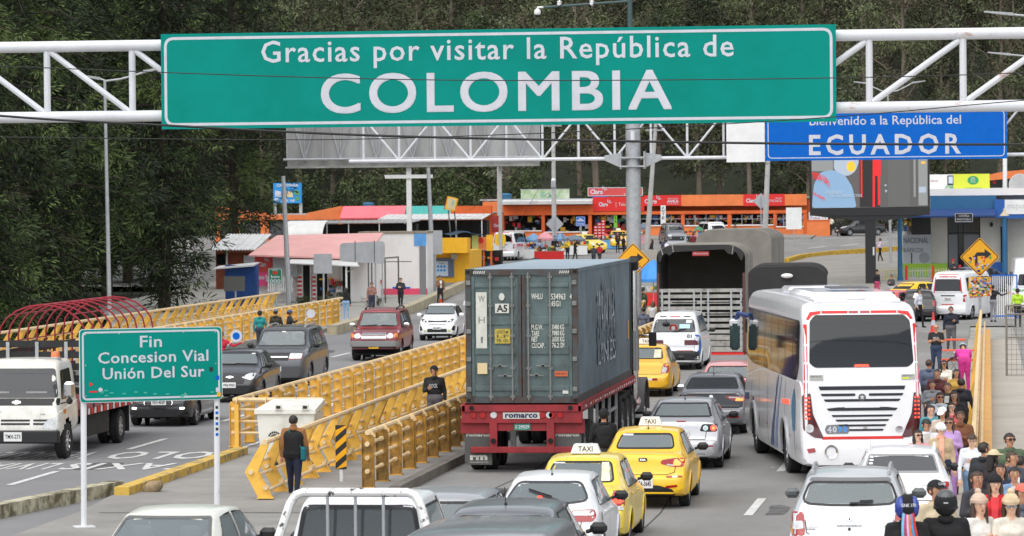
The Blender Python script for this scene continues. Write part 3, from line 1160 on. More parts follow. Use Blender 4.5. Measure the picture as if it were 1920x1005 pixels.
# street lamps and poles
def street_lamp(label,x,y,h,arms,m=STEEL,r=.10,head=.75,cat='street lamp'):
 root=thing('street_lamp',label,cat,(x,y,g(x,y)))
 b=MB()
 b.tube([(0,0,0),(-.12*h/12,0,h)],[r,r*.6],m,10)
 b.box((0,0,.03),(.4,.4,.06),m)
 b.build('pole',root)
 for(dx,dz)in arms:
  s=1 if dx>0 else-1
  b=MB()
  b.tube([(-.12,0,h-.05),(dx*.35,0,h-.02+dz*.15),(dx*.7,0,h+dz*.55),(dx,0,h+dz)],.045,m,8)
  b.build('arm',root)
  b=MB()
  b.prism(rpoly([(dx-s*.05,h+dz-.05),(dx+s*head,h+dz+.10),(dx+s*head,h+dz+.16),(dx-s*.05,h+dz+.07)],.02),-.14,.14,STEEL)
  b.build('lamp_head',root)
 return root
p=AT(206,590,147)
street_lamp('tall grey street lamp standing left of the outer yellow rail',p.x,147,AT(192,150,147).z,[(1.55,.3),(-.35,.05)],head=.6)
p=AT(1668,200,262)
street_lamp('grey lamp with two raised arms above the blue sign',p.x,262,AT(1668,172,262).z-g(0,262),[(1.6,.6),(-1.6,.6)],head=.9)
for(lab,u,v,Y)in(('street lamp arm reaching in at the top right corner of the view',1845,28,150),('second street lamp arm reaching in above the blue sign from the right',1852,103,190)):
 a,c=AT(u,v,Y),AT(u+60,v+8,Y)
 L=4.6
 x=a.x+L
 street_lamp(lab,x,Y,a.z-g(x,Y)-.25,[(-(L-1.1),.25)],r=.12,head=1.1)
def pole(label,u,vt,Y,r0=.14,r1=.10,m=CPOST,u2=None,cross=None,box=None,name='utility_pole'):
 p=onY(u2 or u,Y)
 top=AT(u,vt,Y)
 root=thing(name,label,'utility pole',p)
 b=MB()
 b.tube([(0,0,-.2),(top.x-p.x,0,top.z-p.z)],[r0,r1],m,10)
 b.build('pole',root)
 H_=top.z-p.z
 if cross:
  for z in cross:
   b=MB()
   b.box(((top.x-p.x)*.9,-.1,H_-z),(1.5,.1,.1),STEEL)
   for s in(-.65,0,.65):
    b.tube([(top.x-p.x+s,-.1,H_-z),(top.x-p.x+s,-.1,H_-z+.22)],.045,mat('insulator',(.3,.18,.12),rough=.3),6)
   b.build('crossarm',root)
 if box:
  b=MB()
  b.box(((top.x-p.x)*.8,-.2,box),(.4,.3,.55),STEEL,bev=.03)
  b.ell(((top.x-p.x)*.8,-.2,box+.35),(.2,.15,.16),WHITE)
  b.build('meter_box',root)
 return root
pole('tall grey pole rising in front of the blue cafeteria sign',531,330,201,.17,.11,STEEL,u2=541)
pole('tall grey pole carrying a grey cabinet near the yellow shop',803,314,222,.17,.11,STEEL,u2=812)
pole('concrete utility pole with guy wires in front of the white shop eave',1037,225,318,.22,.15,u2=1039,box=5.0,cross=(.5,))
pole('leaning concrete utility pole right of the thick grey column',1230,225,292,.22,.14,u2=1211,cross=(.8,))
pole('thin concrete pole at the red board by the orange shops',935,300,322,.19,.15,u2=936)
pole('pale pole with a grey diamond plate by the orange shops',1440,300,320,.26,.2,u2=1433)
pole('white pole behind the blue control building',1884,200,252,.16,.14,WHITE,u2=1884)
def plate_sign(name,label,u0,u1,v0,v1,Y,m,text=None,mt=SWHITE,post=STEEL,pr=.05,frame=None,r=.04,extra=None,pu=None,h0=None,cat='sign'):
 p=onY(pu or(u0+u1)/2,Y)
 root=thing(name,label,cat,p)
 b=MB()
 q0,q1=AT(u0,v1,Y),AT(u1,v0,Y)
 x0,x1,z0,z1=q0.x-p.x,q1.x-p.x,q0.z-p.z,q1.z-p.z
 b.prism(rpoly(rect(x0,x1,z0,z1),r),0,.03,m)
 if frame:
  border(b,x0,x1,z0,z1,.02,.03,r,-.004,frame)
 for(t,fx0,fx1,fz0,fz1,mm)in(text or[]):
  b.text(t,mm,lambda a,c:(a,-.006,c),x0+(x1-x0)*fx0,x0+(x1-x0)*fx1,z0+(z1-z0)*fz0,z0+(z1-z0)*fz1,bold=.02)
 for(fx0,fx1,fz0,fz1,mm)in(extra or[]):
  b.prism(rpoly(rect(x0+(x1-x0)*fx0,x0+(x1-x0)*fx1,z0+(z1-z0)*fz0,z0+(z1-z0)*fz1),.03),-.005,.001,mm)
 b.build('sign_plate',root,smooth=None)
 if post:
  b=MB()
  b.tube([(0,.06,-.1),(0,.06,z1-.1)],pr,post,8)
  b.build('post',root)
 return root
plate_sign('kilometre_sign','small green kilometre sign reading km 000',503,529,503,533,196,mat('km_green',S(10,110,75),rough=.45),[('km',.2,.8,.38,.58,SWHITE),('000',.12,.88,.08,.32,SWHITE),('RUTA',.3,.7,.84,.92,SWHITE)],frame=SWHITE,extra=[(.34,.66,.64,.80,SRED)])
plate_sign('road_sign','square grey back of a road sign by the white awning',588,622,476,513,197,GREYM)
plate_sign('road_sign','tall grey cabinet plate on the pole by the yellow shop',799,829,432,477,221,GREYM,pu=815)
plate_sign('road_sign','dark grey back of a sign in front of the blue shutter',420,459,518,546,198,mat('dark_sign_back',(.12,.12,.115),rough=.6))
plate_sign('taxi_sign','small blue sign reading TAXIS in front of the dark shopfront',1080,1097,406,424,312,SBLUE,[('TAXIS',.12,.88,.12,.36,SWHITE)],frame=SWHITE,extra=[(.15,.85,.5,.66,SWHITE),(.3,.7,.62,.8,SWHITE)])
plate_sign('road_sign','white blank sign on a thin pole before the orange shop',1474,1503,389,430,300,WHITE,post=STEEL,pr=.03)
plate_sign('shop_sign','upright green shop sign on a thin pole by the red crates',1151,1157,404,427,318,mat('leaf_green',S(110,190,60)),[('S',.2,.8,.7,.95,INK),('A',.2,.8,.4,.65,INK)],pr=.03)
plate_sign('shop_sign','upright white shop sign with an arrow near the grey jeep',1239,1248,385,420,316,WHITE,[('A',.25,.75,.8,.95,INK),('N',.25,.75,.62,.77,INK),('T',.25,.75,.44,.59,INK),('E',.25,.75,.26,.41,INK)],pr=.03)
plate_sign('shop_sign','dull red board fixed beside the thin concrete pole',922,939,404,435,305,mat('dull_red',S(165,50,45),rough=.6,var=.1),[('Claro',.2,.8,.3,.5,SWHITE)],pr=.04)
plate_sign('round_sign','round yellow shop sign behind the white minibus',928,948,437,462,262,mat('sign_yellow2',S(235,190,40)),[('ser',.25,.75,.4,.55,mat('leaf_green'))],r=.5,pr=.03)
for(lab,u,v,Y,hd)in(('grey diamond back of a warning sign before the dark shopfront',1040,420,300,17),('grey diamond back of a warning sign on the pale pole',1427,377,318,15)):
 p=onY(u,Y)
 root=thing('road_sign',lab,'sign',p)
 zc=AT(u,v,Y).z-p.z
 s=hd*Y/7000
 b=MB()
 b.prism(rpoly([(0,zc-s),(s,zc),(0,zc+s),(-s,zc)],.08),0,.03,GREYM)
 b.build('sign_plate',root,smooth=None)
 b=MB()
 b.tube([(0,-.06,-.1),(0,-.06,zc+s*.6)],.05,STEEL,8)
 b.build('post',root)
Y=200.0
p=onY(680,Y)
root=thing('road_sign','wide grey back of an information board on tall thin legs','sign',p)
b=MB()
q=[AT(u,v,Y)for u,v in((637,490),(721,495),(721,452),(637,456))]
b.prism(rpoly([(c.x-p.x,c.z-p.z)for c in q],.22),0,.08,GREYM)
for u in(666,702):
 x=AT(u,470,Y).x-p.x
 b.box((x,-.01,(q[0].z+q[2].z)/2-p.z),(.04,.02,q[2].z-q[1].z-.1),mat('dark_sign_back'))
b.build('sign_plate',root,smooth=None)
for u in(690,696,703,716):
 x=AT(u,470,Y).x-p.x
 b=MB()
 b.tube([(x,.1,-.1),(x,.1,q[0].z-p.z+.6)],.045,STEEL if u>700 else mat('dark_sign_back'),6)
 b.build('leg',root)
Y=206.0
p=onY(735,Y)
root=thing('steel_frame','empty dark steel frame standing beside the white shop wall','frame',p)
b=MB()
zt=AT(735,484,Y).z-p.z
for u in(722,747):
 x=AT(u,500,Y).x-p.x
 b.tube([(x,0,-.1),(x,0,zt)],.045,mat('dark_sign_back'),6)
b.tube([(AT(720,500,Y).x-p.x,0,zt),(AT(748,500,Y).x-p.x,0,zt+.06)],.05,mat('dark_sign_back'),6)
b.tube([(AT(722,500,Y).x-p.x,0,zt-.2),(AT(772,500,Y).x-p.x,0,zt-.2)],.03,mat('dark_sign_back'),6)
b.build('frame_bars',root)
# overhead cables crossing in front of the gantry
CAB=mat('black_cable',(.01,.01,.011),rough=.6)
def cable(label,pts,Y,r):
 b=MB()
 P=[AT(u,v,Y)for u,v in pts]
 Q=[]
 for i in range(len(P)-1):
  p0,p1,p2,p3=P[max(i-1,0)],P[i],P[i+1],P[min(i+2,len(P)-1)]
  for k in range(8):
   t=k/8
   Q.append(.5*((2*p1)+(p2-p0)*t+(2*p0-5*p1+4*p2-p3)*t*t+(3*p1-p0-3*p2+p3)*t**3))
 Q.append(P[-1])
 b.tube(Q,r,CAB,6)
 tag(b.build('overhead_cable'),label,'cable')
cable('thick black cable hanging just under the green overhead sign',[(-500,170),(0,217),(310,235),(700,254),(1187,265),(1600,270),(2000,270),(2400,262)],70,.026)
cable('thin black cable crossing the big white lettering of the green sign',[(-500,108),(0,124),(310,136),(660,147),(1000,151),(1500,147),(1900,137),(2400,110)],72,.011)
cable('thin cable rising to the right below the green overhead sign',[(-500,252),(0,257),(560,262),(900,254),(1200,241),(1567,219),(1920,188),(2400,150)],74,.011)
for i,(u0,v0,u1,v1,Y)in enumerate(((1037,262,1240,280,300),(1037,272,1240,292,300),(1037,285,1240,306,302),(1240,275,1560,290,305),(1240,290,1560,310,305),(1037,268,880,395,318),(1037,300,960,440,312),(1040,262,905,380,318),(1230,268,1440,308,306),(1230,300,1440,330,306))):
 mid=((u0+u1)/2,(v0+v1)/2+4)
 cable('thin cable strung between the utility poles by the orange shops',[(u0,v0),mid,(u1,v1)],Y,.016)
for o in list(C.objects):
 if o.name.startswith('overhead_cable')and 'strung' in o['label']:
  o['group']='cables strung between the utility poles'
p=G(287,931)
b=MB()
random.seed(3)
b.ell((0,0,.16),(.22,.17,.17),mat('brown_stone',(.30,.22,.13),rough=.95,var=.3,scale=8,bump=.6),14,9)
b.v=[(x*(1+.25*(abs(y*5)%1-.4)),y,min(max(z+.05*math.sin(9*x),.0),.29))for x,y,z in b.v]
tag(b.build('stone',loc=(p.x,p.y,.02)),'brown block of stone lying against the yellow kerb','stone')
# shops and the control building
ORG=mat('orange_wall',S(230,128,72),rough=.8,var=.16,scale=.8)
ORGD=mat('deep_orange_wall',S(216,100,46),rough=.8,var=.18,scale=.6)
SHUT=mat('grey_roller_shutter',(.10,.10,.11),rough=.5,var=.15,scale=.8)
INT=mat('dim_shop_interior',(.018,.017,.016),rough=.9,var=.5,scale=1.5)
WALLW=mat('whitewashed_wall',(.80,.77,.75),rough=.85,scale=.5,col2=(.68,.64,.61),thr=(.25,.5))
TINW=mat('white_tin_roof',(.66,.66,.65),rough=.5,scale=.7,col2=(.45,.44,.42),thr=(.3,.5))
PINKR=mat('faded_pink_roof',S(216,162,158),rough=.7,var=.10,scale=.5)
CLR=mat('faded_shop_red',S(205,72,70),rough=.6,var=.1,scale=.7)
MAG=mat('magenta_panel',S(220,74,128),rough=.55)
BLUES=mat('blue_shutter',S(30,72,135),rough=.5,var=.2,scale=1.2)
YELS=mat('yellow_shop',S(240,180,30),rough=.55,var=.08)
TARP=mat('blue_tarpaulin',S(96,160,220),rough=.5,var=.15,scale=2)
TEALR=mat('turquoise_fascia',S(96,205,195),rough=.6,var=.08)
PINKA=mat('pink_awning',S(232,108,118),rough=.5,var=.12,scale=.8)
BLD=mat('control_blue',S(38,98,140),rough=.6,var=.12,scale=.7)
BLDD=mat('dark_blue_awning',S(28,62,118),rough=.7,var=.15)
LIME=mat('lime_panel',S(206,214,60),rough=.5)
WINDK=mat('dark_pane',(.015,.017,.018),rough=.08,spec=.8)
GOODS=[mat('goods_%d'%i,c,rough=.6)for i,c in enumerate((S(200,40,40),S(225,220,210),S(60,110,170),S(230,180,60),S(70,120,70),S(120,80,60),S(190,190,200),S(40,40,45)))]
class Bld:
 """a building whose faces are placed from the photograph, on a front plane at Y, in world metres"""
 def __init__(s,name,label,cat,u,Y,group=None):
  s.Y=Y
  p=onY(u,Y)
  s.o=p
  s.root=thing(name,label,cat,p,0,group)
 def x(s,u,dy=0):return AT(u,420,s.Y).x-s.o.x
 def z(s,v,u=None):return AT(u if u else 960+(s.o.x-AT(960,420,s.Y).x)*7000/s.Y,v,s.Y).z-s.o.z
 def box(s,name,u0,u1,v0,v1,y0,y1,m,parent=None,bev=0.0,ground=False):
  b=MB()
  s.add(b,u0,u1,v0,v1,y0,y1,m,ground)
  return b.build(name,parent or s.root,smooth=None)
 def add(s,b,u0,u1,v0,v1,y0,y1,m,ground=False):
  um=(u0+u1)/2
  x0,x1,z0,z1=s.x(u0),s.x(u1),(-.3 if ground else s.z(v1,um)),s.z(v0,um)
  b.box(((x0+x1)/2,(y0+y1)/2,(z0+z1)/2),(x1-x0,y1-y0,z1-z0),m)
 def txt(s,b,t,m,u0,u1,vb,vt=None,y=-.01,um=None,**kw):
  um=um or(u0+u1)/2
  b.text(t,m,lambda a,c:(a,y,c),s.x(u0),s.x(u1),s.z(vb,um),s.z(vt,um)if vt else None,**kw)
 def poly(s,name,pts,y0,y1,m,parent=None):
  b=MB()
  b.prism([(s.x(u),s.z(v,u))for u,v in pts],y0,y1,m)
  return b.build(name,parent or s.root,smooth=None)
def goods(b,B,u0,u1,v0,v1,y,n,seed=1):
 rnd=random.Random(seed)
 for _ in range(n):
  u,v=rnd.uniform(u0,u1),rnd.uniform(v0,v1)
  w,h=rnd.uniform(1.2,4.5),rnd.uniform(1.5,5)
  B.add(b,max(u-w,u0),min(u+w,u1),max(v-h,v0),min(v+h,v1),y+rnd.uniform(0,.5),y+rnd.uniform(.5,.9),rnd.choice(GOODS))
def claro(b,B,u0,u1,v,h,y):
 B.txt(b,'Claro',SWHITE,u0,u1,v,v-h,y,bold=.035)
 for a in(20,55,90):
  c,s_=math.cos(R(a)),math.sin(R(a))
  r0,r1=h*.35,h*.95
  x,z=B.x(u1),B.z(v-h*.72)
  k=B.Y/7000
  b.bar((x+c*r0*k,y-.002,z+s_*r0*k),(x+c*r1*k,y-.002,z+s_*r1*k),.02,h*.16*k,SWHITE,up=(-s_,0,c))
  # long orange row of shops across the back
B=Bld('shop_building','long orange shop row with red phone shop panels across the back road','shop building',1200,334)
B.box('wall',905,1513,376,443,3.0,9.0,ORGD,ground=True)
B.box('roof',900,1516,371,374,.2,9.3,GREYM)
for(u0,u1,v0,v1,m)in((905,944,378,402,ORG),(944,1112,385,403,ORGD),(1112,1208,369,396,SRED),(1208,1278,366,386,SRED),(1278,1394,365,386,ORG),(1394,1472,364,386,SRED),(1472,1513,364,385,ORG)):
 b=MB()
 B.add(b,u0,u1,v0,v1,0,.5,m)
 if u0==1112:
  claro(b,B,1123,1140,387,8,-.01)
  B.txt(b,'Telcos',SWHITE,1160,1180,386,380,um=1170)
  B.txt(b,'|',SWHITE,1155,1155.6,389,379)
 if u0==1208:
  claro(b,B,1209,1232,382,9,-.01)
  B.txt(b,'AREA NUEVA',SWHITE,1252,1272,374,371)
  B.txt(b,'AVILA',SWHITE,1251,1273,380,375,bold=.04)
  B.txt(b,'RUMICHACA',SWHITE,1252,1272,383,381)
 if u0==1394:
  claro(b,B,1399,1419,380,8,-.01)
  B.txt(b,'ANAI',SWHITE,1454,1466,373,370)
  B.txt(b,'RUMICHACA',SWHITE,1440,1466,379,374)
 b.build('fascia',B.root,smooth=None)
B.box('lintel',944,1513,396,402,.05,.4,ORGD)
b=MB()
um=1028
x0,x1=B.x(944),B.x(1112)
b.prism([(-1.0,B.z(383,um)),(-1.05,B.z(377,um)),(-.8,B.z(376,um)),(.6,B.z(374,um)),(.6,B.z(384,um))],x0,x1,TINW,'x')
b.build('eave',B.root,smooth=None)
for(u0,u1)in((936,941),(1015,1021),(1103,1109),(1277,1283),(1364,1371),(1450,1456),(1506,1513)):
 B.box('pillar',u0,u1,396,445,.1,.5,ORGD,ground=True)
for k,(u0,u1,vs)in enumerate(((941,1015,434),(1021,1103,436),(1109,1200,446),(1200,1277,424),(1283,1364,424),(1371,1450,423),(1456,1506,426))):
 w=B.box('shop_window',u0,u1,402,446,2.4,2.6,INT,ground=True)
 b=MB()
 goods(b,B,u0+2,u1-2,404,436,1.2,70 if k>1 else 26,k+3)
 g_=b.build('goods',w,smooth=None)
 if vs<446:
  b=MB()
  B.add(b,u0,u1,vs,446,.12,.4,ORG,ground=True)
  B.add(b,u0-.5,u1+.5,vs-2,vs,0,.5,WHITE)
  b.build('sill_wall',w,smooth=None)
 if k>=3:
  b=MB()
  for q in range(5):
   uu=u0+(u1-u0)*q/4
   B.add(b,uu-.5,uu+.5,402,vs-2,.3,.38,GREYM)
  B.add(b,u0,u1,410,411,.3,.38,GREYM)
  b.build('window_frame',w,smooth=None)
B=Bld('wall','low orange wall at the right end of the orange shop row','wall',1530,331)
B.box('wall_body',1513,1556,414,440,0,.3,ORG,ground=True)
B.box('coping',1512,1557,412,414,-.05,.35,ORGD)
B=Bld('banner','white and blue hanging banner above the low orange wall','banner',1530,333)
b=MB()
b.prism([(B.x(u),B.z(v,u))for u,v in((1517,398),(1553,404),(1552,414),(1518,414))],0,.03,WHITE)
B.txt(b,'Pollos TV',mat('banner_blue',S(50,90,150)),1520,1550,411,406)
b.build('cloth',B.root,smooth=None)
b=MB()
for u in(1517,1552):
 b.tube([(B.x(u),.05,-.3),(B.x(u),.05,B.z(398,u))],.04,STEEL,6)
b.build('post',B.root)
B=Bld('roof_sign','red phone shop board standing on the roof with white lettering','shop sign',1155,338)
b=MB()
B.add(b,1103,1205,352,367,0,.12,CLR)
for(u0,u1,v0,v1)in((1103,1205,351.2,352.4),(1103,1205,366.4,367.4),(1102.4,1103.6,352,367),(1204.4,1205.6,352,367)):
 B.add(b,u0,u1,v0,v1,-.02,.14,SWHITE)
claro(b,B,1107,1131,364,9,-.01)
B.txt(b,'Telcos Andinos',SWHITE,1170,1200,365,362)
b.build('sign_face',B.root,smooth=None)
b=MB()
for u in(1112,1150,1196):
 B.add(b,u-.6,u+.6,367,376,.05,.2,STEEL)
B.add(b,1111,1140,367.6,371,.02,.1,SBLUE)
b.build('sign_legs',B.root,smooth=None)
B=Bld('roof_sign','faded green printed board standing on the shop roof','shop sign',1022,338)
b=MB()
B.add(b,977,1068,355,377,0,.12,mat('faded_print',S(150,175,130),rough=.6,scale=.9,col2=S(205,212,190),thr=(.35,.6)))
B.add(b,976,1069,354.4,355.4,-.02,.14,GREYM)
B.add(b,1014,1046,360,371,-.01,.02,mat('faded_print2',S(95,150,120),rough=.6,scale=2,col2=S(190,205,180)))
B.txt(b,'CAFÉ',SWHITE,1022,1044,370,362)
b.build('sign_face',B.root,smooth=None)
b=MB()
for u in(985,1022,1060):
 B.add(b,u-.6,u+.6,377,381,.05,.2,STEEL)
b.build('sign_legs',B.root,smooth=None)
TANK=mat('blue_tank',S(48,104,140),rough=.5,var=.1)
for(lab,u,v0,v1,hw,Y)in(('blue water tank on the orange roof near the thin pole',948,362,380,12,336),('low blue water tank behind the pink awning',691,379,394,11,330)):
 p=AT(u,v1,Y)
 k=Y/7000
 b=MB()
 r,h=hw*k,(v1-v0)*k
 b.lathe([(0,0),(r*.86,0),(r*.95,h*.5),(r,h*.8),(r*1.02,h*.82),(r*.8,h*.95),(r*.3,h),(0,h)],TANK,16)
 tag(b.build('water_tank',loc=p),lab,'water tank')
 # orange lock-up row at the back left, with coloured awnings
B=Bld('shop_building','orange lock-up row with grey roller shutters behind the pink roof','shop building',560,322)
B.poly('fascia',[(404,413),(404,386),(440,393),(498,399),(503,403),(575,403),(577,399),(641,386),(641,412)],0,.4,ORG)
B.box('wall',404,920,402,450,2.0,9,ORGD,ground=True)
B.box('roof',404,920,400,403,.4,9.2,GREYM)
for(u0,u1)in((404,412),(436,449),(488,503),(577,591),(634,642)):
 B.box('pillar',u0,u1,410,450,.05,.45,ORG,ground=True)
for(u0,u1)in((412,436),(449,488),(503,577),(591,634)):
 b=MB()
 um=(u0+u1)/2
 zt,zb_=B.z(410,um),-.3
 n=22
 for i in range(n):
  z0_,z1_=zb_+(zt-zb_)*i/n,zb_+(zt-zb_)*(i+.9)/n
  b.box(((B.x(u0)+B.x(u1))/2,.3+(i%2)*.015,(z0_+z1_)/2),(B.x(u1)-B.x(u0),.05,z1_-z0_),SHUT)
 b.build('roller_shutter',B.root,smooth=None)
b=MB()
um=703
b.prism([(0,B.z(387,um)),(-1.5,B.z(408,um)),(-1.45,B.z(411,um)),(-.4,B.z(413,um)),(.3,B.z(411,um)),(.5,B.z(386,um))],B.x(643),B.x(762),PINKA,'x')
b.build('awning',B.root,smooth=None)
B.box('fascia',762,846,386,402,-.3,.4,TEALR)
B.box('fascia',846,922,386,402,-.3,.4,ORGD)
B=Bld('shop_sign','blue cafeteria board on two concrete posts above the orange row','shop sign',540,330)
b=MB()
CAFE=mat('cafeteria_blue',S(40,140,205),rough=.5)
B.add(b,513,566,343,381,0,.15,CAFE)
B.txt(b,'CAFETERÍA',SWHITE,519,560,350,344,y=-.012,bold=.05,shear=.15)
for(u0,u1,v0,v1,m)in((516,528,358,368,SWHITE),(537,550,359,369,mat('sticker_cream')),(552,562,357,365,mat('sticker_green')),(515,523,371,376,SWHITE),(554,562,369,375,mat('sticker_green')),(530,536,364,371,YSIGN)):
 q=[(B.x(u0),B.z(v1,u0)),(B.x(u1),B.z(v1+1,u1)),(B.x(u1)-.05,B.z(v0+1,u1)),(B.x(u0)+.05,B.z(v0-1,u0))]
 b.prism(q,-.03,.01,m)
B.txt(b,'BAR VIP',SWHITE,528,554,379,374,y=-.012,bold=.03)
b.build('sign_face',B.root,smooth=None)
for u in(515,563):
 B.box('post',u-2.5,u+2.5,381,410,.2,.5,CPOST)
 # white sheds in the middle ground
def shed(label,u0,u1,vr0,vr1,vb,Y,depth,mroof,mwall,name='market_shed'):
 B=Bld(name,label,'shed',(u0+u1)/2,Y)
 um=(u0+u1)/2
 b=MB()
 b.prism([(0,B.z(vr1,um)),(0,B.z(vr1-1.5,um)),(depth,B.z(vr0,um)),(depth,B.z(vr0+2,um))],B.x(u0),B.x(u1),mroof,'x')
 n=int((B.x(u1)-B.x(u0))/.5)
 for i in range(n):
  x=B.x(u0)+.25+i*.5
  b.bar((x,-.02,B.z(vr1-1.6,um)),(x,depth,B.z(vr0-.2,um)),.08,.05,mroof)
 b.build('roof',B.root,smooth=None)
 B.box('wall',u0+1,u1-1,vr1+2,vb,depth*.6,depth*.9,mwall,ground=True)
 for i in range(5):
  uu=u0+2+(u1-u0-4)*i/4
  B.box('post',uu-.7,uu+.7,vr1,vb,.1,.2,WHITE,ground=True)
 return B
shed('white tin-roofed shed with dark open front below the turquoise fascia',708,905,402,412,440,300,5,TINW,INT)
shed('low grey roofed shed behind the white shop',536,770,414,419,450,288,5,mat('grey_tin',(.40,.40,.39),rough=.6,var=.15),INT)
B=Bld('canopy','white barrel vaulted canopy behind the pink roofed shop','canopy',570,272)
b=MB()
xa,xb=B.x(533),B.x(606)
r=(B.z(414,570)-B.z(446,570))
pr=[(-1.6+3.2*0,0)]
arc=[(2.2-2.6*math.cos(t/10*PI/2),B.z(446,570)+r*math.sin(t/10*PI/2))for t in range(11)]
outer=arc+[(y+.02,z-.08)for y,z in reversed(arc)]
b.prism(outer,xa,xb,WHITE,'x')
b.build('vault',B.root,smooth=60)
for u in(536,603):
 b=MB()
 b.tube([(B.x(u),-.3,-.3),(B.x(u),-.3,B.z(444,570))],.06,STEEL,6)
 b.tube([(B.x(u),2.2,-.3),(B.x(u),2.2,B.z(417,570))],.06,STEEL,6)
 b.build('post',B.root)
 # pink roofed phone shop, blue shuttered kiosk and the house behind it
B=Bld('shop_building','phone shop with faded pink roof, red wall panel and white picket front','shop building',580,208)
z=B.z
b=MB()
um=580
b.add([(B.x(472),-1.0,z(477,472)),(B.x(690),-1.0,z(484,690)),(B.x(692),5.0,z(438,690)),(B.x(488),5.0,z(443,488)),(B.x(472),-1.0,z(480,472)),(B.x(690),-1.0,z(487,690)),(B.x(692),5.0,z(441,690)),(B.x(488),5.0,z(446,488))],[(0,1,2,3),(7,6,5,4),(0,4,5,1),(1,5,6,2),(2,6,7,3),(3,7,4,0)],PINKR)
b.build('roof',B.root,smooth=None)
B.box('wall',478,688,480,570,0.3,4.5,WALLW,ground=True)
b=MB()
B.add(b,477,531,478,511,-.0,.3,CLR)
B.txt(b,'Claro',SWHITE,486,498,500,491,y=-.012,bold=.04)
for a in(30,65,100):
 c,s_=math.cos(R(a)),math.sin(R(a))
 b.bar((B.x(497)+.1*c,-.012,z(491)+.1*s_),(B.x(497)+.26*c,-.012,z(491)+.26*s_),.02,.05,SWHITE,up=(-s_,0,c))
b.build('red_panel',B.root,smooth=None)
b=MB()
B.add(b,478,511,511,536,-.02,.29,MAG)
B.txt(b,'momo',SWHITE,480,495,524,518,y=-.03,bold=.05)
B.txt(b,'!',SWHITE,497,500,528,514,y=-.03,bold=.06)
b.build('magenta_panel',B.root,smooth=None)
b=MB()
for i in range(12):
 B.add(b,503+4*i,505.5+4*i,518,548,-.35,-.28,WHITE)
B.add(b,502,552,524,526,-.32,-.27,WHITE)
B.add(b,502,552,541,543,-.32,-.27,WHITE)
b.build('picket_front',B.root,smooth=None)
B.box('grey_cabinet',512,558,482,520,-.2,.2,GREYM)
for(u0,u1)in((566,579),(592,612),(640,655)):
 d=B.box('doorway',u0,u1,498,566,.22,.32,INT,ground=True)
 B.box('door_frame',u0-2,u0,496,566,.15,.3,WHITE,d,ground=True)
 B.box('door_frame',u1,u1+2,496,566,.15,.3,WHITE,d,ground=True)
b=MB()
for i in range(14):
 B.add(b,556,564,514+4*i,518+4*i,.1,.31,SRED if i%2 else WHITE,False)
 B.add(b,584,590,514+4*i,518+4*i,.1,.31,SRED if i%2 else WHITE,False)
b.build('painted_pilaster',B.root,smooth=None)
b=MB()
goods(b,B,598,640,520,560,-.3,24,33)
b.build('goods',B.root,smooth=None)
b=MB()
b.add([(B.x(548),-2.2,z(491,548)),(B.x(684),-2.2,z(497,684)),(B.x(664),.3,z(481,664)),(B.x(556),.3,z(480,556)),(B.x(548),-2.2,z(493,548)),(B.x(684),-2.2,z(499,684)),(B.x(664),.3,z(484,664)),(B.x(556),.3,z(483,556))],[(0,1,2,3),(7,6,5,4),(0,4,5,1),(1,5,6,2),(3,7,4,0)],TINW)
b.bar((B.x(548),-2.0,z(493,548)),(B.x(548),.3,z(512,548)),.05,.05,WHITE)
b.bar((B.x(684),-2.0,z(497,684)),(B.x(645),.3,z(512,645)),.05,.05,WHITE)
b.build('awning',B.root,smooth=None)
B.box('awning_post',658,661,497,570,-2.0,-1.9,WHITE,ground=True)
B=Bld('kiosk','blue roller shuttered kiosk with a thin white eave','kiosk',450,202)
n=26
b=MB()
for i in range(n):
 v0,v1=498+(575-498)*i/n,498+(575-498)*(i+.86)/n
 B.add(b,421,477,v0,v1,(i%2)*.02,.1,BLUES)
B.add(b,421,477,498,580,.06,.2,BLUES)
b.build('roller_shutter',B.root,smooth=None)
B.box('wall',420,478,497,580,.25,1.0,BLUES,ground=True)
b=MB()
b.add([(B.x(402),-.5,B.z(503,402)),(B.x(478),-.5,B.z(496,478)),(B.x(478),1.2,B.z(492,478)),(B.x(402),1.2,B.z(499,402)),(B.x(402),-.5,B.z(505,402)),(B.x(478),-.5,B.z(499,478)),(B.x(478),1.2,B.z(494,478)),(B.x(402),1.2,B.z(501,402))],[(0,1,2,3),(7,6,5,4),(0,4,5,1),(1,5,6,2)],TINW)
b.build('eave',B.root,smooth=None)
B=Bld('house','small house with a wavy white tin roof and brown timber front','house',440,226)
b=MB()
n=40
ua,ub=398,484
for j,(yy,dv)in enumerate(((-.8,0),)):
 top,bot=[],[]
 for i in range(n+1):
  u=ua+(ub-ua)*i/n
  w=.045*math.sin(i*2.4)
  top.append((B.x(u),-.8,B.z(468,u)+w))
  bot.append((B.x(u-0+4),4,B.z(440,u)+w))
 b.add(top+bot,[(i,i+1,n+2+i,n+1+i)for i in range(n)],TINW)
 b.add([(p[0],p[1],p[2]-.05)for p in top+bot],[(n+1+i,n+2+i,i+1,i)for i in range(n)],TINW)
b.build('roof',B.root,smooth=40)
B.box('wall',402,482,468,570,.3,4,mat('brown_timber',S(120,62,42),rough=.8,var=.3,scale=2),ground=True)
B.box('window',405,424,478,496,.2,.35,WINDK)
B.box('window',455,478,479,500,.2,.35,GREYM)
B.box('fascia_board',405,480,469,474,-.1,.2,mat('rust_board',S(150,80,50),rough=.8,var=.3))
B.box('post',424,427,470,500,-.2,-.1,CPOST)
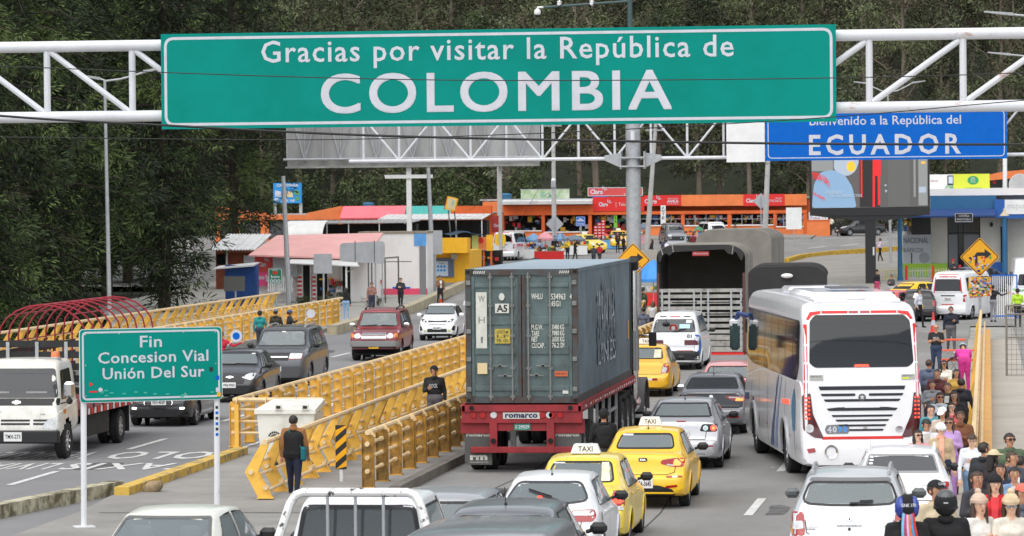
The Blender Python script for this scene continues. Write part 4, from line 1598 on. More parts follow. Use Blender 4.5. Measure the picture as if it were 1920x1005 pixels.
# white shop with pink plinth, and the yellow shop beyond
B=Bld('shop_building','white windowless shop wall with a pink base and a pink left edge','shop building',730,217)
B.box('wall',673,800,436,556,0,2.4,WALLW,ground=True)
B.box('base_band',673,800,541,556,-.03,.05,mat('pink_band',S(222,80,110),rough=.8,var=.15,scale=1.2),ground=True)
B.box('edge_band',672,681,498,541,-.03,.05,mat('pink_band'))
B.box('parapet',672,801,434,438,-.05,2.45,mat('mossy_coping',(.30,.26,.2),rough=.9,var=.3))
B.box('blue_stripe',735,768,538,541,-.04,.02,SBLUE)
B.box('sky_panel',776,799,437,461,-.03,.03,TARP)
B.box('door',786,798,461,545,-.05,.1,mat('grey_door',(.2,.2,.21),rough=.6),ground=True)
B=Bld('shop_building','yellow shop front with deep yellow fascia and a poster window','shop building',850,227)
B.box('wall',802,878,470,545,.4,6,YELS,ground=True)
b=MB()
B.add(b,806,880,446,474,-1.0,.4,YELS)
b.build('fascia',B.root,smooth=None)
w=B.box('poster_window',814,849,484,520,.3,.42,mat('poster_grey',S(95,110,130),rough=.3))
b=MB()
B.add(b,816,838,490,518,.26,.31,mat('poster_pale',S(190,205,220)))
for i in range(3):
 for j in range(2):
  c=(B.x(819.5+6*i),.25,B.z(500+7*j,826))
  b.ell(c,(.08,.01,.08),CAFE,10,4)
B.txt(b,'Pago',INK,821,832,495,492.5,y=.25)
b.build('poster',w,smooth=None)
B.box('lamp_box',846,855,476,486,-.1,.4,GREYM)
B.box('plinth',800,900,530,548,-.2,.5,CONC,ground=True)
B=Bld('market_stall','stall with yellow and orange boards, goods and brown posts by the yellow shop','market stall',900,236)
B.box('wall',878,935,470,540,1.2,2,INT,ground=True)
for(u0,u1,v0,v1,m,t)in((879,886,446,474,mat('sign_pinkred',S(215,50,70)),'BZ'),(887,899,441,471,mat('sign_cream',S(205,210,120)),''),(899,914,444,468,ORG,''),(914,926,440,470,YELS,'')):
 b=MB()
 B.add(b,u0,u1,v0,v1,-.6,-.45,m)
 if u0==899:
  b.ell((B.x(904),-.61,B.z(451,904)),(.18,.01,.18),SRED,12,4)
 if t:
  B.txt(b,'R',SWHITE,u0+1.5,u1-1.5,460,450,y=-.61)
 b.build('sign_board',B.root,smooth=None)
for u in(880,889,898,908,922):
 B.box('post',u-1.5,u+1.5,470,536,-.5,-.3,mat('rough_post',S(120,85,62),rough=.9,var=.3,scale=5)if u<895 else ORGD,ground=True)
b=MB()
goods(b,B,880,932,480,525,.2,46,8)
b.build('goods',B.root,smooth=None)
b=MB()
pts=[]
for i in range(13):
 u=772+(908-772)*i/12
 for j in range(4):
  pts.append((B.x(u),-1.5+j*.9,B.z(434+3.0*math.sin(i*1.3)+j*1.2+(4 if i in(0,12)else 0),u)))
fs=[(i*4+j,(i+1)*4+j,(i+1)*4+j+1,i*4+j+1)for i in range(12)for j in range(3)]
b.add(pts,fs,TARP)
b.add([(p[0],p[1],p[2]-.03)for p in pts],[tuple(reversed(f))for f in fs],TARP)
tag(b.build('tarpaulin',loc=B.o,smooth=60),'pale blue tarpaulin sheet stretched over the yellow shop roof','tarpaulin')
B=Bld('box_sign','tilted yellow and white light box sign on two slanting black legs','shop sign',850,258)
c=Vector((B.x(847),0,B.z(382,847)))
rot=Matrix.Rotation(R(14),3,'Y')
b=MB()
b.box(c,(.74,.35,.9),YELS,rot)
b.box(c+Vector((.02,-.18,0)),(.58,.02,.74),mat('sticker_cream'),rot)
b.box(c+Vector((-.39,0,.05)),(.05,.36,.9),mat('dull_red'),rot)
b.box(c+Vector((.13,-.195,.05)),(.18,.02,.4),mat('faded_print2'),rot)
b.build('light_box',B.root,smooth=None)
for(ua,ub)in((841,850),(852,863)):
 b=MB()
 b.tube([(B.x(ub),0,-.3),(B.x(ua),0,B.z(394,845))],.045,mat('dark_sign_back'),6)
 b.build('leg',B.root)
 # blue control building at the right
B=Bld('control_building','blue and white border control building with dark awning and glass doors','office building',1810,238)
B.box('wall',1700,1990,366,530,1.4,12,mat('cream_wall',(.62,.60,.54),rough=.85,var=.1,scale=.5),ground=True)
B.box('fascia',1745,1868,367,396,-.6,1.4,BLD)
B.box('parapet',1742,1995,353,366,-.4,12,WALLW)
b=MB()
b.prism([(-2.6,B.z(407,1765)),(-2.6,B.z(404,1765)),(-.5,B.z(391,1765)),(1.4,B.z(391,1765)),(1.4,B.z(408,1765))],B.x(1664),B.x(1866),BLDD,'x')
b.build('awning',B.root,smooth=None)
B.box('blue_box',1865,1884,374,408,-.9,1.4,mat('box_blue',S(30,90,165),rough=.5))
b=MB()
B.add(b,1884,1990,374,401,-.9,-.7,WHITE)
B.txt(b,'MINISTERIO DE',GREYM,1888,1904,386,384,y=-.92)
B.txt(b,'RELACIONES',GREYM,1888,1903,390,388,y=-.92)
B.add(b,1906,1906.6,382,393,-.91,-.89,GREYM)
B.txt(b,'Policía de',GREYM,1909,1926,386,384,y=-.92)
B.txt(b,'Migración',GREYM,1909,1926,390,388,y=-.92)
b.build('sign_panel',B.root,smooth=None)
B.box('blue_band',1884,1995,401,409,-.85,1.4,mat('box_blue'))
for(u0,u1)in((1745,1776),(1838,1876)):
 B.box('pillar',u0,u1,408,530,.6,1.3,mat('cream_wall'),ground=True)
B.box('pillar',1882,1889,395,530,-.2,.3,BLD,ground=True)
b=MB()
B.add(b,1876,1882,425,520,.5,.6,INT)
for i in range(12):
 for s in(0,1):
  a0,a1=(1876,1882)if s else(1882,1876)
  b.bar((B.x(a0),.48,B.z(425+8*i,1879)),(B.x(a1),.48,B.z(433+8*i,1879)),.02,.03,INK)
b.build('lattice',B.root,smooth=None)
w=B.box('door_glass',1776,1838,408,530,1.0,1.1,WINDK,ground=True)
b=MB()
for u in(1776,1796,1806,1837):
 B.add(b,u-.7,u+.7,408,530,.92,1.12,INK,ground=True)
B.add(b,1776,1838,436,438,.92,1.12,INK)
B.add(b,1778,1795,440,530,.95,.99,mat('frosted_pane',(.16,.17,.18),rough=.25),ground=True)
B.add(b,1807,1836,440,530,.95,.99,mat('frosted_pane'),ground=True)
b.build('door_frame',w,smooth=None)
B.box('lower_panel',1845,1882,492,530,.4,.7,mat('box_blue'),ground=True)
w=B.box('window',1708,1745,409,442,.9,1.0,WINDK)
b=MB()
goods(b,B,1695,1709,410,440,.4,14,77)
b.build('shelf_goods',w,smooth=None)
b=MB()
FROST=mat('frosted_panel',(.36,.38,.40),rough=.35)
B.add(b,1693,1745,440,506,-.1,.0,FROST)
B.txt(b,'NACIONAL',mat('panel_letter',(.11,.12,.13)),1694,1741,456,445,y=-.11,bold=.02)
B.txt(b,'RÁFICOS',mat('panel_letter'),1694,1731,473,463,y=-.11,bold=.01)
b.ell((B.x(1733),-.11,B.z(483,1733)),(.36,.01,.36),mat('panel_mark',(.24,.25,.26)),16,4)
B.add(b,1708,1710,474,506,-.12,.0,INK)
b.build('glass_panel',B.root,smooth=None)
B.box('green_base',1690,1776,494,530,-.15,.35,mat('lime_base',S(140,180,60),rough=.8),ground=True)
b=MB()
B.add(b,1791,1825,399,416,-2.75,-2.65,INK)
for(u0,u1,v0,v1)in((1791.5,1824.5,399.5,400.3),(1791.5,1824.5,414.7,415.5),(1791.5,1792.3,400,415),(1823.7,1824.5,400,415)):
 B.add(b,u0,u1,v0,v1,-2.77,-2.74,SWHITE)
B.txt(b,'CONTROL',SWHITE,1798,1818,406,402,y=-2.77)
B.txt(b,'MIGRATORIO',SWHITE,1795,1821,412.5,409,y=-2.77)
b.build('hanging_sign',B.root,smooth=None)
b=MB()
b.ell((B.x(1859),.4,B.z(421,1859)),(.10,.12,.16),INK,8,6)
b.build('wall_lamp',B.root)
B=Bld('roof_sign','white and lime billboard with a green globe emblem on the control building roof','billboard',1800,240)
b=MB()
B.add(b,1742,1788,327,362,0,.15,WHITE)
B.add(b,1788,1856,326,361,-.02,.13,LIME)
b.ell((B.x(1825),-.03,B.z(338,1825)),(.36,.01,.28),mat('globe_green',S(40,150,90)),18,6)
for s in(-1,0,1):
 b.tube([(B.x(1825)+s*.12,-.05,B.z(338,1825)-.16),(B.x(1825)+s*.10,-.05,B.z(338,1825)+.12),(B.x(1825)+s*.05-.05,-.05,B.z(338,1825)+.18)],.02,SWHITE,5)
B.txt(b,'cooperativa',mat('globe_green'),1809,1841,354,351,y=-.03)
B.txt(b,'CREDI-MAX',mat('dull_red'),1745,1760,341,338,y=-.01)
B.txt(b,'24000',SRED,1743,1760,361,354,y=-.01,bold=.03)
B.add(b,1777,1788,329,347,-.05,.05,mat('goods_7'))
B.add(b,1779,1787,331,344,-.06,.05,mat('poster_pale'))
b.prism([(B.x(u),B.z(v,1780))for u,v in((1770,361),(1772,352),(1776,347),(1788,346),(1788,361))],-.04,.02,mat('faded_print2'))
b.build('sign_face',B.root,smooth=None)
b=MB()
for u in(1750,1790,1850):
 B.add(b,u-.7,u+.7,360,366,.05,.2,STEEL)
b.build('sign_legs',B.root,smooth=None)
B=Bld('shop_building','white building with orange slanted roof trim behind the control building','building',1890,262)
B.box('wall',1846,1990,338,420,.3,6,WALLW,ground=True)
b=MB()
b.prism([(B.x(u),B.z(v,u))for u,v in((1842,330),(1880,322),(1925,318),(1990,316),(1990,330),(1925,332),(1880,336),(1842,340))],-.4,.3,ORG)
b.build('roof_trim',B.root,smooth=None)
B.box('window',1857,1880,336,352,.15,.32,WINDK)
B.box('window',1884,1915,334,350,.15,.32,WINDK)
b=MB()
B.add(b,1856,1920,352,354,.05,.3,WHITE)
B.add(b,1862,1868,340,344,.08,.3,SRED)
b.build('ledge',B.root,smooth=None)
p=AT(1912,346,248)
b=MB()
prof=[(0,.25),(.3,.22),(.6,.12),(.72,0.0),(.70,-.02),(.5,.10),(0,.2)]
b.lathe(prof,mat('dish_grey',(.5,.5,.5),rough=.5),20,axis='y')
for k in range(4):
 a=k*PI/4
 b.bar((-.7*math.cos(a),-.02,-.7*math.sin(a)),(.7*math.cos(a),-.02,.7*math.sin(a)),.025,.025,GREYM)
b.tube([(0,.25,0),(0,.4,-.3),(0,.4,-1.2)],.05,STEEL,6)
tag(b.build('satellite_dish',loc=p),'round grey satellite dish on the white roof at the right edge','satellite dish')
for(lab,u,vt,Y)in(('teal post with a cream bell lamp left of the control building',1687,394,232),('teal post with a cream bell lamp right of the glass doors',1883,398,234)):
 p=onY(u,Y)
 root=thing('lantern_post',lab,'lamp post',p)
 zt=AT(u,vt,Y).z-p.z
 b=MB()
 b.tube([(0,0,-.1),(0,0,zt-.3)],[.16,.13],BLD,10)
 b.tube([(0,0,0),(0,0,.3)],.2,BLD,10)
 b.build('post',root)
 b=MB()
 b.lathe([(0,zt+.28),(.06,zt+.22),(.08,zt+.05),(.26,zt-.16),(.30,zt-.22),(.24,zt-.22),(0,zt-.12)],mat('cream_bell',S(190,178,150),rough=.6),14)
 b.build('lamp_shade',root)
p0,p1=G(1648,528),G(1800,528)
root=thing('garden_fence','low fence of pale pickets with red posts in front of the flower bed','fence',p0)
L=(p1-p0).length
PALEY=mat('pale_picket',S(205,195,150),rough=.7,var=.2)
b=MB()
for i in range(int(L/.16)):
 m=PALEY if(i*.16<1.6 or 3.2<i*.16)else STEEL
 b.box((i*.16,0,.42),(.05,.03,.8),m)
b.box((L/2,.02,.66),(L,.03,.05),PALEY)
b.box((L/2,.02,.2),(L,.03,.05),PALEY)
b.build('pickets',root,smooth=None)
for i in range(3):
 b=MB()
 b.box((1.9+i*1.65-.2,0,.5),(.14,.14,1.0),SRED)
 b.build('post',root,smooth=None)
b=MB()
q=G(1775,517)
b.prism(rpoly(rect(-2.6,2.2,-.9,1.0),.4),-.05,.10,mat('lawn',S(110,160,60),rough=.95,var=.3,scale=9),'z')
struct(b.build('flower_bed',loc=(q.x,q.y+.8,g(q.x,q.y)+.02)))
root=thing('bird_cage','white wire bird cage shaped sculpture beside the flower bed','garden ornament',G(1763,512))
b=MB()
for i in range(10):
 a=2*PI*i/10
 x,y=.36*math.cos(a),.36*math.sin(a)
 b.tube([(x,y,0),(x,y,1.25),(x*.8,y*.8,1.5),(0,0,1.72)],.014,WHITE,5)
for zq in(.02,.45,.85,1.25):
 b.tube([(.36*math.cos(2*PI*i/16),.36*math.sin(2*PI*i/16),zq)for i in range(16)],.014,WHITE,5,closed=True)
b.build('wire_cage',root)
b=MB()
b.ell((0,0,1.76),.06,TARP,8,6)
b.build('finial',root)
p0,p1=AT(1862,575,178),AT(1905,575,178)
root=thing('barrier','white barred crowd barrier with blue ends beside the white minibus','barrier',(p0.x,178,0))
b=MB()
L=p1.x-p0.x
zt=AT(1880,516,178).z
for i in range(12):
 b.box((L*i/11,0,zt/2),(.035,.03,zt),WHITE)
b.box((L/2,0,zt),(L+.1,.05,.06),SBLUE)
b.box((L/2,0,.12),(L+.1,.05,.06),SBLUE)
b.box((L+.05,0,zt/2),(.06,.05,zt),SBLUE)
b.build('bars',root,smooth=None)
root=thing('chain_link_gate','rusty chain link gate closing the pale footpath at the right','gate',(.62,121,0))
WIRE=mat('rusty_wire',(.20,.18,.15),rough=.7)
b=MB()
zt=AT(1880,573,121).z
z2=AT(1880,633,121).z
Wd=3.6
for x in(0,Wd/2-.6,Wd):
 b.tube([(x,0,-.02),(x,0,zt)],.035,WIRE,6)
for z_ in(.05,z2,zt,zt*.88):
 b.tube([(0,0,z_),(Wd,0,z_)],.03,WIRE,6)
b.build('gate_frame',root)
b=MB()
n=0
x=0.0
while x<Wd:
 b.box((x,.01,zt/2),(.012,.012,zt),WIRE)
 x+=.16
zq=.1
while zq<zt:
 b.box((Wd/2,.012,zq),(Wd,.012,.012),WIRE)
 zq+=.16
b.build('mesh',root,smooth=None)
def parasol(label,u,v0,v1,hw,Y,mA,mB=None,group=None):
 p=onY(u,Y)
 root=thing('parasol',label,'parasol',p,0,group)
 k=Y/7000
 zt,ze,r=AT(u,v0,Y).z-p.z,AT(u,v1,Y).z-p.z,hw*k
 n=10
 b=MB()
 for i in range(n):
  a0,a1=2*PI*i/n,2*PI*(i+1)/n
  P0,P1=Vector((r*math.cos(a0),r*math.sin(a0),ze)),Vector((r*math.cos(a1),r*math.sin(a1),ze))
  m0,m1=Vector((.55*r*math.cos(a0),.55*r*math.sin(a0),ze+(zt-ze)*.62)),Vector((.55*r*math.cos(a1),.55*r*math.sin(a1),ze+(zt-ze)*.62))
  m=mA if(mB is None or i%2)else mB
  b.add([P0,P1,m1,m0,(0,0,zt)],[(0,1,2,3),(3,2,4)],m)
  d=Vector((0,0,-.02))
  b.add([P0+d,P1+d,m1+d,m0+d,(0,0,zt-.02)],[(3,2,1,0),(4,2,3)],m)
  b.add([P0,P1,P1+Vector((0,0,-.15)),P0+Vector((0,0,-.15))],[(3,2,1,0)],m)
 b.build('canopy',root,smooth=20)
 b=MB()
 b.tube([(0,0,-.05),(0,0,zt-.02)],.025,STEEL,6)
 b.build('pole',root)
PKP=mat('pink_parasol',S(216,150,160),rough=.8,var=.15)
GRP=mat('grey_parasol',S(105,118,132),rough=.8,var=.1)
BLP=mat('blue_parasol',S(110,150,190),rough=.8,var=.1)
parasol('pale blue parasol over the stalls left of the pink one',1000,437,450,15,278,BLP)
parasol('pink parasol over the market stalls',1022,434,447,16,274,PKP)
parasol('blue and grey parasol right of the pink one',1050,436,448,14,280,BLP,GRP)
parasol('wide grey parasol over the stalls before the dark shopfront',1078,440,449,20,286,GRP)
parasol('small dark grey parasol beside the thick grey column',1205,418,427,10,296,GRP)
parasol('big blue parasol with white emblem between the trucks',1224,486,523,34,190,mat('bright_blue_parasol',S(60,140,215),rough=.6,var=.1))
def stall(label,u,Y,w,seed):
 p=onY(u,Y)
 root=thing('stall_table',label,'market stall',p)
 rnd=random.Random(seed)
 b=MB()
 b.box((0,0,.75),(w,.8,.05),mat('stall_wood',(.25,.18,.1),rough=.8))
 b.box((0,-.4,.4),(w,.03,.7),rnd.choice([SRED,WHITE,PKP,TARP]))
 b.build('table',root,smooth=None)
 b=MB()
 for i in range(int(w*9)):
  b.box((rnd.uniform(-w/2,w/2),rnd.uniform(-.3,.3),.86+rnd.uniform(0,.22)),(rnd.uniform(.1,.3),rnd.uniform(.1,.25),rnd.uniform(.12,.3)),rnd.choice(GOODS))
 b.build('goods',root,smooth=None)
stall('stall table of mixed goods under the pale blue parasol',1000,277,2.0,1)
stall('stall table of mixed goods under the pink parasol',1030,272,2.2,2)
stall('stall table of mixed goods under the wide grey parasol',1075,285,2.2,3)
stall('stall table with red goods in front of the phone shop',1186,310,2.6,5)
parasol('faded red parasol left of the facing yellow taxi',1136,437,447,13,300,mat('red_parasol',S(196,70,70),rough=.8))
parasol('cream parasol at the left end of the stalls',978,440,451,13,284,mat('cream_parasol',S(214,200,170),rough=.8))
parasol('green parasol in front of the orange shop windows',1310,424,433,12,312,mat('green_parasol',S(70,130,96),rough=.8))
stall('stall table of mixed goods under the cream parasol',976,283,2.0,11)
stall('stall table of mixed goods under the faded red parasol',1138,299,1.8,12)
stall('stall table of mixed goods under the green parasol',1308,311,1.8,13)
stall('stall table with goods beside the sticker covered yellow sign',1214,200,1.6,14)
stall('stall table with goods in front of the white windowless shop',690,214,1.6,15)
for i,(u,n)in enumerate(((1117,4),(1124,5),(1131,6))):
 for k in range(n):
  p=onY(u,328)
  b=MB()
  b.box((0,0,.13),(.36,.3,.24),mat('crate_red',S(200,24,24),rough=.5),bev=.015)
  b.box((0,-.152,.14),(.2,.01,.1),SWHITE)
  tag(b.build('drink_crate',smooth=None,loc=(p.x,328,g(p.x,328)+.1+.26*k)),'red drink crate in the stacks outside the phone shop','crate','red drink crates stacked outside the phone shop')
B=Bld('wall','pale grey low wall between the yellow sign and the blue parasol','wall',1215,250)
B.box('wall_body',1196,1232,468,500,0,.4,CONCP,ground=True)
p=AT(545,860,80.5)
root=thing('waste_container','white wheeled waste container with a tree emblem and a hinged lid','waste bin',(p.x,80.5,.1))
k=80.5/7000
xx=lambda u:AT(u,800,80.5).x-p.x
zz=lambda v:AT(550,v,80.5).z-.1
BINW=mat('bin_white',S(226,224,214),rough=.5,scale=1.6,col2=S(186,180,166),thr=(.25,.5))
b=MB()
x0,x1=xx(482),xx(590)
b.add([(x0+.08,0,.14),(x1-.08,0,.14),(x1,0,zz(775)),(x0,0,zz(775)),(x0+.08,1.1,.14),(x1-.08,1.1,.14),(x1,1.1,zz(775)),(x0,1.1,zz(775))],[(0,1,2,3),(5,4,7,6),(4,0,3,7),(1,5,6,2),(4,5,1,0),(3,2,6,7)],BINW)
tz=zz(822)
tx=xx(515)
b.tube([(tx,-.02,tz-.22),(tx,-.02,tz+.02)],.018,INK,6)
for a in range(30,151,20):
 c,s_=math.cos(R(a)),math.sin(R(a))
 b.tube([(tx,-.02,tz-.03),(tx+.1*c,-.02,tz+.1*s_)],.01,INK,5)
 b.ell((tx+.14*c,-.02,tz+.14*s_),(.022,.008,.022),INK,8,4)
b.text('ISERVI',INK,lambda a,c:(a,-.012,c),xx(501),xx(530),zz(858),zz(848),bold=.03)
b.build('bin_body',root,smooth=None)
b=MB()
b.add([(x0-.05,-.06,zz(776)),(x1+.03,-.06,zz(776)),(x1+.03,1.15,zz(764)),(x0-.03,1.15,zz(764)),(x0-.05,-.06,zz(768)),(x1+.03,-.06,zz(768)),(x1+.03,1.15,zz(753)),(x0+.15,1.15,zz(753))],[(0,1,5,4),(1,2,6,5),(2,3,7,6),(3,0,4,7),(4,5,6,7),(3,2,1,0)],BINW)
for u in(524,574):
 b.box((xx(u),-.08,zz(763)),(.16,.06,.12),BINW)
 b.box((xx(u),-.12,zz(763)),(.09,.02,.06),INK)
b.build('lid',root,smooth=None)
for x in(x0+.2,x1-.2):
 for y in(.15,.95):
  b=MB()
  b.lathe([(0,-.03),(.075,-.03),(.075,.03),(0,.03)],RUBBER,12,c=(x,y,.075),axis='x')
  b.build('wheel',root)
  # trees
def leafmat(name,col,var=.35):
 m=mat(name,col,rough=.75,spec=.25,var=var,scale=.6,each=.38)
 return m
BARK=mat('dark_bark',(.055,.042,.032),rough=.95,var=.35,scale=3,stretch=(1,1,.2))
BARKP=mat('pale_bark',(.20,.165,.125),rough=.9,var=.35,scale=2,stretch=(1,1,.2))
CON=[leafmat('conifer_dark',(.026,.038,.018)),leafmat('conifer_mid',(.060,.090,.032)),leafmat('conifer_light',(.130,.180,.055)),leafmat('conifer_brown',(.070,.074,.038))]
EUC=[leafmat('eucalypt_dark',(.060,.064,.036)),leafmat('eucalypt_mid',(.088,.10,.048)),leafmat('eucalypt_light',(.135,.16,.075)),leafmat('eucalypt_brown',(.12,.098,.064))]
BSH=[leafmat('bush_dark',(.035,.05,.022)),leafmat('bush_mid',(.06,.085,.032)),leafmat('bush_light',(.10,.125,.05)),leafmat('bush_pale',(.17,.18,.12))]
class Leaves:
 def __init__(s,mats):
  s.v,s.f,s.m,s.mats=[],[],[],mats
 def leaf(s,p,d,n,L,W,k):
  a=d.cross(n)
  if a.length<1e-4:
   a=Vector((1,0,0))
  a.normalize()
  o=len(s.v)
  s.v+=[p-a*W*.3,p+a*W*.3,p+d*L*.6+a*W*.5,p+d*L,p+d*L*.6-a*W*.5]
  s.f.append((o,o+1,o+2,o+3,o+4))
  s.m.append(k)
 def clump(s,rnd,c,r,n,L,W,droop,k,out=None):
  for _ in range(n):
   q=Vector((rnd.gauss(0,1),rnd.gauss(0,1),rnd.gauss(0,.7)))
   q.normalize()
   d=(q+Vector((0,0,-droop))+(out*.6 if out else Vector())).normalized()
   p=c+q*r*rnd.random()**.5
   nn=Vector((rnd.uniform(-1,1),rnd.uniform(-1,1),rnd.uniform(.2,1)))
   kk=k if rnd.random()<.84 else rnd.randrange(3)
   s.leaf(p,d,nn,L*rnd.uniform(.6,1.3),W*rnd.uniform(.7,1.3),kk)
 def build(s,name,parent):
  me=bpy.data.meshes.new(name)
  me.from_pydata([tuple(p)for p in s.v],[],s.f)
  for m in s.mats:
   me.materials.append(m)
  me.polygons.foreach_set('material_index',s.m)
  me.update()
  o=bpy.data.objects.new(name,me)
  C.objects.link(o)
  o.parent=parent
  return o
def conifer(seed,H,rad,base=.06,low=1.0):
 rnd=random.Random(seed)
 root=thing('conifer_tree','conifer','tree',(0,0,0))
 b=MB()
 b.tube([(0,0,-1),(.1,0,H*.3),(-.1,.1,H*.7),(0,0,H*.97)],[.36,.3,.18,.04],BARK,8)
 lv=Leaves(CON)
 nb=150
 for i in range(nb):
  t=(i+rnd.random())/nb
  z=H*(base+(1-base)*t)
  prof=(1-t)**.62*(.72+.28*math.sin(t*9+seed))+.05
  r=rad*prof*rnd.uniform(.72,1.12)
  r*=min(1,low+1.7*t)
  a=i*2.399+rnd.uniform(-.4,.4)
  d=Vector((math.cos(a),math.sin(a),0))
  pts=[]
  for k in range(5):
   s=k/4
   pts.append(d*r*s+Vector((0,0,z+r*.18*math.sin(s*2.2)-r*.22*s*s)))
  if r>1.2:
   b.tube(pts,[.10*(1-t)+.03,.07,.05,.03,.015],BARK,5)
  n=max(4,int(r*2.6))
  tone=rnd.choice([0,0,0,1,1,2,3])if rnd.random()<.9 else 2
  for k in range(n):
   s=.22+.78*(k+rnd.random())/n
   j=min(3,int(s*4))
   f=s*4-j
   p=pts[j].lerp(pts[j+1],min(1,f))+Vector((rnd.gauss(0,.38),rnd.gauss(0,.38),rnd.gauss(-.18,.3)))
   q=noise.noise(p*.30+Vector((seed,0,0)))+.35*noise.noise(p*.9)
   kk=0 if q<.02 else(1 if q<.22 else 2)
   if tone==3 and kk==1:
    kk=3
   lv.clump(rnd,p,.56,34,.34,.07,.5,kk,d)
 b.build('trunk',root)
 lv.build('crown',root)
 return root
def eucalypt(seed,H,rad,pal=EUC,bare=.35,dens=1.0):
 rnd=random.Random(seed)
 root=thing('eucalyptus_tree','eucalypt','tree',(0,0,0))
 b=MB()
 bx,by=rnd.uniform(-.6,.6),rnd.uniform(-.6,.6)
 tr=[(0,0,-1.5),(bx*.3,by*.3,H*.3),(bx,by,H*.65),(bx*.7,by*.7,H*.95)]
 b.tube(tr,[.30,.24,.15,.04],BARKP,8)
 lv=Leaves(pal)
 nl=int(17*dens)
 for i in range(nl):
  t=bare+(1-bare)*(i+rnd.random())/nl
  z=H*t*.97
  a=i*2.4+rnd.uniform(-.5,.5)
  env=math.sin(PI*min(1,(t-bare)/(1-bare)*.8+.18))**.7
  r=rad*env*rnd.uniform(.55,1.1)
  d=Vector((math.cos(a),math.sin(a),0))
  base=Vector((bx*min(1,t*1.5),by*min(1,t*1.5),z-r*.5))
  tip=Vector((bx,by,z))+d*r+Vector((0,0,r*.25))
  mid=base.lerp(tip,.5)+Vector((0,0,r*.1))
  b.tube([base,mid,tip],[.09,.06,.02],BARKP,5)
  tone=rnd.choice([0,0,1,1,1,2,3])
  for k in range(int(6+r*3.4)):
   s=rnd.uniform(.35,1.05)
   p=base.lerp(tip,s)+Vector((rnd.gauss(0,.55),rnd.gauss(0,.55),rnd.gauss(0,.5)))
   q=noise.noise(p*.45+Vector((seed,3,0)))
   kk=tone if q<.1 else(0 if q<.22 else 2)
   lv.clump(rnd,p,.62,24,.32,.11,.45,kk)
 b.build('trunk',root)
 lv.build('crown',root)
 return root
def bush(seed,H,rad,pal=BSH):
 rnd=random.Random(seed)
 root=thing('bush','bush','bush',(0,0,0))
 b=MB()
 lv=Leaves(pal)
 for i in range(9):
  a=i*2.4
  tip=Vector((math.cos(a)*rad*rnd.uniform(.2,.9),math.sin(a)*rad*rnd.uniform(.2,.9),H*rnd.uniform(.5,1)))
  b.tube([(0,0,-.2),tip*.5,tip],[.05,.035,.01],BARK,5)
  for k in range(9):
   p=tip*rnd.uniform(.35,1.05)+Vector((rnd.gauss(0,.28*rad),rnd.gauss(0,.28*rad),rnd.gauss(0,.15*H)))
   p.z=max(p.z,.1)
   lv.clump(rnd,p,.34,34,.16,.07,.1,rnd.choice([0,1,1,2])if pal is BSH else rnd.randrange(4))
 b.build('stem',root)
 lv.build('crown',root)
 return root
GC,GE,GB='dark conifers left of the bridge','eucalyptus trees on the hillside behind the shops','bushes behind the shops'
cons=[conifer(11,30,6.2),conifer(23,34,7.0),conifer(37,26,6.4),conifer(51,31,6.8,.12,.22)]
first=[True]*4
rnd=random.Random(5)
spots=[(-43.0,193,1.0),(-47,178,1.1),(-44,158,.9),(-52,200,1.2),(-57,168,1.15),(-49,140,.95),(-61,190,1.1),(-43.5,128,.8),(-56,150,1.05),(-66,210,1.2),(-55,214,1.05),(-70,178,1.2),(-54,226,1.1),(-62,240,1.1),(-72,228,1.2),(-78,200,1.2),(-53,186,1.0),(-60,134,1.0),(-67,152,1.1),(-80,250,1.2),(-70,262,1.1),(-90,230,1.2),(-40.5,146,.72),(-55.5,238,1.0),(-55,222,1.05),(-60,252,1.15),(-56,205,.95),(-66,270,1.2),(-58,285,1.1)]
for i,(x,y,s)in enumerate(spots):
 k=3 if i==0 else i%3
 lab='dark drooping conifer standing in the mass of conifers left of the bridge'
 z=terrain(x,y)
 if i==0:
  lab='dark conifer whose crown hangs over the blue kiosk and wavy white roof'
 o=cons[k]if first[k]else dup(cons[k],(0,0,0),0,lab,GC)
 first[k]=False
 o.location,o.rotation_euler.z=(x,y,z),rnd.uniform(0,6.28)
 o.scale=(s,s,s)
 o['label']=lab
 o['group']=GC
eus=[eucalypt(3,17,3.6),eucalypt(8,20,4.2),eucalypt(15,15,3.9),eucalypt(21,18,3.4,dens=.75),eucalypt(29,13,4.4,BSH,.15,1.1)]
first=[True]*5
rnd=random.Random(9)
n=0
for row in range(9):
 y=352+row*11.5
 x=-150+rnd.uniform(0,5)
 while x<42:
  k=rnd.choices(range(5),(3,3,3,2,4))[0]
  xx_,yy_=x+rnd.uniform(-1.5,1.5),y+rnd.uniform(-4,4)
  if n<262:
   lab='olive brown eucalyptus in the forest on the hillside behind the shops' if k<4 else 'bushy green tree in the forest on the hillside behind the shops'
   if first[k]:
    o=eus[k]
    first[k]=False
   else:
    o=dup(eus[k],(0,0,0),0,lab)
   s=rnd.uniform(.8,1.25)
   o.location=(xx_,yy_,terrain(xx_,yy_))
   o.rotation_euler.z=rnd.uniform(0,6.28)
   o.scale=(s,s,s*rnd.uniform(.9,1.15))
   o['label'],o['group']=lab,GE+(' (bushy)' if k==4 else '')
   n+=1
  x+=rnd.uniform(5.2,8.4)
bs_=[bush(4,3.0,1.8),bush(6,2.2,1.6,[BSH[1],BSH[2],BSH[3],BSH[3]])]
first=[True,True]
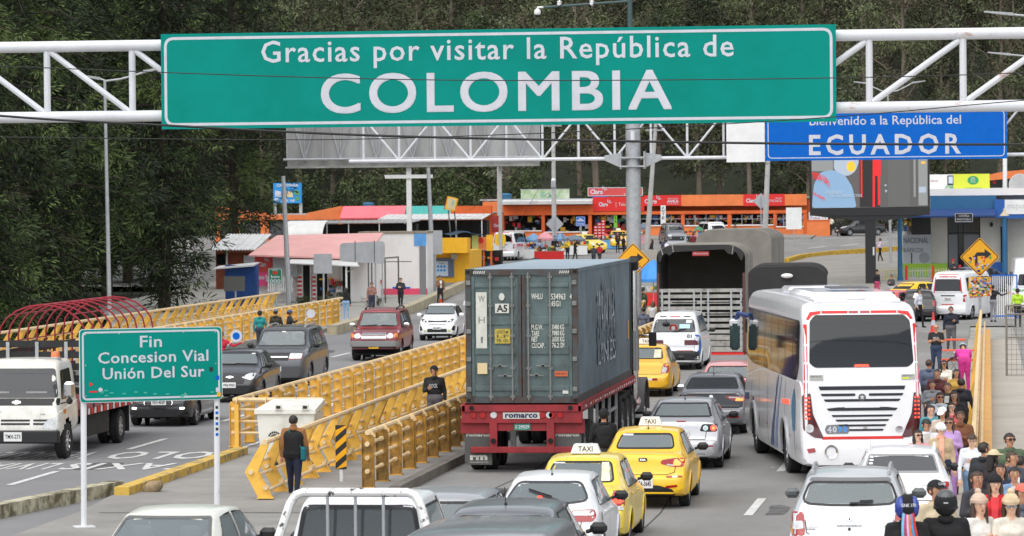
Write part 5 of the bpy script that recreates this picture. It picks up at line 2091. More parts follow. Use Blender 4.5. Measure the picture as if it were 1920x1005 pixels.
for i in range(30):
 x=-100+i*4.6+rnd.uniform(-1.5,1.5)
 y=rnd.uniform(346,351)
 k=1 if i in(12,19,20)else 0
 lab='dark green bush at the foot of the forest behind the shops' if k==0 else 'pale flowering bush at the foot of the forest behind the shops'
 o=bs_[k]if first[k]else dup(bs_[k],(0,0,0),0,lab)
 first[k]=False
 o.location=(x,y,g(x,y)-.1)
 s=rnd.uniform(1.0,2.1)
 o.scale=(s,s,s)
 o.rotation_euler.z=rnd.uniform(0,6)
 o['label'],o['group']=lab,GB+(' (pale)' if k else '')
for lab,u,Y,s in(('round bright green bush rising behind the pink awning',736,340,2.0),):
 o=dup(bs_[0],(0,0,0),1.0,lab)
 p=onY(u,Y)
 o.location=(p.x,Y,terrain(p.x,Y)if Y<200 else p.z)
 o.scale=(s,s,s)
 o['group']=GB
FLW=[mat('flower_red',S(200,40,60),rough=.6),BSH[1],BSH[2],mat('flower_green',(.10,.16,.05),rough=.7)]
fl=bush(12,.95,.9,FLW)
for i,u in enumerate((1722,1738,1752)):
 lab=('flowering shrub with red blooms behind the garden railing','middle flowering shrub of the bed behind the garden railing','flowering shrub nearest to the white bird cage')[i]
 o=fl if i==0 else dup(fl,(0,0,0),i,lab)
 o.location=G(u,515)
 o['label']=lab
 o['category']='shrub'
 o.name='flowering_shrub'
for i in range(3):
 o=dup(bs_[0],(0,0,0),i,'low green shrub in front of the picket shop')
 p=onY((566,612,700)[i],201)
 o.location=p
 o.scale=(.35,.35,.22)
 o['label']=('low green plant at the foot of the phone shop front','low green plant beside the square grey sign back','low green plant under the wide grey information board')[i]
 # cars
def pchip(pts):
 xs,ys=[p[0]for p in pts],[p[1]for p in pts]
 n=len(xs)
 h=[xs[i+1]-xs[i]for i in range(n-1)]
 d=[(ys[i+1]-ys[i])/h[i]for i in range(n-1)]
 m=[d[0]]+[0.0 if d[i-1]*d[i]<=0 else 2*d[i-1]*d[i]/(d[i-1]+d[i])for i in range(1,n-1)]+[d[-1]]
 def f(x):
  if x<=xs[0]:
   return ys[0]
  if x>=xs[-1]:
   return ys[-1]
  i=0
  while xs[i+1]<x:
   i+=1
  t=(x-xs[i])/h[i]
  return(ys[i]*(1+2*t)*(1-t)**2+h[i]*m[i]*t*(1-t)**2+ys[i+1]*t*t*(3-2*t)+h[i]*m[i+1]*t*t*(t-1))
 return f
def loftbody(L,W,top,belt,bot,planr,planf,tb=.2,n=76,hood=.93,crown=.015,soft=.09):
 """the skin of a vehicle: cross-sections along its length (rear at y = 0); returns vertices, faces and a ray tester"""
 ft,fb,fz=pchip(top),pchip(belt),pchip(bot)
 fr,ff=pchip(planr),pchip(planf)
 ys=set()
 for i in range(n+1):
  ys.add(L*i/n)
 for p in top:
  ys.add(p[0])
 for q in(.015,.03,.05,.07,.09,.12,.15,.18,.22,.26,.3,.36):
  ys.add(q)
  ys.add(L-q)
 ys=sorted(y for y in ys if 0<=y<=L)
 ys=[y for i,y in enumerate(ys)if i==0 or y-ys[i-1]>.006]
 V,Fc=[],[]
 K=None
 for y in ys:
  w=W/2*min(fr(y),ff(L-y))
  zt,zb=ft(y),fz(y)
  zl=min(fb(y),zt-.012)
  cab=zt-zl
  hh=zl-zb
  wt=w*(hood-tb*min(1,cab/.42))
  e=min(soft,cab*.5)
  side=[(0,zb),(.5*w,zb),(.86*w,zb),(.945*w,zb+.03),(.98*w,zb+.12*min(1,hh/.4)),(.997*w,zb+.28*hh),(w,zb+.45*hh),(.999*w,zb+.62*hh),(.99*w,zb+.8*hh),(.978*w,zl-.03*min(1,hh)),(.955*w,zl)]
  up=[]
  for t in(.2,.4,.6,.8,1):
   x=.955*w*(1-t)+wt*t+.014*math.sin(PI*t)*min(1,cab/.4)
   up.append((x,zl+(zt-e-zl)*t))
  rf=[(wt-.35*e,zt-.45*e),(wt-1.0*e,zt-.16*e),(wt*.72,zt-.05*e),(wt*.48,zt+crown*.6*min(1,cab*3)),(wt*.24,zt+crown*.9*min(1,cab*3)),(0,zt+crown*min(1,cab*3))]
  half=side+up+rf
  ringp=[(x,y,z)for x,z in half]+[(-x,y,z)for x,z in reversed(half[1:-1])]
  K=len(ringp)
  V+=[Vector(p)for p in ringp]
 N=len(ys)
 for i in range(N-1):
  for k in range(K):
   j=(k+1)%K
   Fc.append((i*K+k,i*K+j,(i+1)*K+j,(i+1)*K+k))
 Fc.append(tuple(range(K)))
 Fc.append(tuple(reversed(range((N-1)*K,N*K))))
 c=sum((V[i]for i in Fc[K*(N//2)+5]),Vector())/4
 a,b_,d_=(V[i]for i in Fc[K*(N//2)+5][:3])
 if(b_-a).cross(d_-a).dot(c-Vector((0,c.y,.7)))<0:
  Fc=[tuple(reversed(f))for f in Fc]
 for k,sg_ in((-2,-1),(-1,1)):
  f=Fc[k]
  q=len(f)//4
  if(V[f[q]]-V[f[0]]).cross(V[f[2*q]]-V[f[0]]).y*sg_<0:
   Fc[k]=tuple(reversed(f))
 return V,Fc,BVHTree.FromPolygons(V,Fc)
def cut(V,Fc,holes):
 """leave out the body faces that lie inside an opening: (side, outline)"""
 out=[]
 for f in Fc:
  c=sum((V[i]for i in f),Vector())/len(f)
  nrm=(V[f[1]]-V[f[0]]).cross(V[f[2]]-V[f[0]])
  nrm.normalize()
  kill=False
  for side,poly in holes:
   if side=='rear' and nrm.y<-.15 and inpoly((c.x,c.z),poly):
    kill=True
   elif side=='front' and nrm.y>.15 and inpoly((c.x,c.z),poly):
    kill=True
   elif side=='side' and abs(nrm.x)>.45 and abs(c.x)>.3 and inpoly((c.y,c.z),poly):
    kill=True
   elif side=='arch' and abs(c.x)>poly[3]and(c.y-poly[0])**2+(c.z-poly[1])**2<poly[2]**2:
    kill=True
  if not kill:
   out.append(f)
 return out
def make_wheel(r,w,rimf=.66,spokes=5,m=ALU,name='wheel'):
 """axle along x, outer face towards +x"""
 t=MB()
 h=w/2
 t.lathe([(r*rimf,-h*.9),(r*.93,-h),(r,-h*.7),(r,h*.7),(r*.93,h),(r*(rimf+.06),h*.95),(r*rimf,h*.7),(r*rimf,-h*.9)],RUBBER,24,axis='x')
 rm=MB()
 rr=r*rimf
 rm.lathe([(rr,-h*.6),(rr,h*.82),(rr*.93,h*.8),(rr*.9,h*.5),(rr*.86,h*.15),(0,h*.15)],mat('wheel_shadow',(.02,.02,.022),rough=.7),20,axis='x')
 rm.lathe([(rr,h*.86),(rr*.9,h*.86),(rr*.9,h*.6)],m,20,axis='x')
 for i in range(spokes):
  a=2*PI*i/spokes
  d=Vector((0,math.cos(a),math.sin(a)))
  rm.bar(Vector((h*.62,0,0))+d*rr*.1,Vector((h*.62,0,0))+d*rr*.93,rr*.26,h*.3,m,up=(1,0,0))
 rm.lathe([(0,h*.85),(rr*.18,h*.82),(rr*.22,h*.5)],m,12,axis='x')
 return t,rm
def put_wheels(root,W,ys,r,w=.2,zc=None,rim=ALU,spokes=5,rimf=.66,inset=.03,dual=False):
 for y in ys:
  for s in(1,-1):
   t,rm=make_wheel(r,w,rimf,spokes,rim)
   M_=Matrix.Translation((s*(W/2-w/2-inset),y,zc or r))@(Matrix.Identity(4)if s>0 else Matrix.Rotation(PI,4,'Z'))
   for q in(t,rm):
    q.v=[tuple(M_@Vector(p))for p in q.v]
   o=t.build('wheel',root)
   rm.build('rim',o)
def seat(b,x,y,z,w=.48,m=SEAT,head=True):
 b.box((x,y+.22,z),(w,.5,.16),m,bev=.05)
 rot=Matrix.Rotation(R(12),3,'X')
 b.box((x,y-.06,z+.34),(w,.14,.62),m,rot,bev=.06)
 if head:
  b.box((x,y-.14,z+.76),(w*.52,.10,.19),m,bev=.04)
def car(name,label,cat,loc,yaw,s,group=None):
 L,W,H=s['L'],s['W'],s['H']
 root=thing(name,label,cat,loc,yaw,group)
 Mo=Matrix.Translation((0,-s.get('ref',0.0),0))
 P=s['paint']
 top,belt=s['top'],s['belt']
 bot=s.get('bot',[(0,.30),(.25,.24),(.9,.19),(L-.9,.19),(L-.3,.22),(L,.27)])
 planr=s.get('planr',[(0,.78),(.04,.865),(.12,.93),(.3,.975),(.7,1),(L,1)])
 planf=s.get('planf',[(0,.66),(.06,.78),(.18,.88),(.4,.955),(.9,1),(L,1)])
 V,Fc,bvh=loftbody(L,W,top,belt,bot,planr,planf,s.get('tb',.2),hood=s.get('hood',.93),soft=s.get('soft',.09))
 ra=s['wr']+.055
 holes=[]
 for y in s['wy']:
  holes.append(('arch',(y,s['wr'],ra,W*.28)))
 inter=s.get('interior',True)
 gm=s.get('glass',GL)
 rear,front,sides=s.get('rearglass'),s.get('frontglass'),s.get('sideglass',[])
 if inter:
  for side,poly in(('rear',rear),('front',front)):
   if poly:
    holes.append((side,shrink(poly,.03)))
  for poly in sides:
   holes.append(('side',shrink(poly,.02)))
 F2=cut(V,Fc,holes)
 def mb():
  q=MB()
  q.M=Mo
  return q
 b=mb()
 b.add(V,F2,P)
 lineM=mat('panel_gap',(.02,.02,.02),rough=.8)
 for side,pts,wd in s.get('lines',[]):
  for i in range(len(pts)-1):
   a,c=Vector(pts[i]),Vector(pts[i+1])
   d=(c-a)
   nn=Vector((-d.y,d.x)).normalized()*wd/2
   for sd in(('left','right')if side=='side' else(side,)):
    decal(b,bvh,[tuple(a+nn),tuple(a-nn),tuple(c-nn),tuple(c+nn)],sd,lineM,.004,.12)
 for side,poly,m in s.get('trim',[]):
  for sd in(('left','right')if side=='side' else(side,)):
   decal(b,bvh,poly,sd,m,.007,.08)
 for y in s['wy']:
  for sd in('left','right'):
   pts=[]
   for k in range(13):
    a=-.12+(PI+.24)*k/12
    q=proj(bvh,sd,y+ra*math.cos(a),s['wr']+ra*math.sin(a),.0)
    if q:
     pts.append(q)
   if len(pts)>3:
    b.tube(pts,.022,s.get('archm',P),6)
 body=b.build('body',root,smooth=42)
 b=mb()
 for y in s['wy']:
  b.lathe([(ra+.01,-W*.46),(ra+.01,W*.46)],DARK,18,c=(0,y,s['wr']),axis='x',a0=-.3,a1=PI+.3)
  b.lathe([(0,0),(ra,0)],DARK,18,c=(-W*.27,y,s['wr']),axis='x')
  b.lathe([(0,0),(ra,0)],DARK,18,c=(W*.27,y,s['wr']),axis='x')
 b.box((0,L/2,.24),(W*.8,L*.86,.06),DARK)
 b.build('underside',root,smooth=None)
 fm=s.get('framem',BLACK)
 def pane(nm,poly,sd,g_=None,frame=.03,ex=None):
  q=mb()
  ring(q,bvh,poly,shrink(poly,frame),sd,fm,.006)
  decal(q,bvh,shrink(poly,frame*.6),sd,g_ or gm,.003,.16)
  for e in(ex or[]):
   e(q)
  return q.build(nm,root,smooth=50)
 if rear:
  ex=[]
  for(sd,poly,m)in s.get('stickers',[]):
   ex.append(lambda q,poly=poly,m=m:decal(q,bvh,poly,'rear',m,.010,.1))
  pane('rear_window',rear,'rear',s.get('rearm'),ex=ex)
 if front:
  fx=[]
  for(poly,m)in s.get('frontstickers',[]):
   fx.append(lambda q,poly=poly,m=m:decal(q,bvh,poly,'front',m,.010,.1))
  pane('windscreen',front,'front',s.get('frontm'),ex=fx)
 for poly in sides:
  for sd in('left','right'):
   pane('side_window',poly,sd,s.get('sidem'),.022)
 if inter:
  b=mb()
  ly,zs=s.get('seaty',(L*.56,L*.30)),s.get('seatz',.50)
  for x in(-W*.2,W*.2):
   seat(b,x,ly[0],zs,m=s.get('seatm',SEAT))
  for y in ly[1:]:
   b.box((0,y+.22,zs),(W*.72,.5,.16),s.get('seatm',SEAT),bev=.05)
   b.box((0,y-.04,zs+.32),(W*.70,.14,.5),s.get('seatm',SEAT),Matrix.Rotation(R(12),3,'X'),bev=.05)
   for x in(-W*.19,W*.19):
    b.box((x,y-.13,zs+.66),(.25,.09,.15),s.get('seatm',SEAT),bev=.035)
  yd=s.get('dash',L*.70)
  b.box((0,yd,zs+.30),(W*.74,.4,.22),SEAT,bev=.06)
  b.box((0,L*.5,.34),(W*.76,L*.6,.05),SEAT)
  b.lathe([(.17,-.012),(.19,0),(.17,.012),(.155,0),(.17,-.012)],BLACK,18,c=(-W*.2,yd-.28,zs+.38),axis='y')
  b.box((0,yd-.38,H-.26),(.22,.02,.06),BLACK,bev=.008)
  shelf=s.get('shelf')
  if shelf:
   b.box((0,shelf[0],shelf[1]),(W*.66,shelf[2],.03),SEATG)
  b.build('interior',root,smooth=40)
 for nm,sd,pieces in s.get('fit',[]):
  for mir in((False,True)if nm[-1]=='*' else(False,)):
   q=mb()
   for piece in pieces:
    poly,m=piece[0],piece[1]
    off=piece[2]if len(piece)>2 else .010
    if isinstance(poly,str):
     x0,x1,z0,z1=piece[2:6]
     dtext(q,bvh,poly,sd,m,x0,x1,z0,z1,off=.014,bold=piece[6]if len(piece)>6 else .02)
    else:
     decal(q,bvh,mirror(poly)if mir else poly,sd,m,off,.06)
   q.build(nm.rstrip('*'),root,smooth=50)
 for sd,x,z,w,h,txt,m,mt in s.get('plates',[]):
  q=mb()
  c=proj(bvh,sd,x,z,.02)
  if c is None:
   continue
  y=min(proj(bvh,sd,x,z+dz,.02).y if sd=='rear' else-proj(bvh,sd,x,z+dz,.02).y for dz in(-h/2,0,h/2))
  sg=1 if sd=='rear' else-1
  y*=sg
  q.box((x,y,z),(w,.02,h),m,bev=.004)
  if txt:
   q.text(txt,mt,lambda a,c_:(x+sg*a,y-sg*.013,z+c_),-w*.40,w*.40,-h*.30,h*.22,bold=.025)
  q.build('number_plate',root,smooth=None)
 my,mz=s.get('mirror',(L*.70,1.0))
 mm=s.get('mirrorm',BLACK)
 for sx in(-1,1):
  q=mb()
  c=Vector((sx*(W/2+.09),my,mz))
  q.box(c,(.22,.12,.15),mm,bev=.05)
  q.tube([(sx*(W/2-.07),my+.03,mz-.05),(sx*(W/2+.03),my+.01,mz-.02)],.03,BLACK,6)
  mr=MB()
  q.build('mirror',root)
  mr.M=Mo
  mr.prism(rpoly(rect(c.x-.10,c.x+.10,mz-.06,mz+.06),.04),my-.062,my-.074,CHROME)
 for y,z in s.get('handles',[]):
  for sd in('left','right'):
   c=proj(bvh,sd,y,z,.012)
   if c:
    q=mb()
    q.box(c,(.035,.17,.03),s.get('handlem',P),bev=.012)
    q.build('door_handle',root)
 ws=[y-s.get('ref',0.0)for y in s['wy']]
 put_wheels(root,W,ws,s['wr'],s.get('ww',.2),rim=s.get('rim',ALU),spokes=s.get('spokes',5),rimf=s.get('rimf',.66),inset=s.get('inset',.02))
 if s.get('antenna'):
  x,y,h=s['antenna']
  c=proj(bvh,'top',x,y,0)
  if c:
   q=mb()
   q.tube([c,c+Vector((0,-h*.45,h))],.006,BLACK,5)
   q.ell(c+Vector((0,0,.01)),(.02,.04,.02),BLACK,8,5)
   q.build('antenna',root)
 if s.get('wiper'):
  x0,z0,x1,z1=s['wiper']
  q=mb()
  a,c=proj(bvh,'rear',x0,z0,.03),proj(bvh,'rear',x1,z1,.03)
  q.tube([a,(a+c)/2+Vector((0,-.01,.0)),c],[.02,.012,.010],BLACK,6)
  q.bar(a.lerp(c,.42)+Vector((0,.012,.02)),c+Vector((0,.012,.01)),.012,.03,BLACK)
  q.build('wiper',root)
 if s.get('fwipers'):
  q=mb()
  for x0,z0,x1,z1 in s['fwipers']:
   a,c=proj(bvh,'front',x0,z0,.02),proj(bvh,'front',x1,z1,.02)
   if a and c:
    q.tube([a,(a+c)/2+Vector((0,.01,.0)),c],.012,BLACK,5)
  q.build('wiper',root)
 if s.get('rails'):
  ya,yb,xr=s['rails']
  for sx in(-1,1):
   pts=[]
   for k in range(7):
    y=ya+(yb-ya)*k/6
    c=proj(bvh,'top',sx*xr,y,.0)
    pts.append(c+Vector((0,0,.07 if 0<k<6 else .0)))
   q=mb()
   q.tube(pts,.024,s.get('railm',STEEL),6)
   for k in(0,6):
    q.box(pts[k]+Vector((0,(.08 if k==0 else-.08),.03)),(.05,.22,.09),s.get('railm',STEEL),bev=.02)
   q.build('roof_rail',root)
 if s.get('taxi'):
  c=proj(bvh,'top',0,s.get('taxiy',L*.47),0)
  q=mb()
  w=s['taxi']
  q.prism(rpoly([(c.x-w/2,c.z+.01),(c.x+w/2,c.z+.01),(c.x+w*.38,c.z+.175),(c.x-w*.38,c.z+.175)],.02),c.y-.09,c.y+.09,mat('taxi_sign_white',(.86,.86,.86),rough=.3))
  q.text('TAXI',INK,lambda a,c_:(c.x+a,c.y-.093,c.z+c_),-w*.24,w*.24,.045,.135,bold=.01)
  q.box((c.x,c.y,c.z+.005),(w*.9,.16,.03),BLACK)
  q.build('taxi_sign',root)
 if s.get('extra'):
  s['extra'](root,mb,bvh)
 return root
 # silhouettes (metres from the rear bumper, height)
def sedan_top(L,H,deck=1.0,bump=.62,g0=.62,g1=1.32,w0=None,w1=None,hood=.98):
 w0,w1=w0 or L*.60,w1 or L*.765
 return[(0,bump-.06),(.035,bump),(.09,bump+.03),(.12,bump+.12),(.17,deck-.04),(.24,deck),(g0-.06,deck+.045),(g0+.04,deck+.09),(g1-.12,H-.10),(g1+.06,H-.035),((g1+w0)/2,H),(w0-.05,H-.035),(w0+.12,H-.10),(w1-.05,hood+.06),(w1+.1,hood),(L-.55,hood-.09),(L-.22,hood-.19),(L-.09,hood-.30),(L-.03,hood-.42),(L,hood-.50)]
def hatch_top(L,H,bump=.66,sh=.98,g1=.62,w0=None,w1=None,hood=1.0,lip=None):
 w0,w1=w0 or L*.57,w1 or L*.755
 t=[(0,bump-.06),(.035,bump),(.085,bump+.03),(.12,bump+.12),(.17,sh-.03),(.22,sh+.06),(g1-.14,H-.14),(g1,H-.055),(g1+.3,H-.015),(w0*.75,H),(w0-.05,H-.04),(w0+.1,H-.10),(w1-.05,hood+.06),(w1+.1,hood),(L-.5,hood-.10),(L-.2,hood-.21),(L-.08,hood-.32),(L-.03,hood-.43),(L,hood-.52)]
 return t
def box_top(L,H,bump=.72,sh=1.15,g1=.36,w0=None,w1=None,hood=1.12,nose=.25):
 w0,w1=w0 or L*.66,w1 or L*.82
 return[(0,bump-.06),(.035,bump),(.075,bump+.03),(.10,bump+.15),(.13,sh),(g1-.1,H-.22),(g1,H-.10),(g1+.14,H-.03),(1.2,H),(w0-.1,H-.03),(w0+.08,H-.11),(w1-.06,hood+.08),(w1+.08,hood),(L-.35,hood-.10),(L-.14,hood-.2),(L-.05,hood-nose-.12),(L,hood-nose-.35)]
def sg(poly,r=.06):
 return rpoly(poly,r)
TY=paint('taxi_yellow',S(248,196,22),dirt=.06)
TY2=paint('taxi_lemon',S(240,208,62),dirt=.06)
PW=paint('car_white',S(236,237,238),rough=.3,dirt=.05)
PSIL=paint('car_silver',(.50,.505,.52),metal=.55,rough=.34,dirt=.05)
PSILW=paint('car_pale_silver',(.62,.625,.64),metal=.35,rough=.32,dirt=.04)
PGRY=paint('car_grey',(.20,.205,.22),metal=.5,rough=.32)
PDK=paint('car_dark_grey',(.035,.037,.042),metal=.3,rough=.25)
PBLK=paint('car_black',(.015,.015,.017),rough=.2)
PRED=paint('jeep_red',(.22,.022,.028),rough=.35,dirt=.2)
PCRM=paint('car_cream',S(222,222,210),rough=.35)
# KIA-like taxi with wide tail lamps
tl_a=sg([(.33,.86),(.60,.80),(.78,.81),(.80,.96),(.62,.97),(.36,.93)],.05)
tl_a2=sg([(.57,.825),(.72,.825),(.74,.945),(.60,.945)],.03)
spec_taxi2=dict(L=4.38,W=1.72,H=1.45,paint=TY,top=sedan_top(4.38,1.45,deck=1.03),belt=[(0,.8),(.4,.93),(2.2,.90),(4.38,.70)],wr=.31,wy=(.86,3.44),rearglass=sg([(-.58,1.105),(.58,1.105),(.49,1.375),(-.49,1.375)],.09),frontglass=sg([(-.64,1.03),(.64,1.03),(.53,1.37),(-.53,1.37)],.08),sideglass=[sg([(.98,.98),(1.9,.96),(1.9,1.36),(1.42,1.36)],.08),sg([(1.97,.96),(3.1,.94),(2.62,1.35),(1.97,1.36)],.08)],mirror=(3.05,1.0),taxi=.46,taxiy=2.05,antenna=(0,1.5,.16),handles=((1.3,.86),(2.3,.84)),shelf=(.95,1.0,.5),interior=True,fit=[('tail_light*','rear',[(tl_a,REDLENS),(tl_a2,LITORANGE,.014),(sg([(.45,.835),(.58,.815),(.58,.84),(.47,.86)],.01),CLEAR,.015)]),('badge','rear',[(sg([(-.085,.90),(.085,.90),(.085,.97),(-.085,.97)],.035),BLACK),('KIA',CHROME,-.055,.055,.917,.95,.03)]),('bumper_insert','rear',[(sg([(-.62,.25),(.62,.25),(.58,.38),(.3,.46),(-.3,.46),(-.58,.38)],.05),BLACK)]),('reflector*','rear',[(sg([(.42,.40),(.66,.43),(.66,.47),(.45,.45)],.01),REDLENS)]),('bumper_strip*','rear',[(sg([(.45,.605),(.56,.605),(.56,.635),(.45,.635)],.008),REDLENS),(sg([(.57,.605),(.66,.607),(.66,.637),(.57,.635)],.008),WHITE),(sg([(.67,.607),(.75,.61),(.75,.638),(.67,.637)],.008),REDLENS)])],plates=[('rear',.02,.50,.36,.19,'PCA-3645',mat('plate_red_white',S(232,228,226)),INK)],lines=[('rear',[(-.66,.98),(-.60,.70),(-.45,.655),(.45,.655),(.60,.70),(.66,.98)],.012),('side',[(1.93,.4),(1.93,1.38)],.012),('side',[(3.12,.4),(3.12,.93)],.012),('side',[(.98,.66),(1.0,.95)],.012)],stickers=[('rear',rect(-.46,-.26,1.33,1.36),WHITE)])
# lemon taxi
spec_taxi1=dict(L=4.4,W=1.71,H=1.50,paint=TY2,top=sedan_top(4.4,1.5,deck=1.02,g0=.60,g1=1.34),belt=[(0,.8),(.4,.95),(2.2,.92),(4.4,.72)],wr=.31,wy=(.88,3.45),rearglass=sg([(-.60,1.10),(.60,1.10),(.50,1.42),(-.50,1.42)],.08),frontglass=sg([(-.64,1.04),(.64,1.04),(.53,1.41),(-.53,1.41)],.08),sideglass=[sg([(.95,.99),(1.9,.97),(1.9,1.40),(1.4,1.40)],.08),sg([(1.97,.97),(3.12,.95),(2.65,1.39),(1.97,1.40)],.08)],mirror=(2.95,1.03),taxi=.52,taxiy=1.75,handles=((1.3,.88),(2.35,.86)),shelf=(.95,1.0,.5),fit=[('tail_light*','rear',[(sg([(.56,.72),(.80,.70),(.82,.99),(.62,1.0)],.05),REDLENS),(sg([(.60,.79),(.77,.78),(.78,.95),(.64,.96)],.04),LITRED,.014),(sg([(.55,.70),(.79,.67),(.80,.73),(.57,.76)],.02),CLEAR,.016)]),('reflector*','rear',[(sg([(.58,.38),(.74,.39),(.74,.45),(.58,.44)],.015),REDLENS)]),('badge','rear',[(sg([(-.09,.86),(.09,.86),(.09,.90),(-.09,.90)],.015),CHROME)])],plates=[('rear',0,.80,.36,.17,'PAC-1784',PLATEW,INK)],lines=[('rear',[(-.62,1.0),(-.56,.68),(.56,.68),(.62,1.0)],.012),('side',[(1.93,.4),(1.93,1.4)],.012),('side',[(3.12,.4),(3.12,.93)],.012),('side',[(.95,.66),(.97,.96)],.012)],stickers=[('rear',sg([(.37,1.12),(.52,1.12),(.45,1.40),(.33,1.40)],.01),mat('window_sticker',S(225,222,190),var=.3,scale=7)),('rear',rect(-.50,-.3,1.38,1.40),WHITE)],trim=[('side',rect(1.05,1.28,.86,.97,.02),mat('decal_pinkish',S(226,170,120),var=.3,scale=9))])
# silver saloon
mz=sg([(.40,.84),(.62,.825),(.78,.83),(.79,.985),(.46,.99)],.045)
spec_silver=dict(L=4.5,W=1.755,H=1.47,paint=PSIL,top=sedan_top(4.5,1.47,deck=1.06,g0=.56,g1=1.3),belt=[(0,.85),(.4,.96),(2.2,.93),(4.5,.72)],wr=.32,wy=(.92,3.56),rearglass=sg([(-.64,1.12),(.64,1.12),(.52,1.40),(-.52,1.40)],.04),frontglass=sg([(-.66,1.05),(.66,1.05),(.54,1.38),(-.54,1.38)],.08),sideglass=[sg([(1.0,1.0),(1.95,.98),(1.95,1.38),(1.45,1.38)],.08),sg([(2.02,.98),(3.15,.96),(2.68,1.37),(2.02,1.38)],.08)],mirror=(3.1,1.03),antenna=(0,1.45,.15),handles=((1.35,.9),(2.4,.88)),shelf=(.95,1.02,.5),fit=[('tail_light*','rear',[(mz,BLACK),([(.53+.055*math.cos(k/8*PI),.905+.055*math.sin(k/8*PI))for k in range(16)],CHROME,.014),([(.53+.04*math.cos(k/8*PI),.905+.04*math.sin(k/8*PI))for k in range(16)],CLEAR,.018),([(.70+.065*math.cos(k/8*PI),.905+.065*math.sin(k/8*PI))for k in range(16)],LITRED,.014),([(.70+.03*math.cos(k/8*PI),.905+.03*math.sin(k/8*PI))for k in range(16)],LITORANGE,.018)]),('high_brake_light','rear',[(sg([(-.10,1.035),(.10,1.035),(.10,1.055),(-.10,1.055)],.008),REDLENS)]),('badge','rear',[(sg([(-.075,.915),(.075,.915),(.075,.985),(-.075,.985)],.03),CHROME),(sg([(-.05,.93),(.05,.93),(.05,.97),(-.05,.97)],.02),PSIL,.013)]),('reflector*','rear',[(sg([(.50,.50),(.70,.51),(.70,.54),(.50,.53)],.01),REDLENS)]),('bumper_insert','rear',[(sg([(-.6,.25),(.6,.25),(.5,.36),(-.5,.36)],.04),BLACK)])],plates=[('rear',0,.78,.34,.15,'PBX-2231',PLATEW,INK)],lines=[('rear',[(-.58,1.0),(-.52,.66),(.52,.66),(.58,1.0)],.012),('side',[(1.98,.4),(1.98,1.38)],.012),('side',[(3.15,.4),(3.15,.95)],.012)])
# dark notchback with split lamps
spec_dark=dict(L=4.4,W=1.76,H=1.46,paint=PGRY,top=sedan_top(4.4,1.46,deck=1.07,g0=.5,g1=1.15),belt=[(0,.85),(.4,.97),(2.2,.93),(4.4,.72)],wr=.32,wy=(.9,3.5),rearglass=sg([(-.68,1.13),(.68,1.13),(.56,1.38),(-.56,1.38)],.05),rearm=glass('mauve_window_glass',(.45,.42,.45),.45),frontglass=sg([(-.66,1.05),(.66,1.05),(.54,1.37),(-.54,1.37)],.08),sideglass=[sg([(.95,1.0),(1.95,.98),(1.95,1.37),(1.35,1.37)],.08),sg([(2.02,.98),(3.1,.96),(2.65,1.36),(2.02,1.37)],.08)],sidem=GLD,mirror=(3.05,1.03),mirrorm=CHROME,antenna=(0,1.3,.2),shelf=(.9,1.02,.5),fit=[('boot_panel','rear',[(sg([(-.78,.68),(.78,.68),(.80,1.0),(-.80,1.0)],.06),PDK,.005)]),('tail_light*','rear',[(sg([(.34,.93),(.56,.84),(.82,.83),(.84,.95),(.36,.965)],.03),REDLENS),(sg([(.60,.84),(.80,.84),(.80,.90),(.62,.91)],.02),LITORANGE,.014),(sg([(.44,.91),(.80,.91),(.80,.935),(.44,.945)],.01),CLEAR,.015)]),('badge','rear',[([(.05*math.cos(k/8*PI),.94+.05*math.sin(k/8*PI))for k in range(16)],CHROME)]),('reflector*','rear',[(sg([(.45,.42),(.70,.43),(.70,.47),(.45,.46)],.01),REDLENS)])],plates=[('rear',0,.6,.34,.15,'XBA-518',PLATEW,INK)],lines=[('rear',[(-.7,.67),(.7,.67)],.014)],trim=[('rear',sg([(-.6,1.005),(.6,1.005),(.64,1.025),(-.64,1.025)],.005),BLACK)])
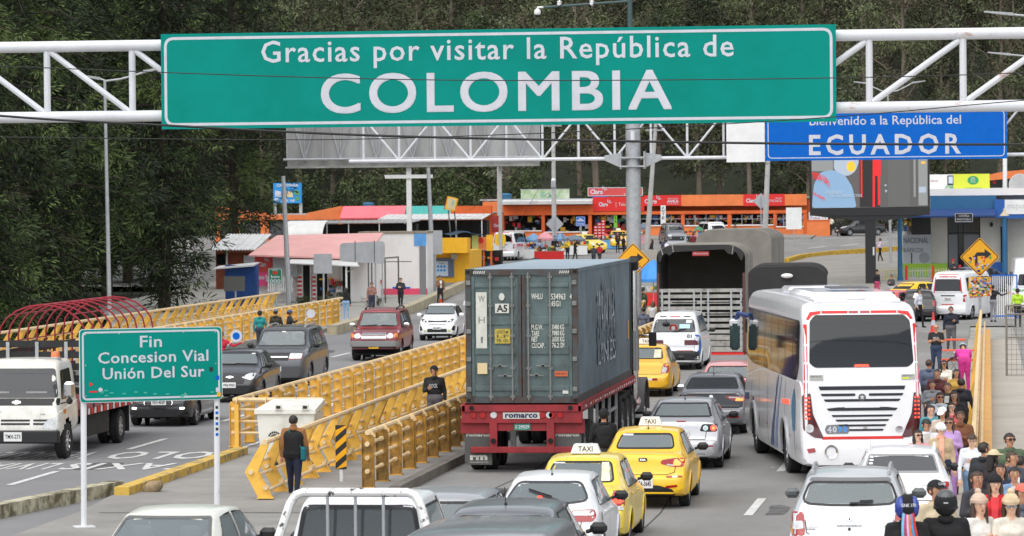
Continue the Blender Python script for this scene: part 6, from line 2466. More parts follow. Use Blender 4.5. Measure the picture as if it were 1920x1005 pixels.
# small hatch like the white one with oval lamps
spec_lanos=dict(L=4.05,W=1.68,H=1.43,paint=PW,top=[(0,.56),(.035,.62),(.09,.65),(.13,.76),(.18,.90),(.26,.98),(.36,1.02),(.50,1.10),(.95,1.35),(1.1,1.395),(1.8,1.43),(2.3,1.405),(2.5,1.35),(3.05,1.0),(3.2,.95),(3.6,.86),(3.85,.74),(3.97,.62),(4.05,.48)],belt=[(0,.78),(.4,.92),(2.0,.90),(4.05,.68)],wr=.29,wy=(.78,3.28),rearglass=sg([(-.66,1.07),(-.4,1.03),(.4,1.03),(.66,1.07),(.50,1.345),(-.50,1.345)],.10),framem=mat('window_band',(.05,.05,.055),rough=.3),frontglass=sg([(-.62,1.0),(.62,1.0),(.51,1.35),(-.51,1.35)],.08),sideglass=[sg([(.80,.97),(1.72,.95),(1.72,1.34),(1.2,1.33)],.08),sg([(1.8,.95),(2.9,.93),(2.42,1.33),(1.8,1.34)],.08)],mirror=(2.75,.98),antenna=(0,1.2,.10),wiper=(.34,1.02,-.30,1.21),shelf=(.75,.98,.4),handles=((1.2,.86),(2.2,.84)),fit=[('tail_light*','rear',[(sg([(.37,.78),(.74,.78),(.79,.86),(.74,.96),(.42,.95),(.36,.87)],.07),REDLENS),(sg([(.39,.87),(.76,.87),(.73,.945),(.43,.94)],.04),CLEAR,.014)]),('boot_handle','rear',[(sg([(-.06,.88),(.28,.88),(.28,.94),(-.06,.94)],.02),BLACK)]),('badge','rear',[('SX',REDLENS,.40,.50,.69,.73,.03),('LANOS',INK,.34,.52,.655,.668,.01)]),('filler_cap','right',[(sg([(.62,.74),(.74,.74),(.74,.9),(.62,.9)],.05),mat('cap_grey',(.4,.4,.4)))])],plates=[('rear',-.02,.72,.34,.16,'PDF-0912',PLATEW,INK)],lines=[('rear',[(-.58,1.0),(-.55,.66),(.55,.66),(.58,1.0)],.012),('side',[(1.76,.36),(1.76,1.36)],.012),('side',[(2.92,.36),(2.92,.9)],.012)],stickers=[('rear',rect(-.16,-.08,1.09,1.14,.02),LITRED)])
# silver tall hatch
spec_dacia=dict(L=4.05,W=1.735,H=1.54,paint=PSILW,top=[(0,.58),(.035,.66),(.09,.69),(.13,.80),(.18,.98),(.24,1.03),(.30,1.10),(.58,1.40),(.66,1.45),(.74,1.48),(1.5,1.54),(2.2,1.50),(2.4,1.45),(3.0,1.10),(3.15,1.04),(3.6,.95),(3.85,.84),(3.97,.70),(4.05,.52)],belt=[(0,.85),(.4,1.0),(2.0,.98),(4.05,.75)],wr=.32,wy=(.76,3.32),tb=.17,rearglass=sg([(-.70,1.16),(-.62,1.085),(-.3,1.065),(.3,1.065),(.62,1.085),(.70,1.16),(.60,1.405),(-.60,1.405)],.07),frontglass=sg([(-.66,1.08),(.66,1.08),(.56,1.42),(-.56,1.42)],.08),sideglass=[sg([(.85,1.06),(1.72,1.03),(1.72,1.44),(.98,1.42)],.08),sg([(1.8,1.03),(2.85,1.01),(2.4,1.43),(1.8,1.44)],.08)],sidem=GLD,mirror=(2.75,1.06),mirrorm=mat('mirror_grey',(.10,.11,.11),rough=.2),wiper=(.0,1.095,.34,1.12),rails=(.85,2.3,.56),seatm=SEATG,seaty=(2.15,1.05),seatz=.56,fit=[('tail_light*','rear',[(sg([(.64,.66),(.82,.64),(.86,.80),(.84,.99),(.66,.985)],.05),REDLENS),(sg([(.66,.75),(.82,.74),(.83,.86),(.67,.865)],.03),CLEAR,.014),(sg([(.80,.66),(.85,.70),(.86,.92),(.83,.93)],.02),AMBER,.016)]),('badge','rear',[([(0,.845),(.045,.885),(.045,.895),(.02,.905),(0,.93),(-.02,.905),(-.045,.895),(-.045,.885)],CHROME),([(0,.865),(.016,.888),(0,.908),(-.016,.888)],INK,.014),('SANDERO',mat('badge_grey',(.2,.2,.21)),-.18,.18,.78,.805,.02),([(.022*math.cos(k/6*PI),.745+.022*math.sin(k/6*PI))for k in range(12)],BLACK),('STEPWAY',mat('badge_grey'),.50,.72,.775,.79,.0),('AUTOMOTOR',mat('badge_grey'),-.64,-.46,.765,.778,.0),('DIESEL',INK,-.63,-.48,.735,.752,.02)]),('sensor*','rear',[([(.32+.014*math.cos(k/4*PI),.505+.014*math.sin(k/4*PI))for k in range(8)],BLACK)]),('spoiler_band','rear',[(sg([(-.60,1.405),(.60,1.405),(.57,1.452),(-.57,1.452)],.02),mat('spoiler_grey',(.16,.16,.165),rough=.5))])],plates=[('rear',0,.44,.4,.12,'',mat('plate_yellow',S(235,180,30)),INK)],lines=[('rear',[(-.66,1.02),(-.62,.70),(-.5,.63),(.5,.63),(.62,.70),(.66,1.02)],.014),('rear',[(-.09,.60),(.09,.60)],.02),('side',[(1.76,.4),(1.76,1.45)],.012)])
# generic hatch in grey and dark, seen as roofs in the foreground
def spec_roof(P,H=1.47,W=1.7,L=4.2,**kw):
 d=dict(L=L,W=W,H=H,paint=P,top=hatch_top(L,H),belt=[(0,.8),(.4,.95),(2.2,.93),(L,.72)],wr=.3,wy=(.8,L-.85),rearglass=sg([(-.62,1.05),(.62,1.05),(.52,H-.09),(-.52,H-.09)],.07),frontglass=sg([(-.64,1.06),(.64,1.06),(.53,H-.09),(-.53,H-.09)],.08),sideglass=[sg([(.75,1.0),(1.8,.98),(1.8,H-.09),(1.0,H-.09)],.08),sg([(1.88,.98),(2.95,.96),(2.5,H-.1),(1.88,H-.09)],.08)],mirror=(2.9,1.02),fit=[('tail_light*','rear',[(sg([(.60,.75),(.80,.74),(.82,1.0),(.64,1.0)],.05),REDLENS)])],plates=[('rear',0,.75,.34,.16,'PCE-540',PLATEW,INK)],lines=[('side',[(1.84,.4),(1.84,1.35)],.012)])
 d.update(kw)
 return d
 # white saloon with tinted rear glass
spec_whitesedan=dict(L=4.4,W=1.74,H=1.50,paint=PW,top=sedan_top(4.4,1.5,deck=1.08,g0=.5,g1=1.1),belt=[(0,.85),(.4,1.0),(2.2,.96),(4.4,.75)],wr=.32,wy=(.9,3.5),rearglass=sg([(-.66,1.13),(.66,1.13),(.56,1.42),(-.56,1.42)],.03),rearm=glass('grey_film_glass',(.12,.12,.125),.3,.08,(.12,.12,.125)),framem=mat('grey_seal',(.3,.3,.3)),frontglass=sg([(-.66,1.07),(.66,1.07),(.55,1.40),(-.55,1.40)],.08),sideglass=[sg([(.95,1.03),(1.95,1.0),(1.95,1.41),(1.3,1.41)],.08),sg([(2.02,1.0),(3.1,.98),(2.65,1.40),(2.02,1.41)],.08)],sidem=GLD,mirror=(3.0,1.05),rails=(1.2,2.4,.57),railm=WHITE,fit=[('tail_light*','rear',[(sg([(.62,.78),(.80,.77),(.82,.99),(.70,1.0)],.04),REDLENS)]),('boot_trim','rear',[(sg([(-.30,.80),(.30,.80),(.30,.83),(-.30,.83)],.01),CHROME)]),('badge','rear',[('LOGAN',mat('badge_grey'),.36,.52,.93,.945,.0)])],plates=[('rear',0,.70,.36,.17,'SFU-214',mat('plate_yellow'),INK)],stickers=[('rear',rect(-.54,-.48,1.355,1.385,.01),WHITE),('rear',rect(-.55,-.48,1.305,1.335,.01),WHITE),('rear',rect(-.56,-.49,1.255,1.285,.01),WHITE)],lines=[('rear',[(-.6,1.04),(-.56,.68),(.56,.68),(.6,1.04)],.012),('side',[(1.98,.4),(1.98,1.4)],.012)])
# old cream saloon
spec_cream=dict(L=4.2,W=1.56,H=1.40,paint=PCRM,top=sedan_top(4.3,1.40,deck=.98,g0=.75,g1=1.3,hood=.95),belt=[(0,.82),(.4,.92),(2.2,.90),(4.3,.74)],wr=.3,wy=(.9,3.4),tb=.18,soft=.06,rearglass=sg([(-.645,1.03),(.645,1.03),(.535,1.34),(-.535,1.34)],.025),framem=mat('grey_rubber_seal',(.12,.12,.12),rough=.6),frontglass=sg([(-.66,1.0),(.66,1.0),(.55,1.33),(-.55,1.33)],.05),sideglass=[sg([(1.05,.95),(1.95,.94),(1.95,1.32),(1.45,1.32)],.04),sg([(2.03,.94),(3.0,.93),(2.6,1.31),(2.03,1.32)],.04)],mirror=(2.9,.98),shelf=(1.1,.97,.4),seatm=SEATG,fit=[('tail_light*','rear',[(sg([(.44,.74),(.74,.74),(.74,.90),(.44,.90)],.02),REDLENS)])],plates=[('rear',0,.7,.36,.16,'PJB-228',mat('plate_yellow'),INK)],lines=[('rear',[(-.6,.98),(.6,.98)],.012)])
car('taxi','yellow taxi saloon with a red and white plate ending 3645 and right brake lamp lit','taxi',G(1213,948)-Vector((0,.9,0)),R(.6),spec_taxi2)
car('taxi','lemon yellow taxi saloon beside the white hatchback, larger TAXI roof sign','taxi',roofplace(1099,852,1.5)-Vector((0,1.7,0)),R(.3),spec_taxi1)
p=G(1209,742)
t3=dict(spec_taxi1)
t3.update(paint=paint('taxi_amber',S(244,186,36),dirt=.06),fit=[('tail_light*','rear',[(sg([(.54,.70),(.78,.72),(.80,.98),(.64,1.0)],.05),REDLENS),(sg([(.56,.72),(.70,.72),(.74,.86),(.62,.90)],.03),CLEAR,.014)]),('bumper_strip','rear',[(rect(.1,.3,.5,.56),WHITE),(rect(.3,.46,.5,.56),REDLENS)])],plates=[],stickers=[('rear',rect(.30,.50,1.14,1.36),mat('window_sticker'))])
car('taxi','amber yellow taxi saloon beside the blue tractor of the container truck','taxi',(p.x,p.y-.9,0),R(.4),t3)
p=G(1283,876)
car('saloon_car','silver saloon car with round tail lamps in dark housings, behind the bus mirror','car',(p.x,p.y-.9,0),R(.5),spec_silver)
p=roofplace(1342,699,1.46)
car('saloon_car','dark grey saloon with mauve rear glass and lit brake lamp left of the bus','car',(p.x,p.y-1.8,0),R(.4),spec_dark)
p=roofplace(1040,886,1.43)
car('hatchback_car','white hatchback with oval tail lamps and a rear wiper, before the lemon taxi','car',(p.x,p.y-1.5,g(0,p.y)),R(.2),spec_lanos)
p=roofplace(1597,884,1.54)
car('hatchback_car','pale silver tall hatchback with roof rails and wide rear window','car',(p.x,p.y-1.2,g(0,p.y-1)),R(0),spec_dacia)
p=roofplace(1693,838,1.5)
car('saloon_car','white saloon with grey tinted rear window beside the walking crowd','car',(p.x,p.y-1.6,g(0,p.y)),R(.8),spec_whitesedan)
p=roofplace(330,957,1.40)
car('saloon_car','old cream white saloon with a wide square rear window','car',(p.x,p.y-1.8,g(0,p.y-1)),R(-1.5),spec_cream)
p=roofplace(838,921,1.44)
car('hatchback_car','light grey hatchback behind the white pickup truck','car',(p.x,p.y-1.6,g(0,p.y-1)),R(-.5),spec_roof(PSIL,1.44,seatm=SEATG))
p=roofplace(961,945,1.47)
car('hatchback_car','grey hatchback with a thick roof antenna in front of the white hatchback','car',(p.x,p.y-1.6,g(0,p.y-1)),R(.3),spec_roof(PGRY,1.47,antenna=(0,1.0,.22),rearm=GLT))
p=roofplace(918,990,1.72)
car('sport_utility_car','grey silver car whose broad roof shows at the bottom edge','car',(p.x,p.y-1.8,g(0,p.y-1)),R(.2),spec_roof(paint('car_mid_grey',(.27,.28,.30),metal=.5),1.72,1.86,4.5,top=box_top(4.5,1.72,hood=1.08),rearglass=sg([(-.66,1.15),(.66,1.15),(.56,1.6),(-.56,1.6)],.07),frontglass=sg([(-.66,1.15),(.66,1.15),(.56,1.6),(-.56,1.6)],.07),sideglass=[],mirrorm=PSIL))
p=roofplace(1372,676,1.45)
car('saloon_car','faded pink saloon almost hidden behind the bus mirror','car',(p.x,p.y-1.7,0),R(.5),spec_roof(paint('faded_pink',S(214,150,150)),1.45))
# white passenger van number 01
def van_extra(root,mb,bvh):
 q=mb()
 for k in range(3):
  x0=(-.52,-.18,.3)[k]
  decal(q,bvh,sg([(x0,1.80),(x0+(.36 if k==1 else .24),1.80),(x0+(.36 if k==1 else .24),1.83),(x0,1.83)],.01),'rear',REDLENS if k==1 else BLACK,.02,.06)
 q.build('roof_spoiler_slots',root)
 q=mb()
 c=proj(bvh,'rear',-.28,1.72,.05)
 q.tube([c,c+Vector((0,-.12,-.1))],.012,BLACK,5)
 q.ell(c+Vector((0,-.16,-.16)),(.14,.05,.07),BLACK,10,6)
 q.build('rear_view_mirror',root)
 q=mb()
 c=proj(bvh,'rear',-.02,1.43,.02)
 q.lathe([(0,-.02),(.13,-.02),(.13,0),(0,0)],REDLENS,14,c=c,axis='y')
 q.lathe([(0,-.028),(.07,-.028),(.07,-.01),(0,-.01)],mat('cap_grey'),12,c=c,axis='y')
 q.build('lollipop_sign',root)
spec_van01=dict(L=4.75,W=1.82,H=1.97,paint=PW,top=box_top(4.75,1.97,bump=.66,sh=1.22,g1=.62,w0=3.3,w1=4.15,hood=1.12),belt=[(0,.95),(.4,1.2),(3,1.18),(4.75,.8)],wr=.32,wy=(.85,3.75),tb=.17,rearglass=sg([(-.74,1.29),(.74,1.29),(.64,1.73),(-.64,1.73)],.07),frontglass=sg([(-.68,1.2),(.68,1.2),(.6,1.8),(-.6,1.8)],.07),rearm=GLT,sideglass=[sg([(.72,1.28),(2.0,1.27),(2.0,1.82),(.9,1.80)],.07),sg([(2.06,1.27),(3.7,1.25),(3.25,1.81),(2.06,1.82)],.07)],sidem=GLD,mirror=(3.7,1.25),wiper=(-.02,1.31,.42,1.40),seaty=(2.9,2.0,1.1),seatz=.7,seatm=SEATG,extra=van_extra,fit=[('tail_light*','rear',[(sg([(.36,.86),(.84,.86),(.85,1.03),(.36,1.03)],.03),mat('maroon_lens',(.10,.012,.018),rough=.15)),([(.80+.07*math.cos(k/8*PI),1.07+.07*math.sin(k/8*PI))for k in range(16)],CLEAR,.016)]),('lower_panel','rear',[(sg([(-.4,.68),(.68,.68),(.68,.84),(-.4,.84)],.02),PSILW),(rect(.1,.66,.66,.68),REDLENS,.014)]),('bumper','rear',[(sg([(-.86,.34),(.86,.34),(.87,.62),(.70,.66),(-.70,.66),(-.87,.62)],.04),BLACK)]),('fleet_number','rear',[('01',INK,.45,.61,1.10,1.23,.03)]),('side_swoosh','right',[(sg([(.05,.6),(.25,.5),(.5,.9),(.3,1.2),(.12,1.22)],.08),mat('swoosh_blue',S(50,95,165)))])],plates=[],lines=[('side',[(2.03,.4),(2.03,1.85)],.014),('rear',[(-.72,1.25),(-.7,.7),(.7,.7),(.72,1.25)],.012)],stickers=[('rear',rect(.40,.58,1.60,1.70),WHITE),('rear',rect(.18,.54,1.42,1.56),mat('pale_blue_paper',S(175,205,215),var=.1))])
p=G(1266,693)
car('passenger_van','white passenger van with the number 01 and a red round sign in its rear window','van',(p.x,p.y-.6,0),R(-.9),spec_van01)
# cars coming towards us on the left road
def front_common(lights,grille,bumper=None,extra=None):
 f=[('headlight*','front',lights),('grille','front',grille)]
 if bumper:
  f.append(('front_bumper','front',bumper))
 return f+(extra or[])
spec_tracker=dict(L=4.25,W=1.78,H=1.66,paint=PDK,top=hatch_top(4.25,1.66,hood=1.10,sh=1.1),belt=[(0,.9),(.4,1.08),(2.2,1.04),(4.25,.85)],wr=.34,wy=(.82,3.38),rearglass=sg([(-.6,1.2),(.6,1.2),(.5,1.52),(-.5,1.52)],.07),frontglass=sg([(-.68,1.16),(.68,1.16),(.57,1.56),(-.57,1.56)],.07),sideglass=[sg([(.8,1.12),(1.9,1.1),(1.9,1.55),(1.1,1.54)],.07),sg([(1.98,1.1),(3.0,1.07),(2.55,1.54),(1.98,1.55)],.07)],sidem=GLD,mirror=(2.95,1.12),planf=[(0,.74),(.06,.84),(.18,.91),(.4,.965),(.9,1),(4.25,1)],fit=front_common([(sg([(.46,.84),(.72,.88),(.80,.98),(.50,.93)],.04),CLEAR)],[(sg([(-.40,.62),(-.30,.50),(.30,.50),(.40,.62),(.32,.80),(-.32,.80)],.06),CHROME),(sg([(-.38,.62),(-.29,.515),(.29,.515),(.38,.62),(.305,.785),(-.305,.785)],.06),BLACK,.014)]+[(rect(-.36+.01*k,.36-.01*k,.54+.045*k,.555+.045*k),mat('grille_bar',(.08,.08,.085),rough=.3),.018)for k in range(6)],[(sg([(-.78,.24),(.78,.24),(.80,.40),(.5,.44),(-.5,.44),(-.80,.40)],.05),BLACK)],[('fog_lamp*','front',[(sg([(.58,.46),(.70,.47),(.70,.52),(.57,.515)],.02),LAMPLIT,.014)])]),plates=[('front',-.02,.66,.40,.17,'PDT-4529',PLATEW,INK)])
p=G(293,802)
car('crossover_car','dark crossover car with two lit fog lamps behind the green post sign','car',(p.x-.05,p.y+.3+4.25,0),PI+R(.5),spec_tracker)
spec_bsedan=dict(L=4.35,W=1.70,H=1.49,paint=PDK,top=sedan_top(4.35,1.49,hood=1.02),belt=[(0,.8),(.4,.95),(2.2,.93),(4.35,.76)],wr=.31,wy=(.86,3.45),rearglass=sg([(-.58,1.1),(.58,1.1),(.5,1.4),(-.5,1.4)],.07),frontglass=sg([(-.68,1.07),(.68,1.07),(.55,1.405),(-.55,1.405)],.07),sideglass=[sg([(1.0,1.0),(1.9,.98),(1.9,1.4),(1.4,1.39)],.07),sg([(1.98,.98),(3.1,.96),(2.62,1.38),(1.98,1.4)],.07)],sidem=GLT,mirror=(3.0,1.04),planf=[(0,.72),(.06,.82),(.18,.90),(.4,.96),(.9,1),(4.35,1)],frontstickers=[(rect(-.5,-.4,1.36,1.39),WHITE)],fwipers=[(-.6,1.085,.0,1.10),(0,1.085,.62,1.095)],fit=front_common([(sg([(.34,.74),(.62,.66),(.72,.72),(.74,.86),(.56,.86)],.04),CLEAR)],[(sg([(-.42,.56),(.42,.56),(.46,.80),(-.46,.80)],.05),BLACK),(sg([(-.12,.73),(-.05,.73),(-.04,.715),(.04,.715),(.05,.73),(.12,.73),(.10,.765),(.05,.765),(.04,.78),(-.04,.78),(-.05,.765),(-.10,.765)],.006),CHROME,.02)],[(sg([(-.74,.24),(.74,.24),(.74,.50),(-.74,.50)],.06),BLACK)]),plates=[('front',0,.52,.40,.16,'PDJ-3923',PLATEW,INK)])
p=G(439,757)
car('saloon_car','dark grey saloon coming towards us with a bow tie badge and clear headlamps','car',(p.x-.3,p.y+.4+4.35,0),PI+R(1.0),spec_bsedan)
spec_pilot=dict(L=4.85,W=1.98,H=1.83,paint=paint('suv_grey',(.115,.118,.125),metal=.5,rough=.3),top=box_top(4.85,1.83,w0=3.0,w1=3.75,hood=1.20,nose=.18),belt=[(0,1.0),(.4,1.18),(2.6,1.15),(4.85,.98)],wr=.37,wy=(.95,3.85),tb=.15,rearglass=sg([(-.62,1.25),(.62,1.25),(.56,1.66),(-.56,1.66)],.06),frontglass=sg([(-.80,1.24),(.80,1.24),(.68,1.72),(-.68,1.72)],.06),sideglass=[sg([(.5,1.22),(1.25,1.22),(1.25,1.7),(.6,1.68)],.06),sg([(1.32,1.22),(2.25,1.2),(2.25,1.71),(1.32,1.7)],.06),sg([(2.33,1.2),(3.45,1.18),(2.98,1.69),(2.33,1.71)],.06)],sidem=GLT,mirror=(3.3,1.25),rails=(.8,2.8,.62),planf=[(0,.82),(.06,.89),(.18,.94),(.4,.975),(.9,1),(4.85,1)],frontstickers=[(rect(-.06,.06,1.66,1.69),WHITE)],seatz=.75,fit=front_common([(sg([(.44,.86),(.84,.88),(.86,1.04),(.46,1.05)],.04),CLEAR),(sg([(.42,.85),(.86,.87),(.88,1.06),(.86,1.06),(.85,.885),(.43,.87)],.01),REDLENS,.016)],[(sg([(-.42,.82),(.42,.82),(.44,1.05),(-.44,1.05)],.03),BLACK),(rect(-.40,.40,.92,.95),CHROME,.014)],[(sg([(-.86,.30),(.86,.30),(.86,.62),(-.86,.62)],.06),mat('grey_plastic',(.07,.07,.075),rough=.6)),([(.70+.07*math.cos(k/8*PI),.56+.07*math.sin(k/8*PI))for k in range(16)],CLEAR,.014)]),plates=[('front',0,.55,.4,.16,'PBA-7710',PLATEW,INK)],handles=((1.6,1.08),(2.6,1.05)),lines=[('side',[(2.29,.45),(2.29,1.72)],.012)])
p=roofplace(523,612,1.83)
car('sport_utility_car','grey large sport utility vehicle just behind the dark saloon','car',(p.x+.25,p.y+2.6,0),PI+R(.5),spec_pilot)
spec_jeep=dict(L=4.7,W=1.84,H=1.86,paint=PRED,top=box_top(4.7,1.86,w0=2.95,w1=3.45,hood=1.18,nose=.12),belt=[(0,1.0),(.4,1.15),(2.6,1.12),(4.7,1.02)],wr=.39,wy=(.95,3.75),tb=.16,ww=.26,rearglass=sg([(-.6,1.22),(.6,1.22),(.54,1.68),(-.54,1.68)],.05),frontglass=sg([(-.72,1.23),(.72,1.23),(.63,1.74),(-.63,1.74)],.05),sideglass=[sg([(.4,1.2),(1.2,1.2),(1.2,1.72),(.5,1.7)],.06),sg([(1.27,1.2),(2.15,1.18),(2.15,1.73),(1.27,1.72)],.06),sg([(2.23,1.18),(3.25,1.16),(2.93,1.71),(2.23,1.73)],.06)],sidem=GLT,mirror=(3.15,1.28),mirrorm=CHROME,rails=(.6,2.7,.58),railm=BLACK,planf=[(0,.86),(.06,.92),(.18,.95),(.4,.98),(.9,1),(4.7,1)],seatz=.78,fwipers=[(-.6,1.25,-.1,1.27),(.05,1.28,.6,1.25)],bot=[(0,.45),(.3,.4),(4.3,.4),(4.7,.45)],archm=PRED,fit=front_common([([(.60+.12*math.cos(k/10*PI),.93+.10*math.sin(k/10*PI))for k in range(20)],CHROME),([(.60+.10*math.cos(k/10*PI),.93+.085*math.sin(k/10*PI))for k in range(20)],CLEAR,.016),(sg([(.74,.86),(.86,.86),(.86,1.0),(.74,1.0)],.02),AMBER,.012)],[(sg([(-.45,.82),(.45,.82),(.45,1.04),(-.45,1.04)],.015),CHROME)]+[(rect(-.43,.43,.845+.05*k,.865+.05*k),mat('grille_shade',(.12,.12,.125)),.014)for k in range(4)],[(sg([(-.92,.54),(.92,.54),(.92,.74),(-.92,.74)],.04),mat('bumper_grey',(.22,.215,.21),rough=.5),.05),(sg([(-.42,.70),(.42,.70),(.42,.76),(-.42,.76)],.02),BLACK,.03),(sg([(-.8,.40),(.8,.40),(.8,.53),(-.8,.53)],.02),BLACK,.02)]),plates=[('front',0,.56,.36,.20,'BBP-373',mat('plate_yellow'),INK)],handles=((1.5,1.05),(2.5,1.03)),lines=[('side',[(2.19,.5),(2.19,1.74)],.012),('side',[(3.3,.5),(3.3,1.15)],.012)])
p=G(690,679)
car('off_road_car','red square off-road jeep with grey bumper and yellow plate facing us','car',(p.x,p.y+.7+4.7,0),PI+R(1.2),spec_jeep)
spec_picanto=dict(L=3.65,W=1.60,H=1.50,paint=PW,top=hatch_top(3.65,1.5,hood=1.05,w0=2.0,w1=2.75),belt=[(0,.8),(.4,1.0),(2,.95),(3.65,.8)],wr=.29,wy=(.66,3.02),rearglass=sg([(-.55,1.08),(.55,1.08),(.46,1.38),(-.46,1.38)],.07),frontglass=sg([(-.64,1.07),(.64,1.07),(.53,1.42),(-.53,1.42)],.06),sideglass=[sg([(.6,1.04),(1.5,1.0),(1.5,1.4),(.85,1.39)],.07),sg([(1.57,1.0),(2.45,.98),(2.1,1.39),(1.57,1.4)],.07)],sidem=GLD,mirror=(2.4,1.05),mirrorm=PW,fwipers=[(-.5,1.085,.0,1.10),(0,1.085,.5,1.10)],planf=[(0,.78),(.06,.86),(.18,.92),(.4,.965),(.9,1),(3.65,1)],fit=front_common([(sg([(.40,.76),(.62,.78),(.68,.90),(.56,.90)],.04),BLACK),([(.55+.05*math.cos(k/8*PI),.83+.05*math.sin(k/8*PI))for k in range(16)],CLEAR,.014),(sg([(.44,.37),(.56,.37),(.56,.46),(.46,.46)],.02),mat('lime_lamp_ring',S(200,215,60)),.012),(sg([(.46,.39),(.54,.39),(.54,.44),(.47,.44)],.01),CLEAR,.018),(sg([(.60,.45),(.72,.42),(.74,.62),(.66,.62)],.03),BLACK,.012)],[(sg([(-.40,.77),(.40,.77),(.38,.84),(.06,.82),(-.06,.82),(-.38,.84)],.015),BLACK),(rect(-.36,.36,.66,.68),BLACK,.012),('KIA',CHROME,.06,-.06,.845,.875,.02)],[(sg([(-.42,.36),(.42,.36),(.40,.50),(-.40,.50)],.03),BLACK),(sg([(-.6,.24),(.6,.24),(.58,.30),(-.58,.30)],.02),BLACK)]),plates=[('front',0,.53,.36,.12,'PDL-4871',PLATEW,INK)])
p=G(812,640)
car('hatchback_car','small white hatchback with lime lamp rings following the red jeep','car',(p.x,p.y+.5+3.65,0),PI+R(1.5),spec_picanto)
# vehicles around the shops and the control post
def simple(P,kind,**kw):
 if kind=='sedan':
  d=spec_roof(P,1.45,1.7,4.4,top=sedan_top(4.4,1.45))
  d['frontglass']=sg([(-.64,1.03),(.64,1.03),(.53,1.37),(-.53,1.37)],.07)
  d['rearglass']=sg([(-.58,1.1),(.58,1.1),(.49,1.37),(-.49,1.37)],.07)
  d['sideglass']=[sg([(.98,.98),(1.9,.96),(1.9,1.36),(1.42,1.36)],.08),sg([(1.97,.96),(3.1,.94),(2.62,1.35),(1.97,1.36)],.08)]
 elif kind=='suv':
  d=spec_roof(P,1.78,1.84,4.6,top=box_top(4.6,1.78,hood=1.12))
  d['frontglass']=sg([(-.7,1.2),(.7,1.2),(.6,1.66),(-.6,1.66)],.06)
  d['rearglass']=sg([(-.62,1.22),(.62,1.22),(.56,1.62),(-.56,1.62)],.06)
  d['sideglass']=[sg([(.45,1.18),(1.9,1.18),(1.9,1.66),(.55,1.64)],.06),sg([(1.97,1.18),(3.3,1.15),(2.95,1.64),(1.97,1.66)],.06)]
 else:
  d=spec_roof(P,1.48,1.68,3.95)
 d['interior']=False
 for k in('frontm','rearm','sidem'):
  d[k]=GLD
 d['fit']=d['fit']+[('headlight*','front',[(sg([(.46,.66),(.74,.68),(.76,.84),(.50,.82)],.04),CLEAR)]),('grille','front',[(sg([(-.36,.62),(.36,.62),(.36,.76),(-.36,.76)],.03),BLACK)])]
 d['plates']=[('front',0,.48,.36,.14,'',PLATEW,INK),('rear',0,.75,.36,.14,'',PLATEW,INK)]
 d.update(kw)
 d['ref']=d['L']/2
 return d
car('taxi','yellow taxi by the market parasols, nearer of the two by the shops','taxi',G(1098,474),PI+R(38),simple(TY2,'sedan',taxi=.4))
car('taxi','yellow taxi facing us directly in front of the phone shop','taxi',G(1160,466),PI+R(8),simple(TY,'sedan',taxi=.4))
car('sport_utility_car','grey sport utility car parked before the orange shop window','car',G(1262,458),PI+R(14),simple(PGRY,'suv'))
car('sport_utility_car','white sport utility car with a roof rack by the orange shop','car',G(1338,456),PI+R(22),simple(PW,'suv',rails=(.7,2.6,.6)))
car('saloon_car','pale grey saloon in front of the grey sport utility car','car',G(1275,476),PI+R(-10),simple(PSIL,'sedan'))
p=roofplace(1612,411,1.45)
car('saloon_car','black saloon on the far road behind the screen column','car',p,PI-R(62),simple(PBLK,'sedan'))
p=G(1845,530)
car('hatchback_car','dark blue hatchback behind the yellow turn sign','car',roofplace(1845,499,1.5),R(-62),simple(paint('deep_blue',(.04,.05,.12)),'hatch'))
p=roofplace(1722,541,1.5)
car('hatchback_car','black hatchback with a pale sticker left of the white minibus','car',p,R(2),simple(PBLK,'hatch',stickers=[('rear',sg([(-.3,1.1),(.05,1.1),(.1,1.3),(-.2,1.34)],.05),mat('pale_dog_sticker',S(225,215,210)))],plates=[('rear',0,.72,.36,.16,'ABC',mat('plate_yellow'),INK)]))
p=roofplace(1724,527,1.47)
car('taxi','yellow taxi beyond the black hatchback by the garden fence','taxi',p,R(-38),simple(TY,'sedan'))
p=roofplace(1678,545,1.42)
car('saloon_car','faded red saloon between the seated woman and the yellow taxi','car',p,R(-25),simple(paint('faded_red',S(205,90,95)),'sedan'))
